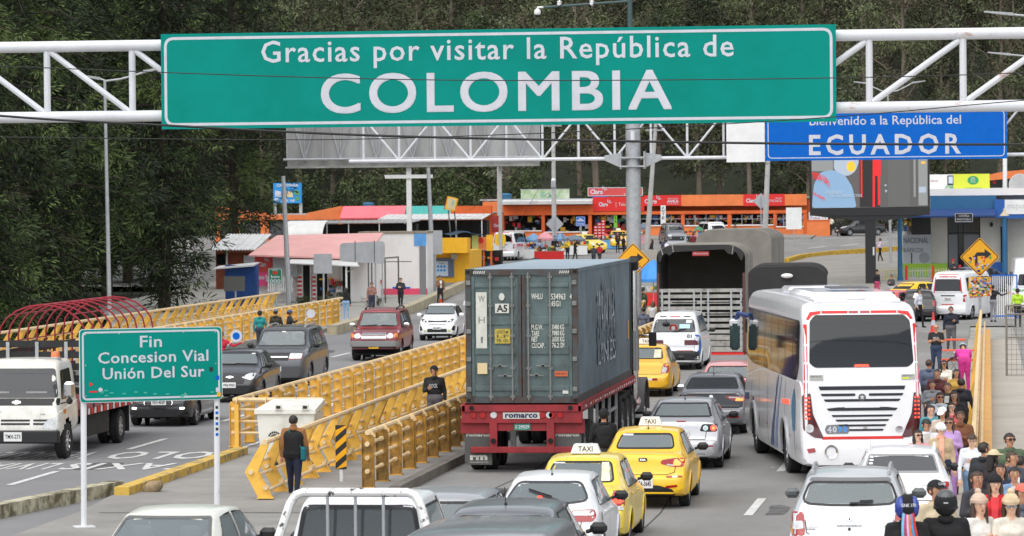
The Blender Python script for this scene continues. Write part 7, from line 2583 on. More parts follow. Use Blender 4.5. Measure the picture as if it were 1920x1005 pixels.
def minibus(P,H=2.25,W=1.9,L=5.2,**kw):
 d=dict(L=L,W=W,H=H,paint=P,top=box_top(L,H,bump=.6,sh=1.25,g1=.30,w0=L*.80,w1=L*.90,hood=1.25,nose=.2),belt=[(0,1.0),(.4,1.25),(3,1.22),(L,.9)],wr=.34,wy=(1.0,L-1.0),tb=.16,soft=.12,rearglass=sg([(-.66,1.36),(.66,1.36),(.58,1.92),(-.58,1.92)],.06),frontglass=sg([(-.7,1.4),(.7,1.4),(.62,2.05),(-.62,2.05)],.06),sideglass=[sg([(.4,1.34),(1.9,1.33),(1.9,2.0),(.48,1.98)],.07),sg([(1.96,1.33),(3.3,1.32),(3.3,2.0),(1.96,2.0)],.07),sg([(3.4,1.3),(4.6,1.22),(4.25,1.95),(3.4,2.0)],.07)],interior=False,rearm=GLD,frontm=GLD,sidem=GLD,mirror=(L-.9,1.4),fit=[('tail_light*','rear',[(sg([(.74,.86),(.88,.86),(.89,1.2),(.76,1.2)],.03),REDLENS),(rect(.76,.87,1.02,1.08),CLEAR,.014)]),('red_stripe*','rear',[(sg([(.64,1.3),(.70,1.3),(.62,2.0),(.58,2.0)],.01),SRED,.012)]),('red_stripe','rear',[(rect(-.5,.5,2.13,2.16),SRED,.012)]),('boot_handle','rear',[(sg([(-.34,1.12),(.34,1.12),(.34,1.17),(-.34,1.17)],.02),BLACK)]),('lettering','rear',[('SUPERTAXIS',SRED,-.42,.42,2.0,2.08,.03)]),('red_stripe','rear',[(rect(-.3,.3,.72,.76),SRED,.012)]),('lettering','right',[('SUPERTAXIS',SRED,.55,2.6,1.02,1.22,.03)]),('headlight*','front',[(sg([(.5,.8),(.8,.82),(.82,1.0),(.54,.98)],.04),CLEAR)])],plates=[('rear',0,1.0,.34,.15,'TCA-41',PLATEW,INK)],lines=[('rear',[(-.8,1.28),(.8,1.28)],.012),('side',[(1.93,.4),(1.93,2.0)],.012),('side',[(3.35,.4),(3.35,2.0)],.012)])
 d.update(kw)
 return d
p=G(1776,600)
car('minibus','white minibus with red trim and red lettering beside the yellow turn sign','minibus',(p.x,p.y-.3,0),R(-17),minibus(PW,2.28))
p=G(958,487)
car('minibus','white minibus with red lettering on its back near the round yellow sign','minibus',p,R(-6),minibus(PW,2.1,ref=2.6))
p=G(1935,590)
car('minibus','white van with green marks cut by the right edge of the view','minibus',(p.x,186,0),R(2),minibus(PW,2.7,2.0,5.6,fit=[('green_mark','rear',[(sg([(-.9,1.1),(-.72,1.1),(-.72,1.22),(-.9,1.22)],.02),mat('leaf_green')),('BRASIL',mat('globe_green'),-.6,.2,1.06,1.16,.02)]),('tail_light*','rear',[(rect(.80,.92,.8,1.0,.02),REDLENS)])],plates=[]))
# container truck
CB=mat('container_blue',S(110,124,132),rough=.65,scale=.8,col2=S(86,96,100),thr=(.3,.65))
CBD=mat('container_door_blue',S(94,110,110),rough=.65,scale=1.4,col2=S(66,76,74),thr=(.3,.6))
CRUST=mat('container_rusty_edge',S(70,78,80),rough=.7,scale=3,col2=S(74,52,42),thr=(.35,.6))
BARG=mat('locking_bar_steel',S(120,122,118),rough=.5,var=.25,scale=8)
CWH=mat('container_white',S(206,206,196),rough=.6,var=.1,scale=8)
TRD=mat('trailer_red',S(146,36,42),rough=.55,var=.3,scale=1.5)
p=G(978,886)
TX,TYY=(AT(868,600,79.8).x+AT(1088,600,79.8).x)/2,79.8
root=thing('shipping_container','weathered grey blue shipping container with white markings on the red trailer','shipping container',(TX,TYY,1.50))
Wc,Lc,Hc=2.44,12.19,2.896
ux=lambda u:(u-978)/88.8
vz=lambda v:(754.5+(978-u_)*0-v)/88.4
zv=lambda v:(755-v)/88.4
b=MB()
for sx in(-1,1):
 b.box((sx*(Wc/2-.06),.06,Hc/2),(.12,.12,Hc),CRUST)
 b.box((sx*(Wc/2-.06),Lc-.06,Hc/2),(.12,.12,Hc),CRUST)
 for z in(.06,Hc-.06):
  b.box((sx*(Wc/2-.085),.085,z),(.176,.176,.122),mat('corner_casting',S(62,56,52),rough=.8,var=.3,scale=6))
  b.box((sx*(Wc/2-.06),-.003,z),(.07,.012,.06),DARK)
b.box((0,.06,Hc-.07),(Wc-.24,.11,.13),CRUST)
b.box((0,.06,.07),(Wc-.24,.11,.13),CRUST)
for sx in(-1,1):
 for k in range(8):
  x=sx*.98+(k-3.5)*.045
  b.add([(x,-.0,Hc-.10),(x+.022,-.0,Hc-.10),(x+.04,-.0,Hc-.04),(x+.018,-.0,Hc-.04)],[(0,1,2,3)],CWH)
 b.box((sx*(Wc/2-.03),Lc/2,.08),(.06,Lc-.3,.16),CRUST)
 b.box((sx*(Wc/2-.03),Lc/2,Hc-.04),(.06,Lc-.3,.08),CB)
b.box((0,Lc/2,.1),(Wc-.14,Lc-.3,.1),CRUST)
b.build('frame',root,smooth=None)
for sx in(-1,1):
 b=MB()
 prof,y=[],.16
 while y<Lc-.2:
  prof+=[(y,0),(y+.07,0),(y+.138,.036),(y+.208,.036)]
  y+=.276
 vs,fs=[],[]
 for(yy,d)in prof:
  for z in(.14,Hc-.06):
   vs.append((sx*(Wc/2-.008-d),yy,z))
 for i in range(len(prof)-1):
  f=(2*i,2*i+2,2*i+3,2*i+1)
  fs.append(f if sx>0 else tuple(reversed(f)))
 b.add(vs,fs,CB)
 if sx>0:
  X=Wc/2+.003
  rnd=random.Random(4)
  for(y0,z0_,h_,tx)in((4.0,1.35,.95,'WAN HAI'),(4.1,.62,.48,'LINES')):
   b.text(tx,mat('faded_lettering',S(200,208,210),rough=.7,scale=2,col2=S(150,166,174),thr=(.4,.55)),lambda a,c:(X,a,c),y0,y0+4.1,z0_,z0_+h_)
  for k in range(80):
   y,z=rnd.uniform(3.9,8.4),rnd.uniform(.6,2.35)
   w,h=rnd.uniform(.05,.22),rnd.uniform(.1,.45)
   d=X+.002+k*.0001
   b.add([(d,y,z),(d,y+w,z),(d,y+w,z+h),(d,y,z+h)],[(0,1,2,3)],CB)
  b.add([(X,11.2,.95),(X,11.45,.95),(X,11.45,1.4),(X,11.2,1.4)],[(0,1,2,3)],YSIGN)
 b.build('side_wall',root,smooth=None)
b=MB()
b.grid(lambda s,t:(-Wc/2+.05+(Wc-.1)*s,.1+(Lc-.2)*t,Hc-.012+(.012 if int(t*88+.5)%2 else 0)),2,88,mat('container_roof',S(150,166,176),rough=.5,var=.12,scale=.6))
b.build('roof',root,smooth=None)
for sx in(-1,1):
 b=MB()
 xa,xb=(.02,Wc/2-.13)
 xm=sx*(xa+xb)/2
 b.box((xm,.07,Hc/2),(xb-xa,.05,Hc-.28),CBD)
 for(z0,z1)in((.22,.42),(.98,1.30),(1.62,1.94),(2.46,2.62)):
  b.box((xm+sx*.02,.04,(z0+z1)/2),(xb-xa-.16,.04,(z1-z0)*.55),CBD,bev=.018)
 b.box((sx*.045,.035,Hc/2),(.07,.05,Hc-.28),CRUST)
 b.box((sx*(xb-.03),.035,Hc/2),(.06,.03,Hc-.3),CBD)
 if sx<0:
  for(u0,u1,v0,v1)in((890,911,543,650),):
   b.add([(ux(u0),.012,zv(v1)),(ux(u1),.012,zv(v1)),(ux(u1),.012,zv(v0)),(ux(u0),.012,zv(v0))],[(0,1,2,3)],CWH)
  b.text('W',BARG,lambda a,c:(a,.009,c),ux(895),ux(907),zv(562),zv(550))
  b.text('H',BARG,lambda a,c:(a,.009,c),ux(895),ux(907),zv(602),zv(590))
  b.text('I',BARG,lambda a,c:(a,.009,c),ux(899),ux(903),zv(640),zv(628))
  b.ell((ux(940),.012,zv(552)),(.065,.004,.085),CWH,16,4)
  b.prism(rect(ux(927),ux(954),zv(583),zv(565)),.008,.014,CWH)
  b.text('A5',INK,lambda a,c:(a,.006,c),ux(930),ux(951),zv(581),zv(567),bold=.03)
  b.prism(rect(ux(926),ux(956),zv(641),zv(613)),.008,.014,mat('faded_yellow_label',S(190,168,70),rough=.7,var=.3,scale=14))
  for i,t in enumerate(('CUSTOM','1.F','PR.150')):
   b.text(t,mat('label_ink',S(80,76,50)),lambda a,c:(a,.006,c),ux(930),ux(952),zv(622+8*i),zv(616+8*i),bold=.02)
  b.prism(rect(ux(892),ux(911),zv(699),zv(678)),.008,.014,mat('sticker_cream'))
 else:
  for(t,ua,ub,vb,vt)in(('WHLU',997,1019,557,546),('534963',1035,1063,558,546),('4',1071,1075,557,547),('45G1',1035,1053,571,560),('M.G.W.',997,1019,615,605),('TARE',997,1012,627,617),('NET',997,1009,638,628),('CU.CAP.',997,1022,650,640)):
   b.text(t,CWH,lambda a,c:(a,.008,c),ux(ua),ux(ub),zv(vb),zv(vt),bold=.02)
  for i,(a1,a2)in enumerate((('30480','KG'),('3980','KG'),('26500','KG'),('76.2','CBM'))):
   b.text(a1,CWH,lambda a,c:(a,.008,c),ux(1036),ux(1050),zv(615+11.5*i),zv(605+11.5*i),bold=.02)
   b.text(a2,CWH,lambda a,c:(a,.008,c),ux(1052),ux(1060),zv(615+11.5*i),zv(605+11.5*i),bold=.02)
  b.prism(rect(ux(1041),ux(1066),zv(704),zv(694)),.008,.014,mat('orange_label',S(196,96,60),rough=.6))
  b.text('SUPER HEAVY',INK,lambda a,c:(a,.006,c),ux(1043),ux(1064),zv(701),zv(697))
  b.prism(rect(ux(1056),ux(1067),zv(737),zv(731)),.008,.014,CWH)
 d=b.build('door',root,smooth=None)
 for uu in((918,960)if sx<0 else(991,1033)):
  q=MB()
  q.tube([(ux(uu),-.01,.06),(ux(uu),-.01,Hc-.08)],.021,BARG,8)
  for z in(.14,.75,1.45,2.1,2.72):
   q.box((ux(uu),.012,z),(.10,.04,.06),BARG,bev=.008)
  q.build('locking_bar',d)
 for(ua,ub,v)in(((922,950,683),(932,960,702))if sx<0 else((1005,1033,683),(993,1020,701))):
  q=MB()
  q.bar((ux(ua),-.035,zv(v)),(ux(ub),-.035,zv(v+1)),.02,.03,BARG)
  q.box((ux((ua+ub)/2),-.02,zv(v)),(.08,.05,.06),BARG,bev=.01)
  q.build('door_lever',d)
 for z in(.3,.95,1.55,2.15,2.6):
  q=MB()
  q.box((sx*(Wc/2-.07),-.012,z),(.10,.05,.10),BARG,bev=.01)
  q.build('hinge',d)
  # trailer with its blue tractor
root=thing('articulated_truck','red flatbed trailer with mud flaps pulled by a blue bonneted tractor','truck',(TX,TYY,0))
CHASSIS=mat('chassis_dark',(.03,.026,.024),rough=.8,var=.3,scale=3)
FLAP=mat('mud_flap',S(88,88,86),rough=.8,var=.15,scale=3)
b=MB()
b.box((0,6.1,1.39),(2.6,12.5,.12),TRD)
for sx in(-1,1):
 b.box((sx*1.26,6.1,1.42),(.06,12.5,.17),TRD)
 b.box((sx*.48,6.3,1.12),(.14,12.2,.42),CHASSIS)
 for k in range(24):
  b.box((sx*1.295,.3+k*.51,1.40),(.012,.22,.05),mat('reflex_white')if False else(WHITE if k%2 else REDLENS))
b.build('bed',root,smooth=None)
b=MB()
b.box((0,-.04,1.27),(2.62,.14,.40),TRD,bev=.015)
b.box((0,-.12,1.42),(2.62,.05,.10),TRD)
for u,m in((885,REDLENS),(903,REDLENS),(1018,REDLENS),(1036,REDLENS),(1052,REDLENS),(924,CLEAR),(1031,CLEAR)):
 b.lathe([(0,-.02),(.065,-.02),(.075,0),(0,0)],m,14,c=(ux(u),-.115,zv(777)+1.5),axis='y')
for u in(882,1072):
 b.lathe([(0,-.05),(.05,-.05),(.05,0),(0,0)],DARK,10,c=(ux(u),-.14,zv(763)+1.5),axis='y')
b.prism(rect(ux(942),ux(1013),zv(784)+1.5,zv(772)+1.5),-.125,-.115,CWH)
b.text('romarco',mat('logo_navy',S(28,40,80)),lambda a,c:(a,-.128,c),ux(946),ux(1009),zv(782.5)+1.5,zv(774.5)+1.5,bold=.045,space=1.05)
for s_ in(-1,1):
 b.box((s_*.62,-.06,.78),(.16,.12,.68),TRD)
 b.lathe([(0,-.08),(.05,-.08),(.06,0),(0,0)],DARK,10,c=(s_*.62,-.12,zv(826)+1.5),axis='y')
 b.box((s_*.98,.02,1.0),(.74,.04,.3),TRD)
b.box((.0,-.02,zv(795)+1.5),(1.3,.06,.28),TRD)
b.box((.02,-.06,.50),(2.28,.09,.13),TRD,bev=.01)
b.build('rear_frame',root,smooth=None)
b=MB()
b.prism(rect(ux(963),ux(994),zv(806)+1.5,zv(792)+1.5),-.075,-.06,mat('plate_green',S(40,130,105)))
b.text('S 29029',SWHITE,lambda a,c:(a,-.078,c),ux(965),ux(992),zv(803)+1.5,zv(796)+1.5,bold=.03)
b.text('COLOMBIA',SWHITE,lambda a,c:(a,-.078,c),ux(973),ux(985),zv(805.3)+1.5,zv(804.2)+1.5)
b.build('number_plate',root,smooth=None)
for s_ in(-1,1):
 b=MB()
 xc_=s_*.97
 b.box((xc_,.06,.62 if s_<0 else .70),(.60,.02,.78 if s_<0 else .62),FLAP)
 b.box((xc_,.045,1.0),(.62,.02,.05),CWH)
 b.text('romarco',CWH,lambda a,c:(a,.045,c),xc_-.26,xc_+.26,.78,.84,bold=.04)
 if s_<0:
  b.box((xc_+.02,.03,.30),(.56,.015,.26),FLAP)
  b.text('rm',CWH,lambda a,c:(a,.02,c),xc_-.18,xc_+.20,.27,.38,bold=.05)
  b.text('TRANSPORTES',CWH,lambda a,c:(a,.02,c),xc_-.2,xc_+.22,.21,.24)
 b.build('mud_flap',root,smooth=None)
def dualwheels(root,ys,W_,r,rim=ALU,w=.26):
 for y in ys:
  for s_ in(1,-1):
   for dx in(0,.31):
    t,rm=make_wheel(r,w,.56,8,rim)
    M_=Matrix.Translation((s_*(W_/2-w/2-dx),y,r))@(Matrix.Identity(4)if s_>0 else Matrix.Rotation(PI,4,'Z'))
    for q in(t,rm):
     q.v=[tuple(M_@Vector(v))for v in q.v]
    o=t.build('wheel',root)
    rm.build('rim',o)
dualwheels(root,(1.1,2.4),2.5,.51)
dualwheels(root,(9.6,10.95),2.5,.51)
b=MB()
for sx in(-1,1):
 b.box((sx*1.22,6.0,.95),(.05,4.6,.07),STEEL)
 b.box((sx*1.22,6.0,.55),(.05,4.6,.07),STEEL)
 for y in(3.8,5.2,6.6,8.2):
  b.box((sx*1.22,y,.85),(.06,.08,1.0),STEEL)
 b.box((sx*.9,5.5,.7),(.12,.12,1.2),STEEL)
b.build('side_guard',root,smooth=None)
TRB=paint('tractor_blue',S(36,46,130),rough=.3)
TRN=paint('tractor_navy',S(24,26,62),rough=.3)
b=MB()
b.box((0,13.9,2.15),(2.3,1.9,2.1),TRN,bev=.12)
b.prism([(14.9,.8),(14.9,2.05),(16.6,1.85),(16.9,1.5),(16.9,.8)],-.85,.85,TRB,'x')
b.box((0,13.9,.95),(2.2,7.4,.3),CHASSIS)
for sx in(-1,1):
 arc=[(15.7+.78*math.cos(a/10*PI),.52+.78*math.sin(a/10*PI))for a in range(11)]
 b.prism(arc+[(y_,z_-.07)for y_,z_ in reversed(arc)],min(sx*.8,sx*1.27),max(sx*.8,sx*1.27),TRB,'x')
 arc=[(11.0+.0,.6)]
b.build('cab',root,smooth=30)
b=MB()
b.box((0,14.75,2.6),(2.0,.05,.7),GLD)
for sx in(-1,1):
 b.box((sx*1.155,14.2,2.55),(.02,.8,.6),GLD)
b.build('cab_window',root,smooth=None)
for sx in(-1,1):
 b=MB()
 b.tube([(sx*1.22,12.75,.9),(sx*1.22,12.75,4.15)],.10,CHROME,12)
 b.tube([(sx*1.22,12.75,1.6),(sx*1.22,12.75,2.6)],.135,mat('heat_shield',(.3,.3,.31),rough=.3,metal=.9),12)
 b.tube([(sx*1.22,12.75,4.15),(sx*1.22,12.64,4.36)],.14,INK,12)
 b.build('exhaust_stack',root)
 b=MB()
 b.tube([(sx*1.1,15.0,2.4),(sx*1.5,14.95,2.4)],.02,CHROME,6)
 b.box((sx*1.5,14.93,2.3),(.2,.06,.36),BLACK,bev=.02)
 b.build('mirror',root)
 b=MB()
 b.lathe([(0,-.6),(.3,-.6),(.32,-.5),(.32,.5),(.3,.6),(0,.6)],CHROME,16,c=(sx*.95,13.6,.75),axis='y')
 for k in range(3):
  b.box((sx*1.25,13.2+k*.35,.42),(.25,.25,.04),STEEL)
 b.build('fuel_tank',root)
put_wheels(root,2.5,(15.7,),.52,.28,rim=CHROME,spokes=8,rimf=.56)
dualwheels(root,(12.2,),2.5,.51)
# coach
L,W,H=12.0,2.56,3.62
BW=paint('coach_white',S(238,238,240),rough=.25,dirt=.03)
BSV=paint('coach_silver',S(198,200,206),metal=.2,rough=.25,dirt=.05)
BGL=mat('coach_dark_glass',(.010,.012,.014),rough=.05,spec=.5)
p=AT(1619,903,77.0)
root=thing('coach','white long-distance coach with red trim and big black rear window','bus',(p.x,77.0,0),R(9.6))
V,Fc,bvh=loftbody(L,W,[(0,.50),(.03,.78),(.07,.84),(.10,1.05),(.13,2.0),(.22,2.55),(.42,3.2),(.52,3.38),(.68,3.5),(1.0,3.56),(6,3.60),(10.6,3.58),(11.3,3.4),(11.7,2.6),(11.9,1.4),(12.0,.5)],[(0,.7),(.1,.95),(.3,1.9),(.6,2.0),(6,2.0),(12,1.6)],[(0,.36),(.4,.32),(11,.3),(12,.4)],[(0,.90),(.04,.94),(.1,.965),(.3,.99),(.8,1),(L,1)],[(0,.8),(.1,.88),(.4,.96),(1,1),(L,1)],tb=.055,n=90,hood=.97,soft=.16)
root.scale=(1,1,1.045)
wy=(3.1,9.3)
b=MB()
b.add(V,cut(V,Fc,[('arch',(y,.5,.62,W*.3))for y in wy]),BW)
b.build('body',root,smooth=40)
b=MB()
for y in wy:
 b.lathe([(.63,-W*.48),(.63,W*.48)],DARK,18,c=(0,y,.5),axis='x',a0=-.3,a1=PI+.3)
 for sx in(-1,1):
  b.lathe([(0,0),(.62,0)],DARK,18,c=(sx*W*.29,y,.5),axis='x')
b.box((0,6,.35),(2.2,11.2,.1),DARK)
b.build('underside',root,smooth=None)
b=MB()
gp=sg([(-1.08,2.36),(-.96,2.27),(.96,2.27),(1.08,2.36),(1.04,3.18),(.92,3.30),(-.92,3.30),(-1.04,3.18)],.05)
decal(b,bvh,gp,'rear',BGL,.008,.12)
decal(b,bvh,sg([(-.16,2.28),(.16,2.28),(.14,2.33),(-.14,2.33)],.01),'rear',LITRED,.016,.08)
b.build('rear_window',root,smooth=50)
b=MB()
for s_ in(1,-1):
 for(z0,z1)in((1.30,1.62),(1.66,1.98),(2.02,2.34),(2.38,2.70),(2.74,3.12)):
  q=[(1.135-.018*(z0-1.3),z0),(1.20-.018*(z0-1.3),z0),(1.20-.02*(z1-1.3),z1),(1.135-.02*(z1-1.3),z1)]
  decal(b,bvh,q if s_>0 else mirror(q),'rear',SRED,.009,.1)
 for(x0,x1)in((.02,.22),(.24,.78)):
  q=rect(x0,x1,3.33,3.38)
  decal(b,bvh,q if s_>0 else mirror(q),'rear',SRED if x0>.1 else REDLENS,.009,.08)
 q=[(.80,3.33),(.98,3.29),(1.06,3.20),(1.11,3.22),(1.02,3.36),(.80,3.38)]
 decal(b,bvh,q if s_>0 else mirror(q),'rear',SRED,.009,.08)
decal(b,bvh,rect(-.84,.84,.86,.915),'rear',SRED,.009,.1)
b.build('red_trim',root,smooth=50)
b=MB()
GR=mat('louver_dark',(.02,.022,.03),rough=.5)
for(hw,z,h,sh)in((.90,1.83,.075,.03),(.86,1.71,.05,.03),(.80,1.60,.05,.04),(.74,1.42,.05,.05),(.64,1.30,.04,.03),(.56,1.21,.04,.03),(.50,1.11,.04,.03),(.44,1.02,.04,.02)):
 if hw in(.86,):
  for s_ in(1,-1):
   q=sg([(.14,z),(hw-sh,z),(hw,z+h),(.14,z+h)],.015)
   decal(b,bvh,q if s_>0 else mirror(q),'rear',GR,.010,.1)
 else:
  decal(b,bvh,sg([(-hw+sh,z),(hw-sh,z),(hw,z+h),(-hw,z+h)],.015),'rear',GR,.010,.1)
decal(b,bvh,sg([(-.70,1.47),(-.5,1.49),(.5,1.49),(.70,1.47),(.66,1.42),(-.66,1.42)],.01),'rear',GR,.012,.1)
decal(b,bvh,sg([(-.4,1.52),(.4,1.52),(.36,1.48),(-.36,1.48)],.01),'rear',BW,.016,.1)
b.build('engine_louver',root,smooth=50)
for s_ in(1,-1):
 b=MB()
 q=sg([(.80,.88),(1.0,.90),(1.22,1.05),(1.235,1.72),(1.07,1.78),(1.02,1.36)],.04)
 f=(lambda q:q)if s_>0 else mirror
 decal(b,bvh,f(q),'rear',mat('dark_red_lens',(.09,.012,.014),rough=.12,coat=.6),.012,.08)
 for k in range(6):
  for j in range(2):
   x,z=1.08+.065*j,1.66-.08*k
   decal(b,bvh,f(sg(rect(x,x+.035,z,z+.035),.01)),'rear',LITRED,.018,.05)
 if s_<0:
  decal(b,bvh,f([(1.09+.085*math.cos(k/8*PI),1.08+.085*math.sin(k/8*PI))for k in range(16)]),'rear',CLEAR,.018,.06)
 b.build('tail_light',root,smooth=50)
 b=MB()
 decal(b,bvh,f(sg([(.98,.62),(1.13,.60),(1.16,.68),(1.0,.70)],.01)),'rear',REDLENS,.012,.08)
 b.build('reflector',root)
b=MB()
decal(b,bvh,sg([(-.74,.97),(-.30,.97),(-.26,1.05),(-.30,1.16),(-.74,1.14),(-.78,1.05)],.02),'rear',mat('plate_grey',(.2,.2,.22),rough=.4),.010,.08)
for i,ch in enumerate('4090'):
 dtext(b,bvh,ch,'rear',mat('fleet_blue',S(80,150,220))if i>1 else SWHITE,-.73+.108*i,-.64+.108*i,.99,1.12,off=.018,bold=.05)
b.build('fleet_number',root)
b=MB()
decal(b,bvh,[(.06*math.cos(k/8*PI)*1.3,1.685+.07*math.sin(k/8*PI))for k in range(16)],'rear',mat('badge_dark',(.1,.1,.11),rough=.3),.014,.06)
decal(b,bvh,[(.055*math.cos(k*PI/5+PI/2)*(1 if k%2==0 else .45),1.685+.055*math.sin(k*PI/5+PI/2)*(1 if k%2==0 else .45))for k in range(10)],'rear',CHROME,.020,.05)
decal(b,bvh,[(.76+.085*math.cos(k/8*PI),1.05+.06*math.sin(k/8*PI))for k in range(16)],'rear',CHROME,.010,.06)
for x0 in(-1.08,.82):
 decal(b,bvh,rect(x0,x0+.28,2.02,2.13),'rear',mat('sticker_grey',(.42,.42,.40)),.010,.1)
 dtext(b,bvh,'SERVICIO','rear',INK,x0+.02,x0+.24,2.085,2.11,off=.014)
decal(b,bvh,rect(.83,.98,2.03,2.07),'rear',LIME,.014,.1)
decal(b,bvh,rect(.02,.10,1.02,1.14),'rear',mat('sticker_grey'),.008,.1)
b.build('badge',root)
b=MB()
c=proj(bvh,'rear',-.66,.62,0)
b.lathe([(.135,-.03),(.15,.0),(.15,.2),(.10,.2),(.10,-.01),(.135,-.03)],CHROME,20,c=c,axis='y')
b.lathe([(0,.06),(.10,.06)],DARK,16,c=c,axis='y')
b.build('exhaust_pipe',root)
for sd in('left','right'):
 b=MB()
 strip=sg([(.75,2.30),(1.2,1.98),(9.9,1.98),(11.2,2.1),(11.35,3.0),(11.0,3.18),(.9,3.18),(.72,3.0)],.1)
 decal(b,bvh,strip,sd,BGL,.008,.35)
 for k in range(7):
  y=1.9+1.35*k
  decal(b,bvh,rect(y,y+.03,2.0,3.17),sd,INK,.012,.3)
 b.build('side_window',root,smooth=50)
 b=MB()
 SW1,SW2=mat('swoosh_navy',S(60,80,130),rough=.3),mat('swoosh_steel',S(130,150,190),rough=.3)
 decal(b,bvh,sg([(5.3,.42),(5.9,.42),(4.9,1.2),(4.3,1.95),(4.15,1.95)],.05),sd,SW1,.009,.15)
 decal(b,bvh,sg([(4.6,.42),(5.1,.42),(4.3,1.2),(3.7,1.95),(3.6,1.95)],.05),sd,SW2,.009,.15)
 decal(b,bvh,sg([(1.0,1.0),(1.5,.95),(1.7,1.5),(1.3,1.85),(1.0,1.6)],.15),sd,mat('swoosh_teal',S(70,120,150),rough=.3),.009,.12)
 decal(b,bvh,sg([(2.2,1.45),(3.4,1.42),(3.4,1.5),(2.2,1.55)],.02),sd,LITRED,.011,.1)
 decal(b,bvh,sg([(10.2,1.15),(11.6,1.1),(11.6,1.22),(10.2,1.3)],.02),sd,SW1,.009,.15)
 for k in range(6):
  decal(b,bvh,rect(1.2+1.7*k,1.23+1.7*k,.45 if abs(1.2+1.7*k-3.1)>.7 else 1.15,1.9),sd,mat('panel_gap'),.005,.3)
  decal(b,bvh,sg(rect(1.9+1.5*k,1.98+1.5*k,.80,.88),.02),sd,AMBER,.014,.06)
 for y in wy:
  pts=[proj(bvh,sd,y+.64*math.cos(-.1+(PI+.2)*k/14),.5+.64*math.sin(-.1+(PI+.2)*k/14),.0)for k in range(15)]
  b.tube([q for q in pts if q],.04,STEEL,6)
 b.build('side_trim',root,smooth=50)
b=MB()
b.box((0,3.3,3.62),(1.8,4.2,.22),BW,bev=.10)
b.box((0,2.4,3.80),(.8,1.2,.03),mat('vent_dark',(.12,.12,.125)))
b.box((0,8.2,3.64),(1.3,1.4,.12),BW,bev=.05)
b.box((-.55,1.0,3.57),(.7,.5,.10),BW,bev=.03)
b.box((.55,1.0,3.57),(.7,.5,.10),BW,bev=.03)
b.build('roof_unit',root,smooth=30)
for sx in(-1,1):
 b=MB()
 b.tube([(sx*1.1,11.55,2.95),(sx*1.34,11.9,3.0),(sx*1.42,11.95,2.8)],[.05,.06,.06],SW1,8)
 b.box((sx*1.43,11.92,2.5),(.24,.14,.66),mat('mirror_dark',(.05,.08,.08),rough=.05),bev=.06)
 b.box((sx*1.43,11.93,2.78),(.25,.15,.2),BW,bev=.05)
 b.build('mirror',root,smooth=40)
put_wheels(root,W,wy,.5,.29,rim=CHROME,spokes=8,rimf=.6,inset=.05)
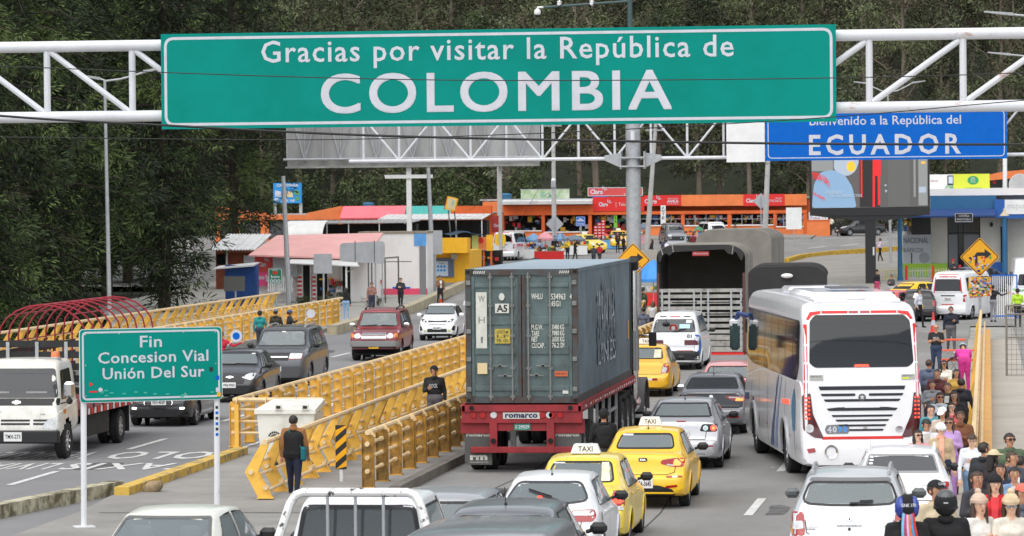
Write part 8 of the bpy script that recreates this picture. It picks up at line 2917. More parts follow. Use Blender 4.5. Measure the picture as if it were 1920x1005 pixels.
# trucks under canvas
TGREY=mat('grey_canvas',S(134,130,122),rough=.85,scale=.9,col2=S(112,108,100),thr=(.3,.6))
TBLK=mat('black_canvas',S(44,43,42),rough=.7,var=.25,scale=1.6)
SLAT=mat('worn_pale_slat',S(168,166,160),rough=.75,scale=3,col2=S(120,116,110),thr=(.3,.55))
def canvas_truck(label,loc,yaw,W_,top,side,L_,bedz,canvas,front,gate=True,closed=False):
 root=thing('covered_truck',label,'truck',loc,yaw)
 def arch(w,z0,zt,k=14):
  pts=[(-w,z0)]
  r=w*.45
  for i in range(k+1):
   a=PI-PI*i/k
   cx=-w+r if a>PI/2 else w-r
   pts.append((cx+r*math.cos(a),zt-r*.62+r*.62*math.sin(a)))
  return pts+[(w,z0)]
 o=arch(W_/2,bedz+side*.0,top)
 n=len(o)
 b=MB()
 ys=[0]+[L_*i/6 for i in range(1,7)]
 vs=[]
 for j,y in enumerate(ys):
  sag=.0 if j%1==0 else .05
  vs+=[(x,y,z-sag)for x,z in o]
 b.add(vs,[(j*n+i,j*n+i+1,(j+1)*n+i+1,(j+1)*n+i)for j in range(len(ys)-1)for i in range(n-1)],canvas)
 b.add([(x,L_,z)for x,z in o],[tuple(range(n))],canvas)
 if closed:
  b.add([(x,0,z)for x,z in o],[tuple(reversed(range(n)))],canvas)
 else:
  band=[(x*.985,-.02,z)for x,z in o[2:-2]]
  dn=[(x*.95,-.03,min(z,top)-.26-.10*math.sin(i*1.9))for i,(x,z)in enumerate(o[2:-2])]
  m_=len(band)
  b.add(band+dn,[(i,m_+i,m_+i+1,i+1)for i in range(m_-1)],TBLK)
  for i in range(2,m_-2,3):
   b.tube([band[i],dn[i]],.02,SLAT,5)
 for y in ys[1:-1]:
  b.tube([(x*1.004,y,z+.004)for x,z in o[1:-1]],.03,canvas,6)
 b.build('canvas',root,smooth=40)
 b=MB()
 b.box((0,L_/2,bedz-.06),(W_,L_,.14),mat('bed_red',S(120,36,36),rough=.6,var=.2))
 b.box((0,-.02,bedz-.10),(W_*.96,.08,.16),SRED)
 b.box((0,L_/2+1,bedz-.42),(W_*.4,L_+2,.5),CHASSIS)
 if not closed:
  b.box((0,L_*.5,bedz+.03),(W_*.96,L_*.96,.03),INK)
  b.box((0,L_*.93,bedz+1.0),(W_*.94,.05,2),INK)
 b.build('bed',root,smooth=None)
 if gate:
  b=MB()
  gz=bedz+side
  npl=11
  for i in range(npl):
   z=bedz+.1+(side-.15)*i/(npl-1)
   h=.19 if i<3 else .13
   b.box((0,0,z),(W_*.94,.05,h),SLAT)
   if i in(6,8):
    for x in(-.68,.68):
     b.bar((x-.32*W_/2.6,-.04,z),(x+.32*W_/2.6,-.04,z),.02,.035,INK)
    for x in(-1.2,-.15,.15,1.2):
     b.box((x*W_/2.6,-.035,z),(.07,.02,.07),INK)
  for x in(-.44,-.36,-.08,.0,.08,.34,.45):
   b.box((x*W_,-.015,bedz+side/2),(.07 if x else .05,.06,side),STEEL)
  for x in(-.485,.485):
   b.box((x*W_,0,bedz+side/2+.3),(.10,.10,side+.6),mat('rusty_post',S(92,62,58),rough=.8,var=.3))
  b.box((-.0,-.05,top-.33),(.62,.03,.16),mat('dull_red'))
  b.text('TRANSPORTE',SWHITE,lambda a,c:(a,-.07,c),-.28,.28,top-.36,top-.30)
  b.build('tailgate',root,smooth=None)
 b=MB()
 cw=W_*.9
 b.box((0,L_+1.1,1.75),(cw,1.7,2.0),front,bev=.15)
 b.box((0,L_+1.97,2.1),(cw*.86,.03,.7),GLD)
 for sx in(-1,1):
  b.box((sx*(cw/2+.002),L_+1.2,2.1),(.02,.9,.6),GLD)
  b.tube([(sx*cw/2,L_+1.8,2.2),(sx*(cw/2+.3),L_+1.8,2.2)],.02,BLACK,5)
  b.box((sx*(cw/2+.3),L_+1.78,2.0),(.22,.06,.42),BLACK,bev=.02)
 b.build('cab',root,smooth=30)
 for sx in(-1,1):
  b=MB()
  b.box((sx*W_*.36,.1,bedz-.75),(.6,.03,1.0),BLACK)
  b.build('mud_flap',root,smooth=None)
 dualwheels(root,(1.5,),W_*.92,.5)
 put_wheels(root,W_*.9,(L_+1.2,),.5,.28,rimf=.56)
 return root
Y=139.0
xL,xR=AT(1232,600,Y).x,AT(1398,600,Y).x
zt=AT(1315,459,Y).z
canvas_truck('stake truck with pale slatted tailgate under a dark canvas hood',((xL+xR)/2,Y,0),R(.6),xR-xL,zt,2.35,5.6,AT(1315,660,Y).z,TGREY,PW)
Y=150.0
xL,xR=AT(1306,600,Y).x,AT(1447,600,Y).x
canvas_truck('taller truck fully wrapped in grey canvas behind the stake truck',((xL+xR)/2,Y,0),R(-1.5),xR-xL,AT(1380,431,Y).z,2.3,6.5,1.5,TGREY,PRED,gate=False,closed=True)
Y=106.0
xL,xR=AT(1410,600,Y).x,AT(1556,600,Y).x
o=canvas_truck('low truck with a black canvas hood showing above the coach',((xL+xR)/2-.1,Y,0),R(2),xR-xL,AT(1480,499,Y).z,1.6,5,1.2,TBLK,PW,gate=False,closed=True)
b=MB()
b.ell((0,-.1,AT(1478,517,Y).z),(.17,.06,.07),WHITE,12,8)
b.build('roof_lamp',o)
# white stake truck coming towards us at the left
pf,pr_=G(134,857),G(206,836)
yaw=math.atan2(-(pr_.x-pf.x),pr_.y-pf.y)
p=G(33,864)
root=thing('stake_truck','white cab stake truck with a red hoop frame and amber roof beacons facing us','truck',(p.x-.05,p.y,0),PI+yaw)
TW=paint('truck_white',S(222,220,210),rough=.45,dirt=.22)
Wt=2.12
V,Fc,bvh2=loftbody(1.9,Wt,[(0,2.1),(.05,2.22),(.3,2.3),(1.2,2.3),(1.42,2.2),(1.66,1.45),(1.78,1.25),(1.86,.9),(1.9,.7)],[(0,1.35),(1.9,1.1)],[(0,.62),(1.9,.5)],[(0,.94),(.1,.98),(.4,1),(1.9,1)],[(0,.90),(.06,.94),(.2,.98),(.5,1),(1.9,1)],tb=.11,n=40,hood=.97,soft=.1)
Mo=Matrix.Translation((0,-1.9,0))
def q_():
 q=MB()
 q.M=Mo
 return q
b=q_()
b.add(V,cut(V,Fc,[('arch',(1.15,.42,.5,Wt*.3))]),TW)
decal(b,bvh2,sg(rect(-.98,.98,1.26,1.42),.03),'front',BLACK,.006,.1)
dtext(b,bvh2,'CHEVROLET','front',mat('badge_grey'),.95,.38,1.165,1.20,off=.01,bold=.01)
dtext(b,bvh2,'ISUZU','front',mat('badge_grey'),.72,.34,1.105,1.14,off=.01,bold=.01)
dtext(b,bvh2,'NPR','front',mat('badge_grey'),-.58,-.70,1.04,1.08,off=.01)
decal(b,bvh2,[(-.11,1.31),(-.04,1.31),(-.04,1.29),(.04,1.29),(.04,1.31),(.11,1.31),(.09,1.36),(.04,1.36),(.04,1.38),(-.04,1.38),(-.04,1.36),(-.09,1.36)],'front',CHROME,.014,.06)
for(x0,x1)in((-.34,.34),(.42,.80),(-.80,-.42)):
 for z in(.82,.90):
  decal(b,bvh2,sg(rect(x0,x1,z,z+.045),.01),'front',BLACK,.008,.1)
b.build('cab',root,smooth=40)
b=q_()
decal(b,bvh2,sg([(-.95,1.43),(.95,1.43),(.86,2.10),(-.86,2.10)],.08),'front',glass('truck_windscreen',(.2,.22,.23),.35,dark=(.05,.052,.055)),.006,.15)
b.build('windscreen',root,smooth=50)
for sd in('left','right'):
 b=q_()
 decal(b,bvh2,sg([(.45,1.40),(1.5,1.38),(1.36,2.05),(.5,2.08)],.07),sd,GLD,.006,.12)
 b.build('side_window',root)
 b=q_()
 decal(b,bvh2,sg(rect(1.3,1.48,1.06,1.16),.02),sd,AMBER,.012,.06)
 b.build('indicator_lamp',root)
for s_ in(1,-1):
 b=q_()
 q=sg([(.62,.74),(1.0,.72),(1.03,1.02),(.72,.92)],.04)
 decal(b,bvh2,q if s_>0 else mirror(q),'front',CLEAR,.010,.07)
 b.build('headlight',root)
 b=MB()
 b.tube([(s_*1.02,-.25,1.3),(s_*1.25,-.15,1.35),(s_*1.25,-.15,1.75)],.02,BLACK,6)
 b.box((s_*1.25,-.14,1.62),(.24,.16,.38),CHROME,bev=.06)
 b.box((s_*1.25,-.14,1.36),(.14,.12,.14),BLACK,bev=.04)
 b.build('mirror',root)
 b=MB()
 b.lathe([(.13,2.26),(.13,2.33),(.12,2.34)],STEEL,14,c=(s_*.74,-.9,0))
 b.lathe([(.11,2.33),(.10,2.46),(.0,2.48)],mat('beacon_orange',(.85,.22,.06),rough=.25,coat=.5),14,c=(s_*.74,-.9,0))
 b.build('roof_beacon',root)
 b=MB()
 b.tube([(s_*.25,.0-.28,1.44),(s_*-.38,-.30,1.50)],.012,BLACK,5)
 b.box((s_*.1+.35*s_,-.27,1.56),(.5,.02,.04),CHROME)
 b.build('wiper',root)
b=MB()
b.box((0,.02,.55),(2.08,.22,.30),BLACK,bev=.03)
b.build('front_bumper',root,smooth=None)
b=MB()
b.box((.02,.14,.56),(.42,.02,.21),PLATEW)
b.text('TMX-273',INK,lambda a,c:(.02-a,.152,c),-.18,.18,.515,.61,bold=.02)
b.build('number_plate',root,smooth=None)
b=MB()
Lb=8.0
b.box((0,-2.1-Lb/2,.98),(2.2,Lb,.16),mat('bed_red'))
b.box((0,-4.4,.72),(.8,8.4,.3),CHASSIS)
for k in range(24):
 for s_ in(-1,1):
  b.box((s_*1.105,-2.3-k*.32,.98),(.012,.16,.14),WHITE if k%2 else SRED)
b.build('bed',root,smooth=None)
for s_ in(-1,1):
 b=MB()
 for z in(1.5,1.78,2.06,2.34):
  b.box((s_*1.06,-2.1-Lb/2,z),(.04,Lb,.16),mat('black_slat',(.02,.02,.02),rough=.7,var=.3))
 for k in range(9):
  b.box((s_*1.09,-2.2-k*.97,1.72),(.03,.07,1.4),BLACK)
 b.build('stake_side',root,smooth=None)
b=MB()
for z in(1.5,1.78,2.06,2.34,2.6):
 b.box((0,-2.12,z),(2.1,.04,.16),mat('black_slat'))
for x in(-.7,0,.7):
 b.box((x,-2.08,2.0),(.08,.03,1.3),STEEL)
b.build('headboard',root,smooth=None)
HOOP=mat('hoop_red',S(150,28,44),rough=.45,var=.1)
for k in range(9):
 b=MB()
 y=-2.6-k*.9
 pts=[(-1.05,y,1.6),(-1.05,y,2.75)]+[(-1.05*math.cos(a/10*PI),y,2.75+.75*math.sin(a/10*PI))for a in range(1,10)]+[(1.05,y,2.75),(1.05,y,1.6)]
 b.tube(pts,.022,HOOP,6)
 b.build('hoop',root)
b=MB()
for(x,z)in((0,3.5),(.7,3.27),(-.7,3.27),(1.05,2.6),(-1.05,2.6)):
 b.tube([(x,-2.6,z),(x,-2.6-7.2,z)],.016,HOOP,5)
b.build('hoop_rail',root)
put_wheels(root,2.1,(-.75,),.42,.24,rim=CHROME,spokes=8,rimf=.58,inset=-.02)
dualwheels(root,(-6.2,),2.1,.42,w=.22)
for s_ in(-1,1):
 b=MB()
 b.box((s_*.82,-6.95,.62),(.5,.03,.75),BLACK)
 b.build('mud_flap',root)
 b=MB()
 b.box((s_*.95,-4.0,.62),(.1,2.2,.5),CHASSIS)
 b.build('side_box',root)
 # white pickup with a headache rack, nearest to us
p=roofplace(667,916,1.86)
root=thing('pickup_truck','white pickup truck with a chipped white rack behind its cab window','pickup truck',(p.x,p.y,p.z),R(-.6))
V,Fc,bvh3=loftbody(3.4,1.70,[(0,1.0),(.02,1.06),(.10,1.66),(.18,1.71),(.5,1.75),(1.2,1.75),(1.5,1.68),(2.0,1.14),(2.2,1.08),(3.0,1.0),(3.3,.85),(3.4,.5)],[(0,1.05),(3.4,.85)],[(0,.45),(3.4,.35)],[(0,.97),(.1,.985),(.4,1),(3.4,1)],[(0,.8),(.1,.88),(.4,.96),(1,1),(3.4,1)],tb=.15,n=50,soft=.07)
Mo=Matrix.Translation((0,.12,0))
rg=sg([(-.73,1.10),(.73,1.10),(.63,1.665),(-.63,1.665)],.08)
sgs=sg([(.22,1.1),(1.7,1.08),(1.3,1.64),(.26,1.64)],.06)
fgp=sg([(-.66,1.16),(.66,1.16),(.58,1.64),(-.58,1.64)],.06)
b=q_()
b.add(V,cut(V,Fc,[('rear',shrink(rg,.03)),('front',shrink(fgp,.03)),('side',shrink(sgs,.03))]),PW)
b.build('cab',root,smooth=42)
for nm,poly,sd in(('rear_window',rg,'rear'),('windscreen',fgp,'front'),('side_window',sgs,'left'),('side_window',sgs,'right')):
 b=q_()
 ring(b,bvh3,poly,shrink(poly,.05 if sd=='rear' else .03),sd,BLACK,.006)
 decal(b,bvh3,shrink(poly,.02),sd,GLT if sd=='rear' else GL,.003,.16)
 b.build(nm,root)
b=q_()
for x in(-.38,.38):
 seat(b,x,.5,.75,.5)
b.box((0,1.7,1.0),(1.4,.4,.2),SEAT,bev=.05)
b.box((0,1.6,1.5),(.24,.02,.07),BLACK,bev=.01)
b.build('interior',root)
CHIP=mat('chipped_white_tube',S(228,228,224),rough=.5,scale=7,col2=(.05,.05,.05),thr=(.38,.42))
b=MB()
b.tube([(-.93,-.25,1.02),(-.72,-.06,1.70),(-.66,-.04,1.79),(-.58,-.03,1.82),(.58,-.03,1.82),(.66,-.04,1.79),(.72,-.06,1.70),(.93,-.25,1.02)],.05,CHIP,10)
for x in(-.31,.0,.31):
 b.tube([(x,-.03,.9),(x,-.03,1.80)],.018,STEEL,8)
b.build('headache_rack',root)
b=MB()
for s_ in(-1,1):
 b.box((s_*.82,-.95,.85),(.08,1.9,.5),PW,bev=.03)
b.box((0,-1.88,.85),(1.7,.07,.5),PW,bev=.02)
b.box((0,-.95,.62),(1.6,1.9,.06),BLACK)
b.box((0,1.3,.5),(1.5,5.6,.2),DARK)
b.build('bed',root,smooth=30)
for s_ in(-1,1):
 b=MB()
 b.box((s_*.86,-1.9,.82),(.1,.05,.3),REDLENS)
 b.build('tail_light',root)
 b=MB()
 b.box((s_*.98,1.75,1.15),(.2,.12,.16),BLACK,bev=.04)
 b.build('mirror',root)
put_wheels(root,1.7,(-.8,2.75),.35,.22)
# people
SKIN=[mat('skin_light',S(222,176,148),rough=.55),mat('skin_tan',S(192,140,110),rough=.55),mat('skin_brown',S(152,106,80),rough=.55)]
HAIR=[mat('hair_black',(.022,.017,.014),rough=.55,var=.5,scale=30),mat('hair_brown',(.06,.032,.018),rough=.5),mat('hair_light_brown',(.16,.09,.045),rough=.5)]
LIP=mat('lip',S(150,78,72),rough=.5)
EYEW=mat('eye_white',(.6,.58,.55),rough=.3)
_cl={}
def cloth(c):
 if c not in _cl:
  _cl[c]=mat('cloth_%02x%02x%02x'%c,S(*c),rough=.85,var=.22,scale=5,bump=.3)
 return _cl[c]
def capsules(caps,voxel):
 """grow one continuous skin over the limbs"""
 b=MB()
 for(a,ra,c,rb,part)in caps:
  a,c=Vector(a),Vector(c)
  d=(c-a)
  L_=max(d.length,1e-4)
  d=d/L_
  rot=d.to_track_quat('Z','Y').to_matrix()
  prof=[(0,-ra)]+[(ra*math.cos(t),ra*math.sin(t))for t in(-1.05,-.5,0)]+[(rb,L_)]+[(rb*math.cos(t),L_+rb*math.sin(t))for t in(.5,1.05)]+[(0,L_+rb)]
  b.M=Matrix.Translation(a)@rot.to_4x4()
  b.lathe(prof,SKIN[0],10)
 me=bpy.data.meshes.new('body')
 me.from_pydata(b.v,[],b.f)
 o=bpy.data.objects.new('body',me)
 C.objects.link(o)
 md=o.modifiers.new('r','REMESH')
 md.mode,md.voxel_size='VOXEL',voxel
 ms=o.modifiers.new('s','SMOOTH')
 ms.factor,ms.iterations=.5,3
 dg=bpy.context.evaluated_depsgraph_get()
 m2=bpy.data.meshes.new_from_object(o.evaluated_get(dg))
 V=[v.co.copy()for v in m2.vertices]
 F=[tuple(p.vertices)for p in m2.polygons]
 bpy.data.objects.remove(o)
 bpy.data.meshes.remove(me)
 bpy.data.meshes.remove(m2)
 return V,F
def nearest(p,caps):
 best,bp=1e9,None
 for(a,ra,c,rb,part)in caps:
  a,c=Vector(a),Vector(c)
  d=c-a
  t=max(0,min(1,(p-a).dot(d)/max(d.length_squared,1e-9)))
  q=(p-(a+d*t)).length-(ra+(rb-ra)*t)
  if q<best:
   best,bp=q,part
 return bp
def hand(b,w,d,m,s):
 """palm, four bent fingers and a thumb at wrist w, pointing along d"""
 d=Vector(d).normalized()
 side=d.cross(Vector((0,1,0)))
 side=(side if side.length>.2 else d.cross(Vector((1,0,0)))).normalized()
 nrm=side.cross(d)
 b.box(w+d*.045,(.075,.028,.085),m,Matrix((side,nrm,d)).transposed(),bev=.012)
 for i,L_ in enumerate((.062,.074,.070,.055)):
  p0=w+d*.082+side*(.028-.019*i)
  p1=p0+d*L_*.55+nrm*.004
  b.tube([p0,p1,p1+d*L_*.35+nrm*.022],[.0095,.009,.007],m,5)
 p0=w+d*.03+side*.036*s
 b.tube([p0,p0+d*.03+side*.022*s,p0+d*.055+side*.02*s+nrm*.01],[.012,.011,.008],m,5)
PEOPLE=[]
def person(label,pos,rot=0,h=1.7,top=(40,40,45),bot=(40,45,60),skin=1,hair='short',hc=0,inner=None,top2=None,hat=None,hatc=(30,30,32),glasses=None,sleeve=True,pose='stand',arms='down',turn=0,nod=0,shoe=(40,38,38),fat=1.0,vox=.024,extra=None,group=None,print_=None,bag=None,scarf=None,woman=False):
 k=h/1.72
 root=thing('person',label,'person',pos,R(rot),group)
 root.scale=(k,k,k)
 T_,B_,K_,H_='top','bot','skin','shoe'
 U_='top2' if top2 else T_
 caps=[]
 lean=.0
 hz=.90
 if pose=='sit':
  hz=.48
 hipo=Vector((0,0,hz))
 up=Vector((0,-.0,1))
 if pose=='bend':
  up=Vector((0,-.80,.60)).normalized()
 P=lambda x,z,y=0:hipo+Vector((x,0,0))+up*(z-.90)+Vector((0,y*up.z,-y*up.y*-1 if False else 0))
 sw=.17 if woman else .19
 caps+=[(P(-.07,.95),.122*fat,P(.07,.95),.122*fat,B_),(P(-.055,1.09),.108*fat,P(.055,1.09),.108*fat,U_),(P(-.085,1.27),.118*fat,P(.085,1.27),.118*fat,U_),(P(-sw+.045,1.395),.062,P(sw-.045,1.395),.062,T_),(P(0,1.40),.06,P(0,1.52),.05,K_)]
 if top2:
  caps+=[(P(-.06,.93),.13*fat,P(.06,.93),.13*fat,U_),(P(-.05,1.0),.128*fat,P(-.05,1.25),.128*fat,U_),(P(.05,1.0),.128*fat,P(.05,1.25),.128*fat,U_)]
 if woman:
  caps+=[(P(-.075,1.27,-.06),.075,P(.075,1.27,-.06),.075,T_)]
 st={'walk':.17,'stand':.02}.get(pose,.02)
 for s in(-1,1):
  hp=hipo+Vector((s*.09,0,.0))
  if pose=='sit':
   kn,an=Vector((s*.12,-.42,.48)),Vector((s*.12,-.40,.09))
  else:
   kn=Vector((s*.095,-.02-s*st*.5,.47))
   an=Vector((s*.10,.03-s*st,.085+(.04 if st>.1 and s<0 else 0)))
  caps+=[(hp,.092*fat,kn,.062*fat,B_),(kn,.062*fat,an,.048,B_),(an+Vector((0,.03,-.035)),.045,an+Vector((0,-.15,-.045)),.038,H_)]
 wr=[]
 for s in(-1,1):
  sh=P(s*sw,1.39)
  a=arms if isinstance(arms,str)else arms[0 if s<0 else 1]
  E_,Wp={'down':((.06,.03,-.29),(.02,-.06,-.25)),'swing':((.06,.06*s,-.29),(.0,-.10+.06*s,-.23)),'phone':((.05,-.05,-.27),(-.13,-.20,.06)),'chest':((.07,.0,-.27),(-.20,-.17,.07)),'out':((.22,-.05,-.16),(.26,-.05,.10)),'up':((.16,-.1,-.14),(.06,-.1,.22)),'reach':((.04,-.24,-.16),(.0,-.24,-.06)),'pocket':((.09,.05,-.27),(-.08,-.08,-.19)),'back':((.08,.12,-.25),(-.16,.06,-.16))}[a]
  e=sh+Vector((s*E_[0],E_[1],E_[2]))
  w=e+Vector((s*Wp[0],Wp[1],Wp[2]))
  if sleeve:
   caps+=[(sh,.060*fat,e,.048*fat,T_),(e,.047*fat,w,.036,T_)]
  else:
   mid=sh.lerp(e,.62)
   caps+=[(sh,.062,mid,.055,T_),(mid,.044,e,.040,K_),(e,.040,w,.028,K_)]
  wr.append((w,(w-e),s))
 hd=P(0,1.598)+(Vector((0,-.05,-.02))if pose=='bend' else Vector())
 caps+=[(hd+Vector((0,.012,.015)),.086,hd+Vector((0,-.014,.016)),.084,K_),(hd+Vector((0,-.02,-.05)),.064,hd+Vector((0,-.034,-.072)),.054,K_)]
 V,F=capsules(caps,vox)
 mats={T_:cloth(top),B_:cloth(bot),K_:SKIN[skin],H_:cloth(shoe),'top2':cloth(top2 or top)}
 b=MB()
 groups={}
 for f in F:
  c=sum((V[i]for i in f),Vector())/len(f)
  groups.setdefault(nearest(c,caps),[]).append(f)
 used={}
 o0=0
 b.v=[tuple(v)for v in V]
 for part,fs in groups.items():
  mi=b.mi(mats[part])
  for f in fs:
   b.f.append(f)
   b.m.append(mi)
 for(w,d,s)in wr:
  hand(b,w,d,SKIN[skin],-s)
 hm=Matrix.Translation(hd)@Matrix.Rotation(R(turn),4,'Z')@Matrix.Rotation(R(nod)if pose!='bend' else R(50),4,'X')
 b.M=hm
 sk=SKIN[skin]
 b.tube([(0,-.088,.012),(0,-.108,-.022),(0,-.094,-.030)],[.009,.014,.010],sk,6)
 for s in(-1,1):
  b.ell((s*.083,.012,-.008),(.012,.022,.032),sk,8,6)
  if not glasses=='dark':
   b.ell((s*.032,-.082,.012),(.014,.010,.008),EYEW,8,6)
   b.ell((s*.032,-.088,.012),(.007,.006,.007),INK,6,5)
  b.box((s*.033,-.087,.034),(.036,.010,.008),HAIR[hc])
 b.ell((0,-.082,-.062),(.024,.010,.008),LIP,8,5)
 b.M=Matrix.Identity(4)
 if inner and pose!='bend':
  b.grid(lambda s,t:P((s-.5)*(.07+.05*t),1.0+.42*t)+Vector((0,-(.128*fat+.012)+.05*t**4+.25*(s-.5)**2*.1,0)),3,8,cloth(inner))
 if sleeve and pose!='bend' and not woman:
  b.lathe([(.062,1.40),(.094,1.41),(.088,1.465),(.074,1.475),(.066,1.45)],mats[T_],14,c=(0,.01,hz-.90))
 if print_:
  b.text(print_[0],cloth(print_[1]),lambda x,z:P(x,z,0)+Vector((0,-.128*fat,0)),-.10,.10,1.20,1.30,bold=.03)
 b.build('body',root,smooth=80)
 def shell(fn,rr,m,nm,c=(0,.008,.022),extra=None):
  q=MB()
  q.M=hm
  q.ell(c,rr,m,20,14)
  if nm=='hair':
   rn=random.Random(len(label))
   q.v=[tuple(Vector(v)+Vector((rn.uniform(-1,1),rn.uniform(-1,1),rn.uniform(-1,1)))*.006)for v in q.v]
  q.f,q.m=zip(*[(f,m_)for f,m_ in zip(q.f,q.m)if fn(sum((hm.inverted()@Vector(q.v[i])for i in f),Vector())/len(f))])if q.f else([],[])
  q.f,q.m=list(q.f),list(q.m)
  if extra:
   extra(q)
  return q.build(nm,root,smooth=70)
 hmn=HAIR[hc]
 if hair!='bald' and hat!='helmet':
  lo={'short':-.05,'long':-.06,'tied':-.04}[hair]
  def ex(q):
   if hair=='long':
    bk=.058
    q.tube([(0,bk,.02),(0,bk+.02,-.10),(0,bk+.03,-.24)],[.075,.082,.055],hmn,10)
    for s in(-1,1):
     q.tube([(s*.078,.01,.02),(s*.088,.0,-.08),(s*.085,-.045,-.22)],[.028,.032,.016],hmn,7)
   if hair=='tied':
    q.ell((0,.10,.05),(.035,.04,.04),hmn,8,6)
  shell(lambda p:(p.z>.066 and p.y<=-.03)or(p.y>-.03 and p.z>lo+.3*max(0,.02-p.y)),(.094,.108,.097),hmn,'hair',c=(0,.008,.020),extra=ex)
 hcm=cloth(hatc)
 if hat=='beanie':
  shell(lambda p:p.z>.04 or(p.y>.02 and p.z>.0),(.104,.118,.125),hcm,'hat',c=(0,.01,.03),extra=lambda q:(q.lathe([(.100,.035),(.110,.045),(.108,.075),(.10,.08)],hcm,18,c=(0,.004,0)),q.ell((0,.03,.165),.042,hcm,10,8)if extra=='pompom' else None))
 if hat=='cap':
  def ex(q):
   q.grid(lambda s,t:(.085*math.cos(PI*(1+s))*(1-.1*t),-.07-.105*t*math.sin(PI*s)**.6,.058-.02*t),10,3,hcm)
   if extra:
    q.text(extra,SWHITE,lambda x,z:(x,-.104+1.6*x*x,z),-.062,.062,.075,.11,bold=.04)
  shell(lambda p:p.z>.052,(.101,.115,.108),hcm,'cap',c=(0,.006,.03),extra=ex)
 if hat=='straw':
  shell(lambda p:p.z>.06,(.10,.112,.115),hcm,'hat',c=(0,.006,.03),extra=lambda q:q.lathe([(.09,.06),(.17,.048),(.172,.053),(.09,.067)],hcm,20))
 if hat=='helmet':
  q=MB()
  q.M=hm
  q.ell((0,.005,.015),(.132,.155,.150),hcm,22,16)
  q.lathe([(.129,-.02),(.137,-.01),(.137,.012),(.129,.022)],BLACK,22,c=(0,.01,-.03))
  q.box((0,-.12,.0),(.19,.07,.09),mat('visor_dark',(.02,.02,.022),rough=.08),bev=.03)
  if extra:
   extra(q)
  q.build('helmet',root,smooth=60)
 if glasses:
  q=MB()
  q.M=hm
  gm_=INK if glasses=='dark' else mat('lens_clear',(.25,.26,.27),rough=.1)
  for s in(-1,1):
   q.prism(rpoly(rect(s*.036-.026,s*.036+.026,-.006,.028),.01),-.102,-.092,gm_)
   q.bar((s*.062,-.095,.014),(s*.088,.01,.014),.005,.008,INK)
  q.bar((-.02,-.1,.014),(.02,-.1,.014),.005,.006,INK)
  q.build('glasses',root,smooth=None)
 if scarf:
  q=MB()
  q.lathe([(.06,1.43),(.092,1.45),(.085,1.50),(.06,1.51)],cloth(scarf),14)
  q.box((.01,-.135,1.22),(.10,.03,.46),cloth(scarf),bev=.012)
  q.build('scarf',root,smooth=50)
 if bag=='backpack':
  q=MB()
  c_=cloth(hatc)
  q.box((0,.20,1.20),(.30,.17,.44),c_,bev=.06)
  q.box((0,.29,1.10),(.22,.05,.2),c_,bev=.02)
  for s in(-1,1):
   q.tube([(s*.11,.14,1.38),(s*.12,0,1.46),(s*.12,-.12,1.36),(s*.14,-.06,1.1)],.022,c_,6)
  q.build('backpack',root,smooth=50)
 if bag=='side':
  q=MB()
  bc=cloth((24,110,120)if top2 else((60,46,40),(30,30,34),(120,70,50))[len(label)%3])
  q.box((-.22,.06,.92),(.10,.22,.3),bc,bev=.04)
  q.tube([(-.2,-.02,1.02),(-.13,-.13*fat,1.2),(.0,-.145*fat,1.33),(.09,-.06,1.45),(.08,.09,1.40),(-.2,.10,1.02)],.012,bc,5)
  q.build('shoulder_bag',root,smooth=50)
 return root
def rp(u,v,h):
 return roofplace(u,v,h)
CR='people walking in the queue beside the coach'
def crowd(u,v,label,h=1.68,grp=CR,**k):
 p=rp(u,v,h+.02)
 rn=random.Random(label)
 if 'arms' not in k:
  k['arms']=rn.choice(['down','swing',('phone','down'),('down','phone'),'pocket','chest',('swing','chest'),('chest','down')])
 k.setdefault('pose',rn.choice(['walk','stand']))
 if rn.random()<.35 and grp==CR and not{'hat','hair','print_'}&set(k):
  k.setdefault('inner',rn.choice([(210,206,200),(70,72,80),(190,180,170),(40,42,48)]))
 if grp==CR:
  k.setdefault('fat',rn.uniform(.95,1.14))
  if 'hc' not in k:
   k['hc']=rn.choice([0,0,0,1])
  if 'bag' not in k and 'print_' not in k and rn.random()<.3:
   k['bag']='side'
  k['turn']=k.get('turn',0)+rn.uniform(-22,22)
 k['rot']=k.get('rot',0)+rn.uniform(-9,9)
 k.setdefault('vox',.022 if p.y<110 else(.03 if p.y<180 else .04))
 return person(label,p,h=h,group=grp,**k)
crowd(1755,606,'bald man in a black T-shirt and jeans looking at his phone',1.72,hair='bald',sleeve=False,top=(34,34,36),bot=(52,66,92),arms='phone',nod=22,print_=('SKULL',(200,200,200)))
crowd(1783,573,'man in a dark navy jacket and grey trousers near the white minibus',1.76,top=(30,34,48),bot=(92,92,94),arms=('down','phone'),shoe=(220,220,220))
crowd(1808,624,'woman in a bright pink tracksuit bending over the orange cart',1.78,rot=178,pose='bend',top=(222,62,160),bot=(206,52,140),hat='beanie',hatc=(160,170,180),arms='reach',woman=True)
crowd(1723,541,'man in a white shirt and black trousers beside the white minibus',1.72,rot=60,top=(214,216,224),bot=(24,24,28),hair='short',grp=None)
crowd(1644,505,'woman in a black hooded jacket and pink skirt by the black column',1.6,rot=50,top=(30,28,32),bot=(190,70,110),hat='beanie',hatc=(30,30,40),grp=None,woman=True)
crowd(1671,514,'woman in a grey jacket standing right of the black column',1.55,rot=-20,top=(64,66,72),bot=(190,195,200),hair='tied',grp=None,woman=True)
crowd(1650,446,'man in a pale pink shirt standing on the plaza',1.7,rot=-70,top=(216,190,214),bot=(24,22,26),arms='phone',skin=2,grp=None)
crowd(1862,533,'man in a black vest leaning on the white minibus',1.72,rot=160,top=(34,32,34),bot=(140,140,144),arms='out',sleeve=True,grp=None)
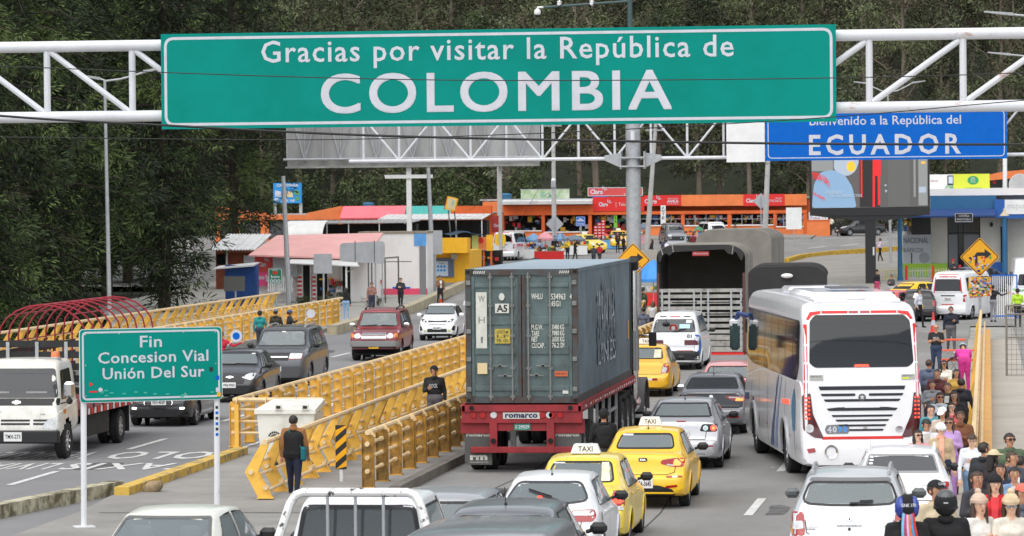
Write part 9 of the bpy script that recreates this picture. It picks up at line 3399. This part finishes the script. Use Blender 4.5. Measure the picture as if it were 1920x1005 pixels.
crowd(1908,540,'police officer in dark uniform with lime yellow sleeves',1.72,rot=170,top=(180,220,60),bot=(50,50,44),hat='cap',hatc=(40,44,40),grp=None)
crowd(1742,672,'man in a blue grey shirt half hidden by the coach',1.68,rot=180,top=(92,100,122),bot=(50,52,60))
crowd(1770,673,'woman in a white wrap top with sunglasses and dark trousers',1.64,top=(232,228,214),bot=(44,30,28),hair='long',glasses='dark',arms=('down','phone'),woman=True,pose='walk')
crowd(1802,707,'person with dark hair and a black jacket seen from behind',1.68,rot=165,top=(40,40,46),bot=(34,34,38),turn=40)
crowd(1763,733,'man with sunglasses in a white and blue patterned shirt',1.7,top=(196,206,214),bot=(50,55,66),glasses='dark',fat=1.15,print_=('M\u00daM',(40,60,90)))
crowd(1789,731,'woman with glasses and dark hair in a black top',1.66,top=(26,26,30),bot=(36,36,42),hair='long',glasses='clear',woman=True)
crowd(1784,752,'woman with glasses and long hair in a coral red top',1.58,top=(206,92,96),bot=(40,40,46),hair='long',glasses='clear',woman=True,skin=0)
crowd(1767,762,'woman under a white cap looking down',1.6,top=(206,190,176),bot=(66,66,72),hat='cap',hatc=(236,234,230),nod=25,hair='long',woman=True)
crowd(1780,780,'woman with long dark hair and sunglasses in a lilac jacket',1.64,top=(186,150,206),bot=(176,132,196),hair='long',glasses='dark',woman=True)
crowd(1737,783,'man with dark curly hair in a white shirt looking down',1.7,top=(226,226,228),bot=(40,44,56),nod=28,turn=15)
crowd(1721,803,'woman with sunglasses in a pink open jacket',1.62,top=(226,150,158),inner=(220,214,210),bot=(60,60,70),hair='long',glasses='dark',woman=True,skin=0)
crowd(1764,793,'woman in a white beanie and beige jacket with a peach scarf',1.66,top=(196,172,138),bot=(32,40,66),hat='beanie',hatc=(236,232,226),scarf=(244,178,152),woman=True,skin=0,nod=15,fat=1.1,pose='walk')
crowd(1822,811,'young woman in a white cropped top and light jeans looking down',1.64,top=(230,230,238),bot=(112,142,172),hair='tied',woman=True,skin=0,nod=28,pose='walk',shoe=(220,220,220))
crowd(1845,826,'young man in a black hooded jacket turning his head away',1.74,rot=150,top=(48,50,54),bot=(150,60,70),turn=-35)
crowd(1893,809,'bearded man in sunglasses and a green shirt',1.8,top=(86,102,78),bot=(60,62,66),glasses='dark',skin=1)
crowd(1864,842,'person under a pale straw hat with a dark band',1.62,rot=140,top=(52,42,46),bot=(50,50,55),hat='straw',hatc=(206,188,150),hair='long',woman=True)
crowd(1898,843,'man in a dark grey jacket over a white shirt',1.72,rot=35,top=(74,78,90),inner=(225,225,228),bot=(50,52,60))
crowd(1902,873,'woman in a blue denim jacket holding up a phone',1.6,top=(122,150,180),inner=(200,190,186),bot=(60,66,80),hair='tied',arms='phone',woman=True)
crowd(1866,889,'woman in a black beanie and bright red top',1.64,top=(196,34,42),inner=(214,60,66),bot=(40,40,44),hair='long',hat='beanie',hatc=(22,22,24),skin=0,woman=True)
crowd(1836,925,'woman in a beige beanie and white padded jacket, turned sideways',1.66,rot=40,top=(226,222,214),bot=(66,66,72),hair='long',hc=1,hat='beanie',hatc=(206,180,160),extra='pompom',skin=0,woman=True,fat=1.12)
crowd(1895,925,'woman in a cream bobble beanie with glasses and a white coat',1.66,rot=10,top=(222,214,200),bot=(70,66,64),hair='long',hc=1,hat='beanie',hatc=(214,190,154),extra='pompom',glasses='clear',skin=0,woman=True,nod=12)
crowd(1755,898,'man in a black cap with white lettering and a beige shirt',1.76,rot=25,top=(196,180,150),bot=(60,56,52),hat='cap',extra='Colombia',hatc=(24,24,26))
crowd(1914,852,'dark haired woman in white at the right edge with a red hair tie',1.62,rot=150,top=(226,226,228),bot=(40,40,46),hair='tied',woman=True)
for(u,v,lab,h,kw)in((1757,690,'man in a maroon pullover behind the woman in the white wrap top',1.68,dict(top=(96,44,50),bot=(50,52,60))),(1793,690,'woman in a mustard cardigan beside the base of the bent rail',1.6,dict(top=(190,150,70),bot=(50,46,50),hair='long',woman=True)),(1748,712,'boy in a grey hooded top close to the side of the coach',1.5,dict(top=(130,132,138),bot=(50,60,86))),(1776,715,'man in a dark green jacket in the middle of the queue',1.72,dict(top=(52,66,54),bot=(48,48,54),inner=(190,190,186))),(1745,757,'woman in a turquoise blouse between the coach and the queue',1.6,dict(top=(80,150,160),bot=(40,44,60),hair='tied',woman=True,skin=0)),(1801,768,'man in a brown leather jacket next to the bent rail',1.7,dict(top=(116,72,44),bot=(44,42,44),skin=2)),(1876,866,'woman in a navy coat between the straw hat and the phone',1.6,dict(top=(40,46,74),bot=(44,44,50),hair='long',woman=True)),(1832,880,'man in a charcoal pullover behind the beige beanie',1.68,dict(top=(62,62,66),bot=(46,46,52),rot=30)),(1918,905,'man in a coral cap at the right edge',1.7,dict(top=(90,96,110),bot=(50,50,56),hat='cap',hatc=(214,110,92)))):
 crowd(u,v,lab,h,**kw)
HB=mat('helmet_blue',S(40,62,150),rough=.25,coat=.5)
def hx1(q):
 for s in(-1,1):
  q.ell((s*.075,.02,.02),(.066,.13,.125),HB,12,8)
 q.text('GNK 170',SWHITE,lambda a,c:(a,.165-1.2*a*a,c),.085,-.085,.03,.07,bold=.04)
def hx2(q):
 q.ell((0,.01,.06),(.115,.135,.112),mat('helmet_grey',(.09,.09,.095),rough=.3),16,10)
 q.box((0,.155,.03),(.05,.008,.012),SWHITE)
r1=crowd(1700,930,'motorcycle rider in a blue and black helmet lettered GNK 170',1.70,rot=180,grp=None,top=(26,26,28),bot=(30,30,34),hat='helmet',hatc=(20,20,24),extra=hx1)
b=MB()
for i,c in enumerate(((206,60,60),(80,160,210),(230,120,60),(210,190,220),(200,60,110),(120,190,220))):
 b.tube([((i-2.5)*.020,.12,1.56),((i-2.5)*.026,.15,1.42),((i-2.5)*.034-.02,.15,1.22)],.017,cloth(c),6)
b.build('scarf',r1,smooth=60)
crowd(1773,922,'motorcycle rider in a matt black helmet and black jacket',1.74,rot=178,grp=None,top=(22,22,24),bot=(28,28,30),hat='helmet',hatc=(24,24,26),extra=hx2,fat=1.2)
crowd(550,776,'man in a tan and black padded jacket walking away by the zigzag rail',1.66,grp=None,rot=176,arms='swing',top=(150,104,62),top2=(24,23,25),bot=(28,32,56),fat=1.2,bag='side',pose='walk',extra='yoke')
o=C.objects[[q.name for q in C.objects if q.get('label','').startswith('man in a tan and black')][0]]
b=MB()
b.tube([(0,.0,1.43),(0,0,1.51)],[.085,.070],cloth((150,104,62)),12)
b.build('jacket_collar',o,smooth=60)
p=rp(814,686,1.85)
person('man in a black jacket with a print shirt looking at his phone between the rails',(p.x,p.y,.1),h=1.75,top=(34,33,35),bot=(104,100,106),hair='short',hat='cap',hatc=(22,22,24),arms=('phone','down'),turn=40,print_=('ROCK',(190,190,190)),fat=1.08)
for(u,v,lab,h,kw)in((648,538,'woman in a black hooded top and light blue jeans seen from behind',1.62,dict(rot=175,top=(28,28,30),bot=(140,172,206),hair='long',woman=True,shoe=(230,230,230))),(751,520,'person in dark clothes standing in the left road with folded arms',1.7,dict(rot=0,top=(46,48,54),bot=(34,34,40),arms='chest',skin=0)),(825,515,'man in a brown jacket over a white shirt behind an orange cone',1.7,dict(rot=20,top=(128,92,62),inner=(226,226,226),bot=(34,34,38),arms=('phone','down'))),(487,582,'person in a teal hooded jacket leaning on the inner left rail',1.6,dict(rot=170,top=(38,140,140),bot=(60,66,80),hat='beanie',hatc=(36,40,44))),(517,579,'soldier in a dark camouflage jacket and grey blue cap',1.7,dict(rot=165,top=(52,50,38),bot=(52,50,40),hat='cap',hatc=(104,112,124))),(543,580,'man in a blue cap and black jacket holding out a white paddle',1.7,dict(rot=120,top=(44,44,50),bot=(50,52,60),hat='cap',hatc=(70,92,130),arms=('out','down'),skin=2)),(414,620,'traffic marshal in a red jacket reaching out from behind the green sign',1.68,dict(rot=5,top=(200,40,62),bot=(40,44,60),arms=('down','out'))),(1132,766,'person in black with a black backpack beside the container truck wheels',1.72,dict(rot=180,top=(24,24,26),bot=(86,92,104),hat='beanie',hatc=(22,22,24),bag='backpack',fat=1.1)),(1224,563,'person in a cream hooded top with a white backpack by the blue parasol',1.62,dict(rot=175,top=(226,214,168),bot=(60,60,70),hair='long',hc=2,bag='backpack',hatc=(226,220,222),woman=True)),(1203,538,'soldier in green camouflage standing behind the person in cream',1.75,dict(rot=200,top=(66,70,50),bot=(58,62,44),hat='cap',hatc=(60,64,46))),(1207,575,'person in a grey jacket walking beside the tractor cab',1.62,dict(rot=150,top=(98,104,120),bot=(90,100,130))),(1350,416,'man in a blue shirt seen from behind near the white sport utility car',1.72,dict(rot=180,top=(52,82,130),bot=(44,48,60))),(1391,446,'person in a black and white jacket in front of the orange shops',1.68,dict(rot=10,top=(180,182,186),bot=(30,30,34))),(1158,434,'person in dark clothes with red details by the thick column',1.65,dict(rot=30,top=(60,34,38),bot=(34,32,36),hair='long',woman=True)),(1040,441,'person in a dark jacket by the pink parasol',1.66,dict(rot=150,top=(36,36,44),bot=(40,42,50))),(1124,456,'person in a red shirt and pale cap near the yellow taxis',1.62,dict(rot=160,top=(190,44,44),bot=(60,60,66),hat='cap',hatc=(222,214,200))),(1113,458,'person in a dark shirt and white cap beside the red shirted one',1.64,dict(rot=170,top=(60,62,70),bot=(60,60,66),hat='cap',hatc=(222,224,226))),(1078,448,'person in black walking between the stalls and the taxi',1.68,dict(rot=90,top=(24,24,28),bot=(26,26,30),pose='walk')),(1169,440,'person in black standing before the facing yellow taxi',1.66,dict(rot=120,top=(24,24,28),bot=(26,26,30))),(1378,420,'person in dark clothes in the doorway of the orange shops',1.62,dict(rot=0,top=(40,40,46),bot=(34,34,40),hair='long',woman=True)),(1243,446,'person in purple grey clothes left of the pale grey saloon',1.66,dict(rot=60,top=(82,76,104),bot=(60,60,78))),(1558,405,'man in a white top by the end of the orange wall',1.7,dict(rot=170,top=(226,222,206),bot=(34,34,38))),(1570,407,'person in a dark jacket beside the man in the white top',1.66,dict(rot=150,top=(44,44,46),bot=(40,40,44))),(1657,392,'person in black on the far pavement right of the black saloon',1.7,dict(rot=90,top=(40,40,44),bot=(24,24,26),pose='walk')),(1670,388,'person in grey walking past the far end of the plaza',1.7,dict(rot=80,top=(150,150,156),bot=(40,40,46),pose='walk')),(1012,448,'woman in a pale blue blouse behind the stalls',1.6,dict(rot=20,top=(150,170,200),bot=(50,50,60),hair='long',woman=True)),(1064,446,'man in a yellow football shirt by the wide grey parasol',1.68,dict(rot=-30,top=(226,190,50),bot=(40,44,70))),(1192,442,'woman in a white top beside the thick grey column',1.6,dict(rot=30,top=(220,220,220),bot=(70,80,110),hair='long',woman=True)),(1300,436,'man in a dark red pullover near the green parasol',1.7,dict(rot=170,top=(120,40,44),bot=(50,50,56))),(1222,448,'woman in a black coat right of the thick grey column',1.62,dict(rot=-60,top=(36,34,38),bot=(40,40,46),hair='long',woman=True)),(697,528,'vendor in a checked shirt behind the stall by the white shop',1.64,dict(rot=10,top=(150,110,100),bot=(50,54,70))),(1787,486,'guard in dark uniform with a red beret before the glass doors',1.65,dict(rot=20,top=(44,46,56),bot=(36,38,46),hat='beanie',hatc=(170,40,44)))):
 crowd(u,v,lab,h,grp=None,**kw)
def paddle(label,u,v,Y,r,col):
 p=AT(u,v,Y)
 root=thing('stop_paddle',label,'paddle',p)
 b=MB()
 b.lathe([(0,-.012),(r,-.012),(r,.012),(0,.012)],SWHITE,18,axis='y')
 if col:
  b.lathe([(0,-.016),(r*.6,-.016)],col,16,axis='y')
 b.build('disc',root)
 b=MB()
 b.tube([(-r*.6,0,-r*.7),(-r*1.5,0,-r*1.6)],.015,WHITE,6)
 b.build('handle',root)
q=[o for o in C.objects if o.get('label','').startswith('man in a blue cap')][0].location
paddle('white round paddle held out by the man in the blue cap',583,588,q.y,.17,None)
q=[o for o in C.objects if o.get('label','').startswith('traffic marshal')][0].location
paddle('white round paddle with a blue centre held by the traffic marshal',443,630,q.y,.2,SBLUE)
def cone(label,u,v,h,m):
 p=G(u,v)
 root=thing('traffic_cone',label,'traffic cone',p)
 b=MB()
 b.lathe([(.17,.02),(.13,.03),(.03,h),(0,h)],m,14)
 b.box((0,0,.015),(.38,.38,.03),m)
 b.build('cone_body',root)
 b=MB()
 b.lathe([(.103,h*.35),(.075,h*.6)],SWHITE,14)
 b.build('reflective_band',root)
CON_=mat('cone_orange',S(240,96,46),rough=.5)
cone('orange traffic cone standing before the man in the brown jacket',828,569,.75,CON_)
cone('red and white traffic cone behind the bald man',1750,624,.9,mat('cone_red',S(226,70,70),rough=.5))
p=G(1782,700)
root=thing('hand_cart','orange tubular hand cart with spoked wheels beside the bending woman','hand cart',p)
OT=mat('cart_orange',S(222,92,50),rough=.45)
b=MB()
for y in(0,.6):
 b.tube([(-.35,y,.25),(-.35,y,1.05),(-.1,y,1.1),(.5,y,1.1)],.022,OT,6)
 b.tube([(-.35,y,.42),(.8,y,.42)],.022,OT,6)
 b.tube([(-.35,y,.75),(.8,y,.75),(.8,y,.3)],.022,OT,6)
b.box((.25,.3,.45),(1.1,.6,.03),OT)
b.build('cart_frame',root)
for y in(-.06,.66):
 b=MB()
 pts=[(.1+.24*math.cos(k/10*PI),y,.25+.24*math.sin(k/10*PI))for k in range(20)]
 b.tube(pts,.025,RUBBER,6,closed=True)
 for k in range(6):
  b.tube([(.1,y,.25),(.1+.23*math.cos(k/3*PI),y,.25+.23*math.sin(k/3*PI))],.008,STEEL,4)
 b.build('wheel',root)
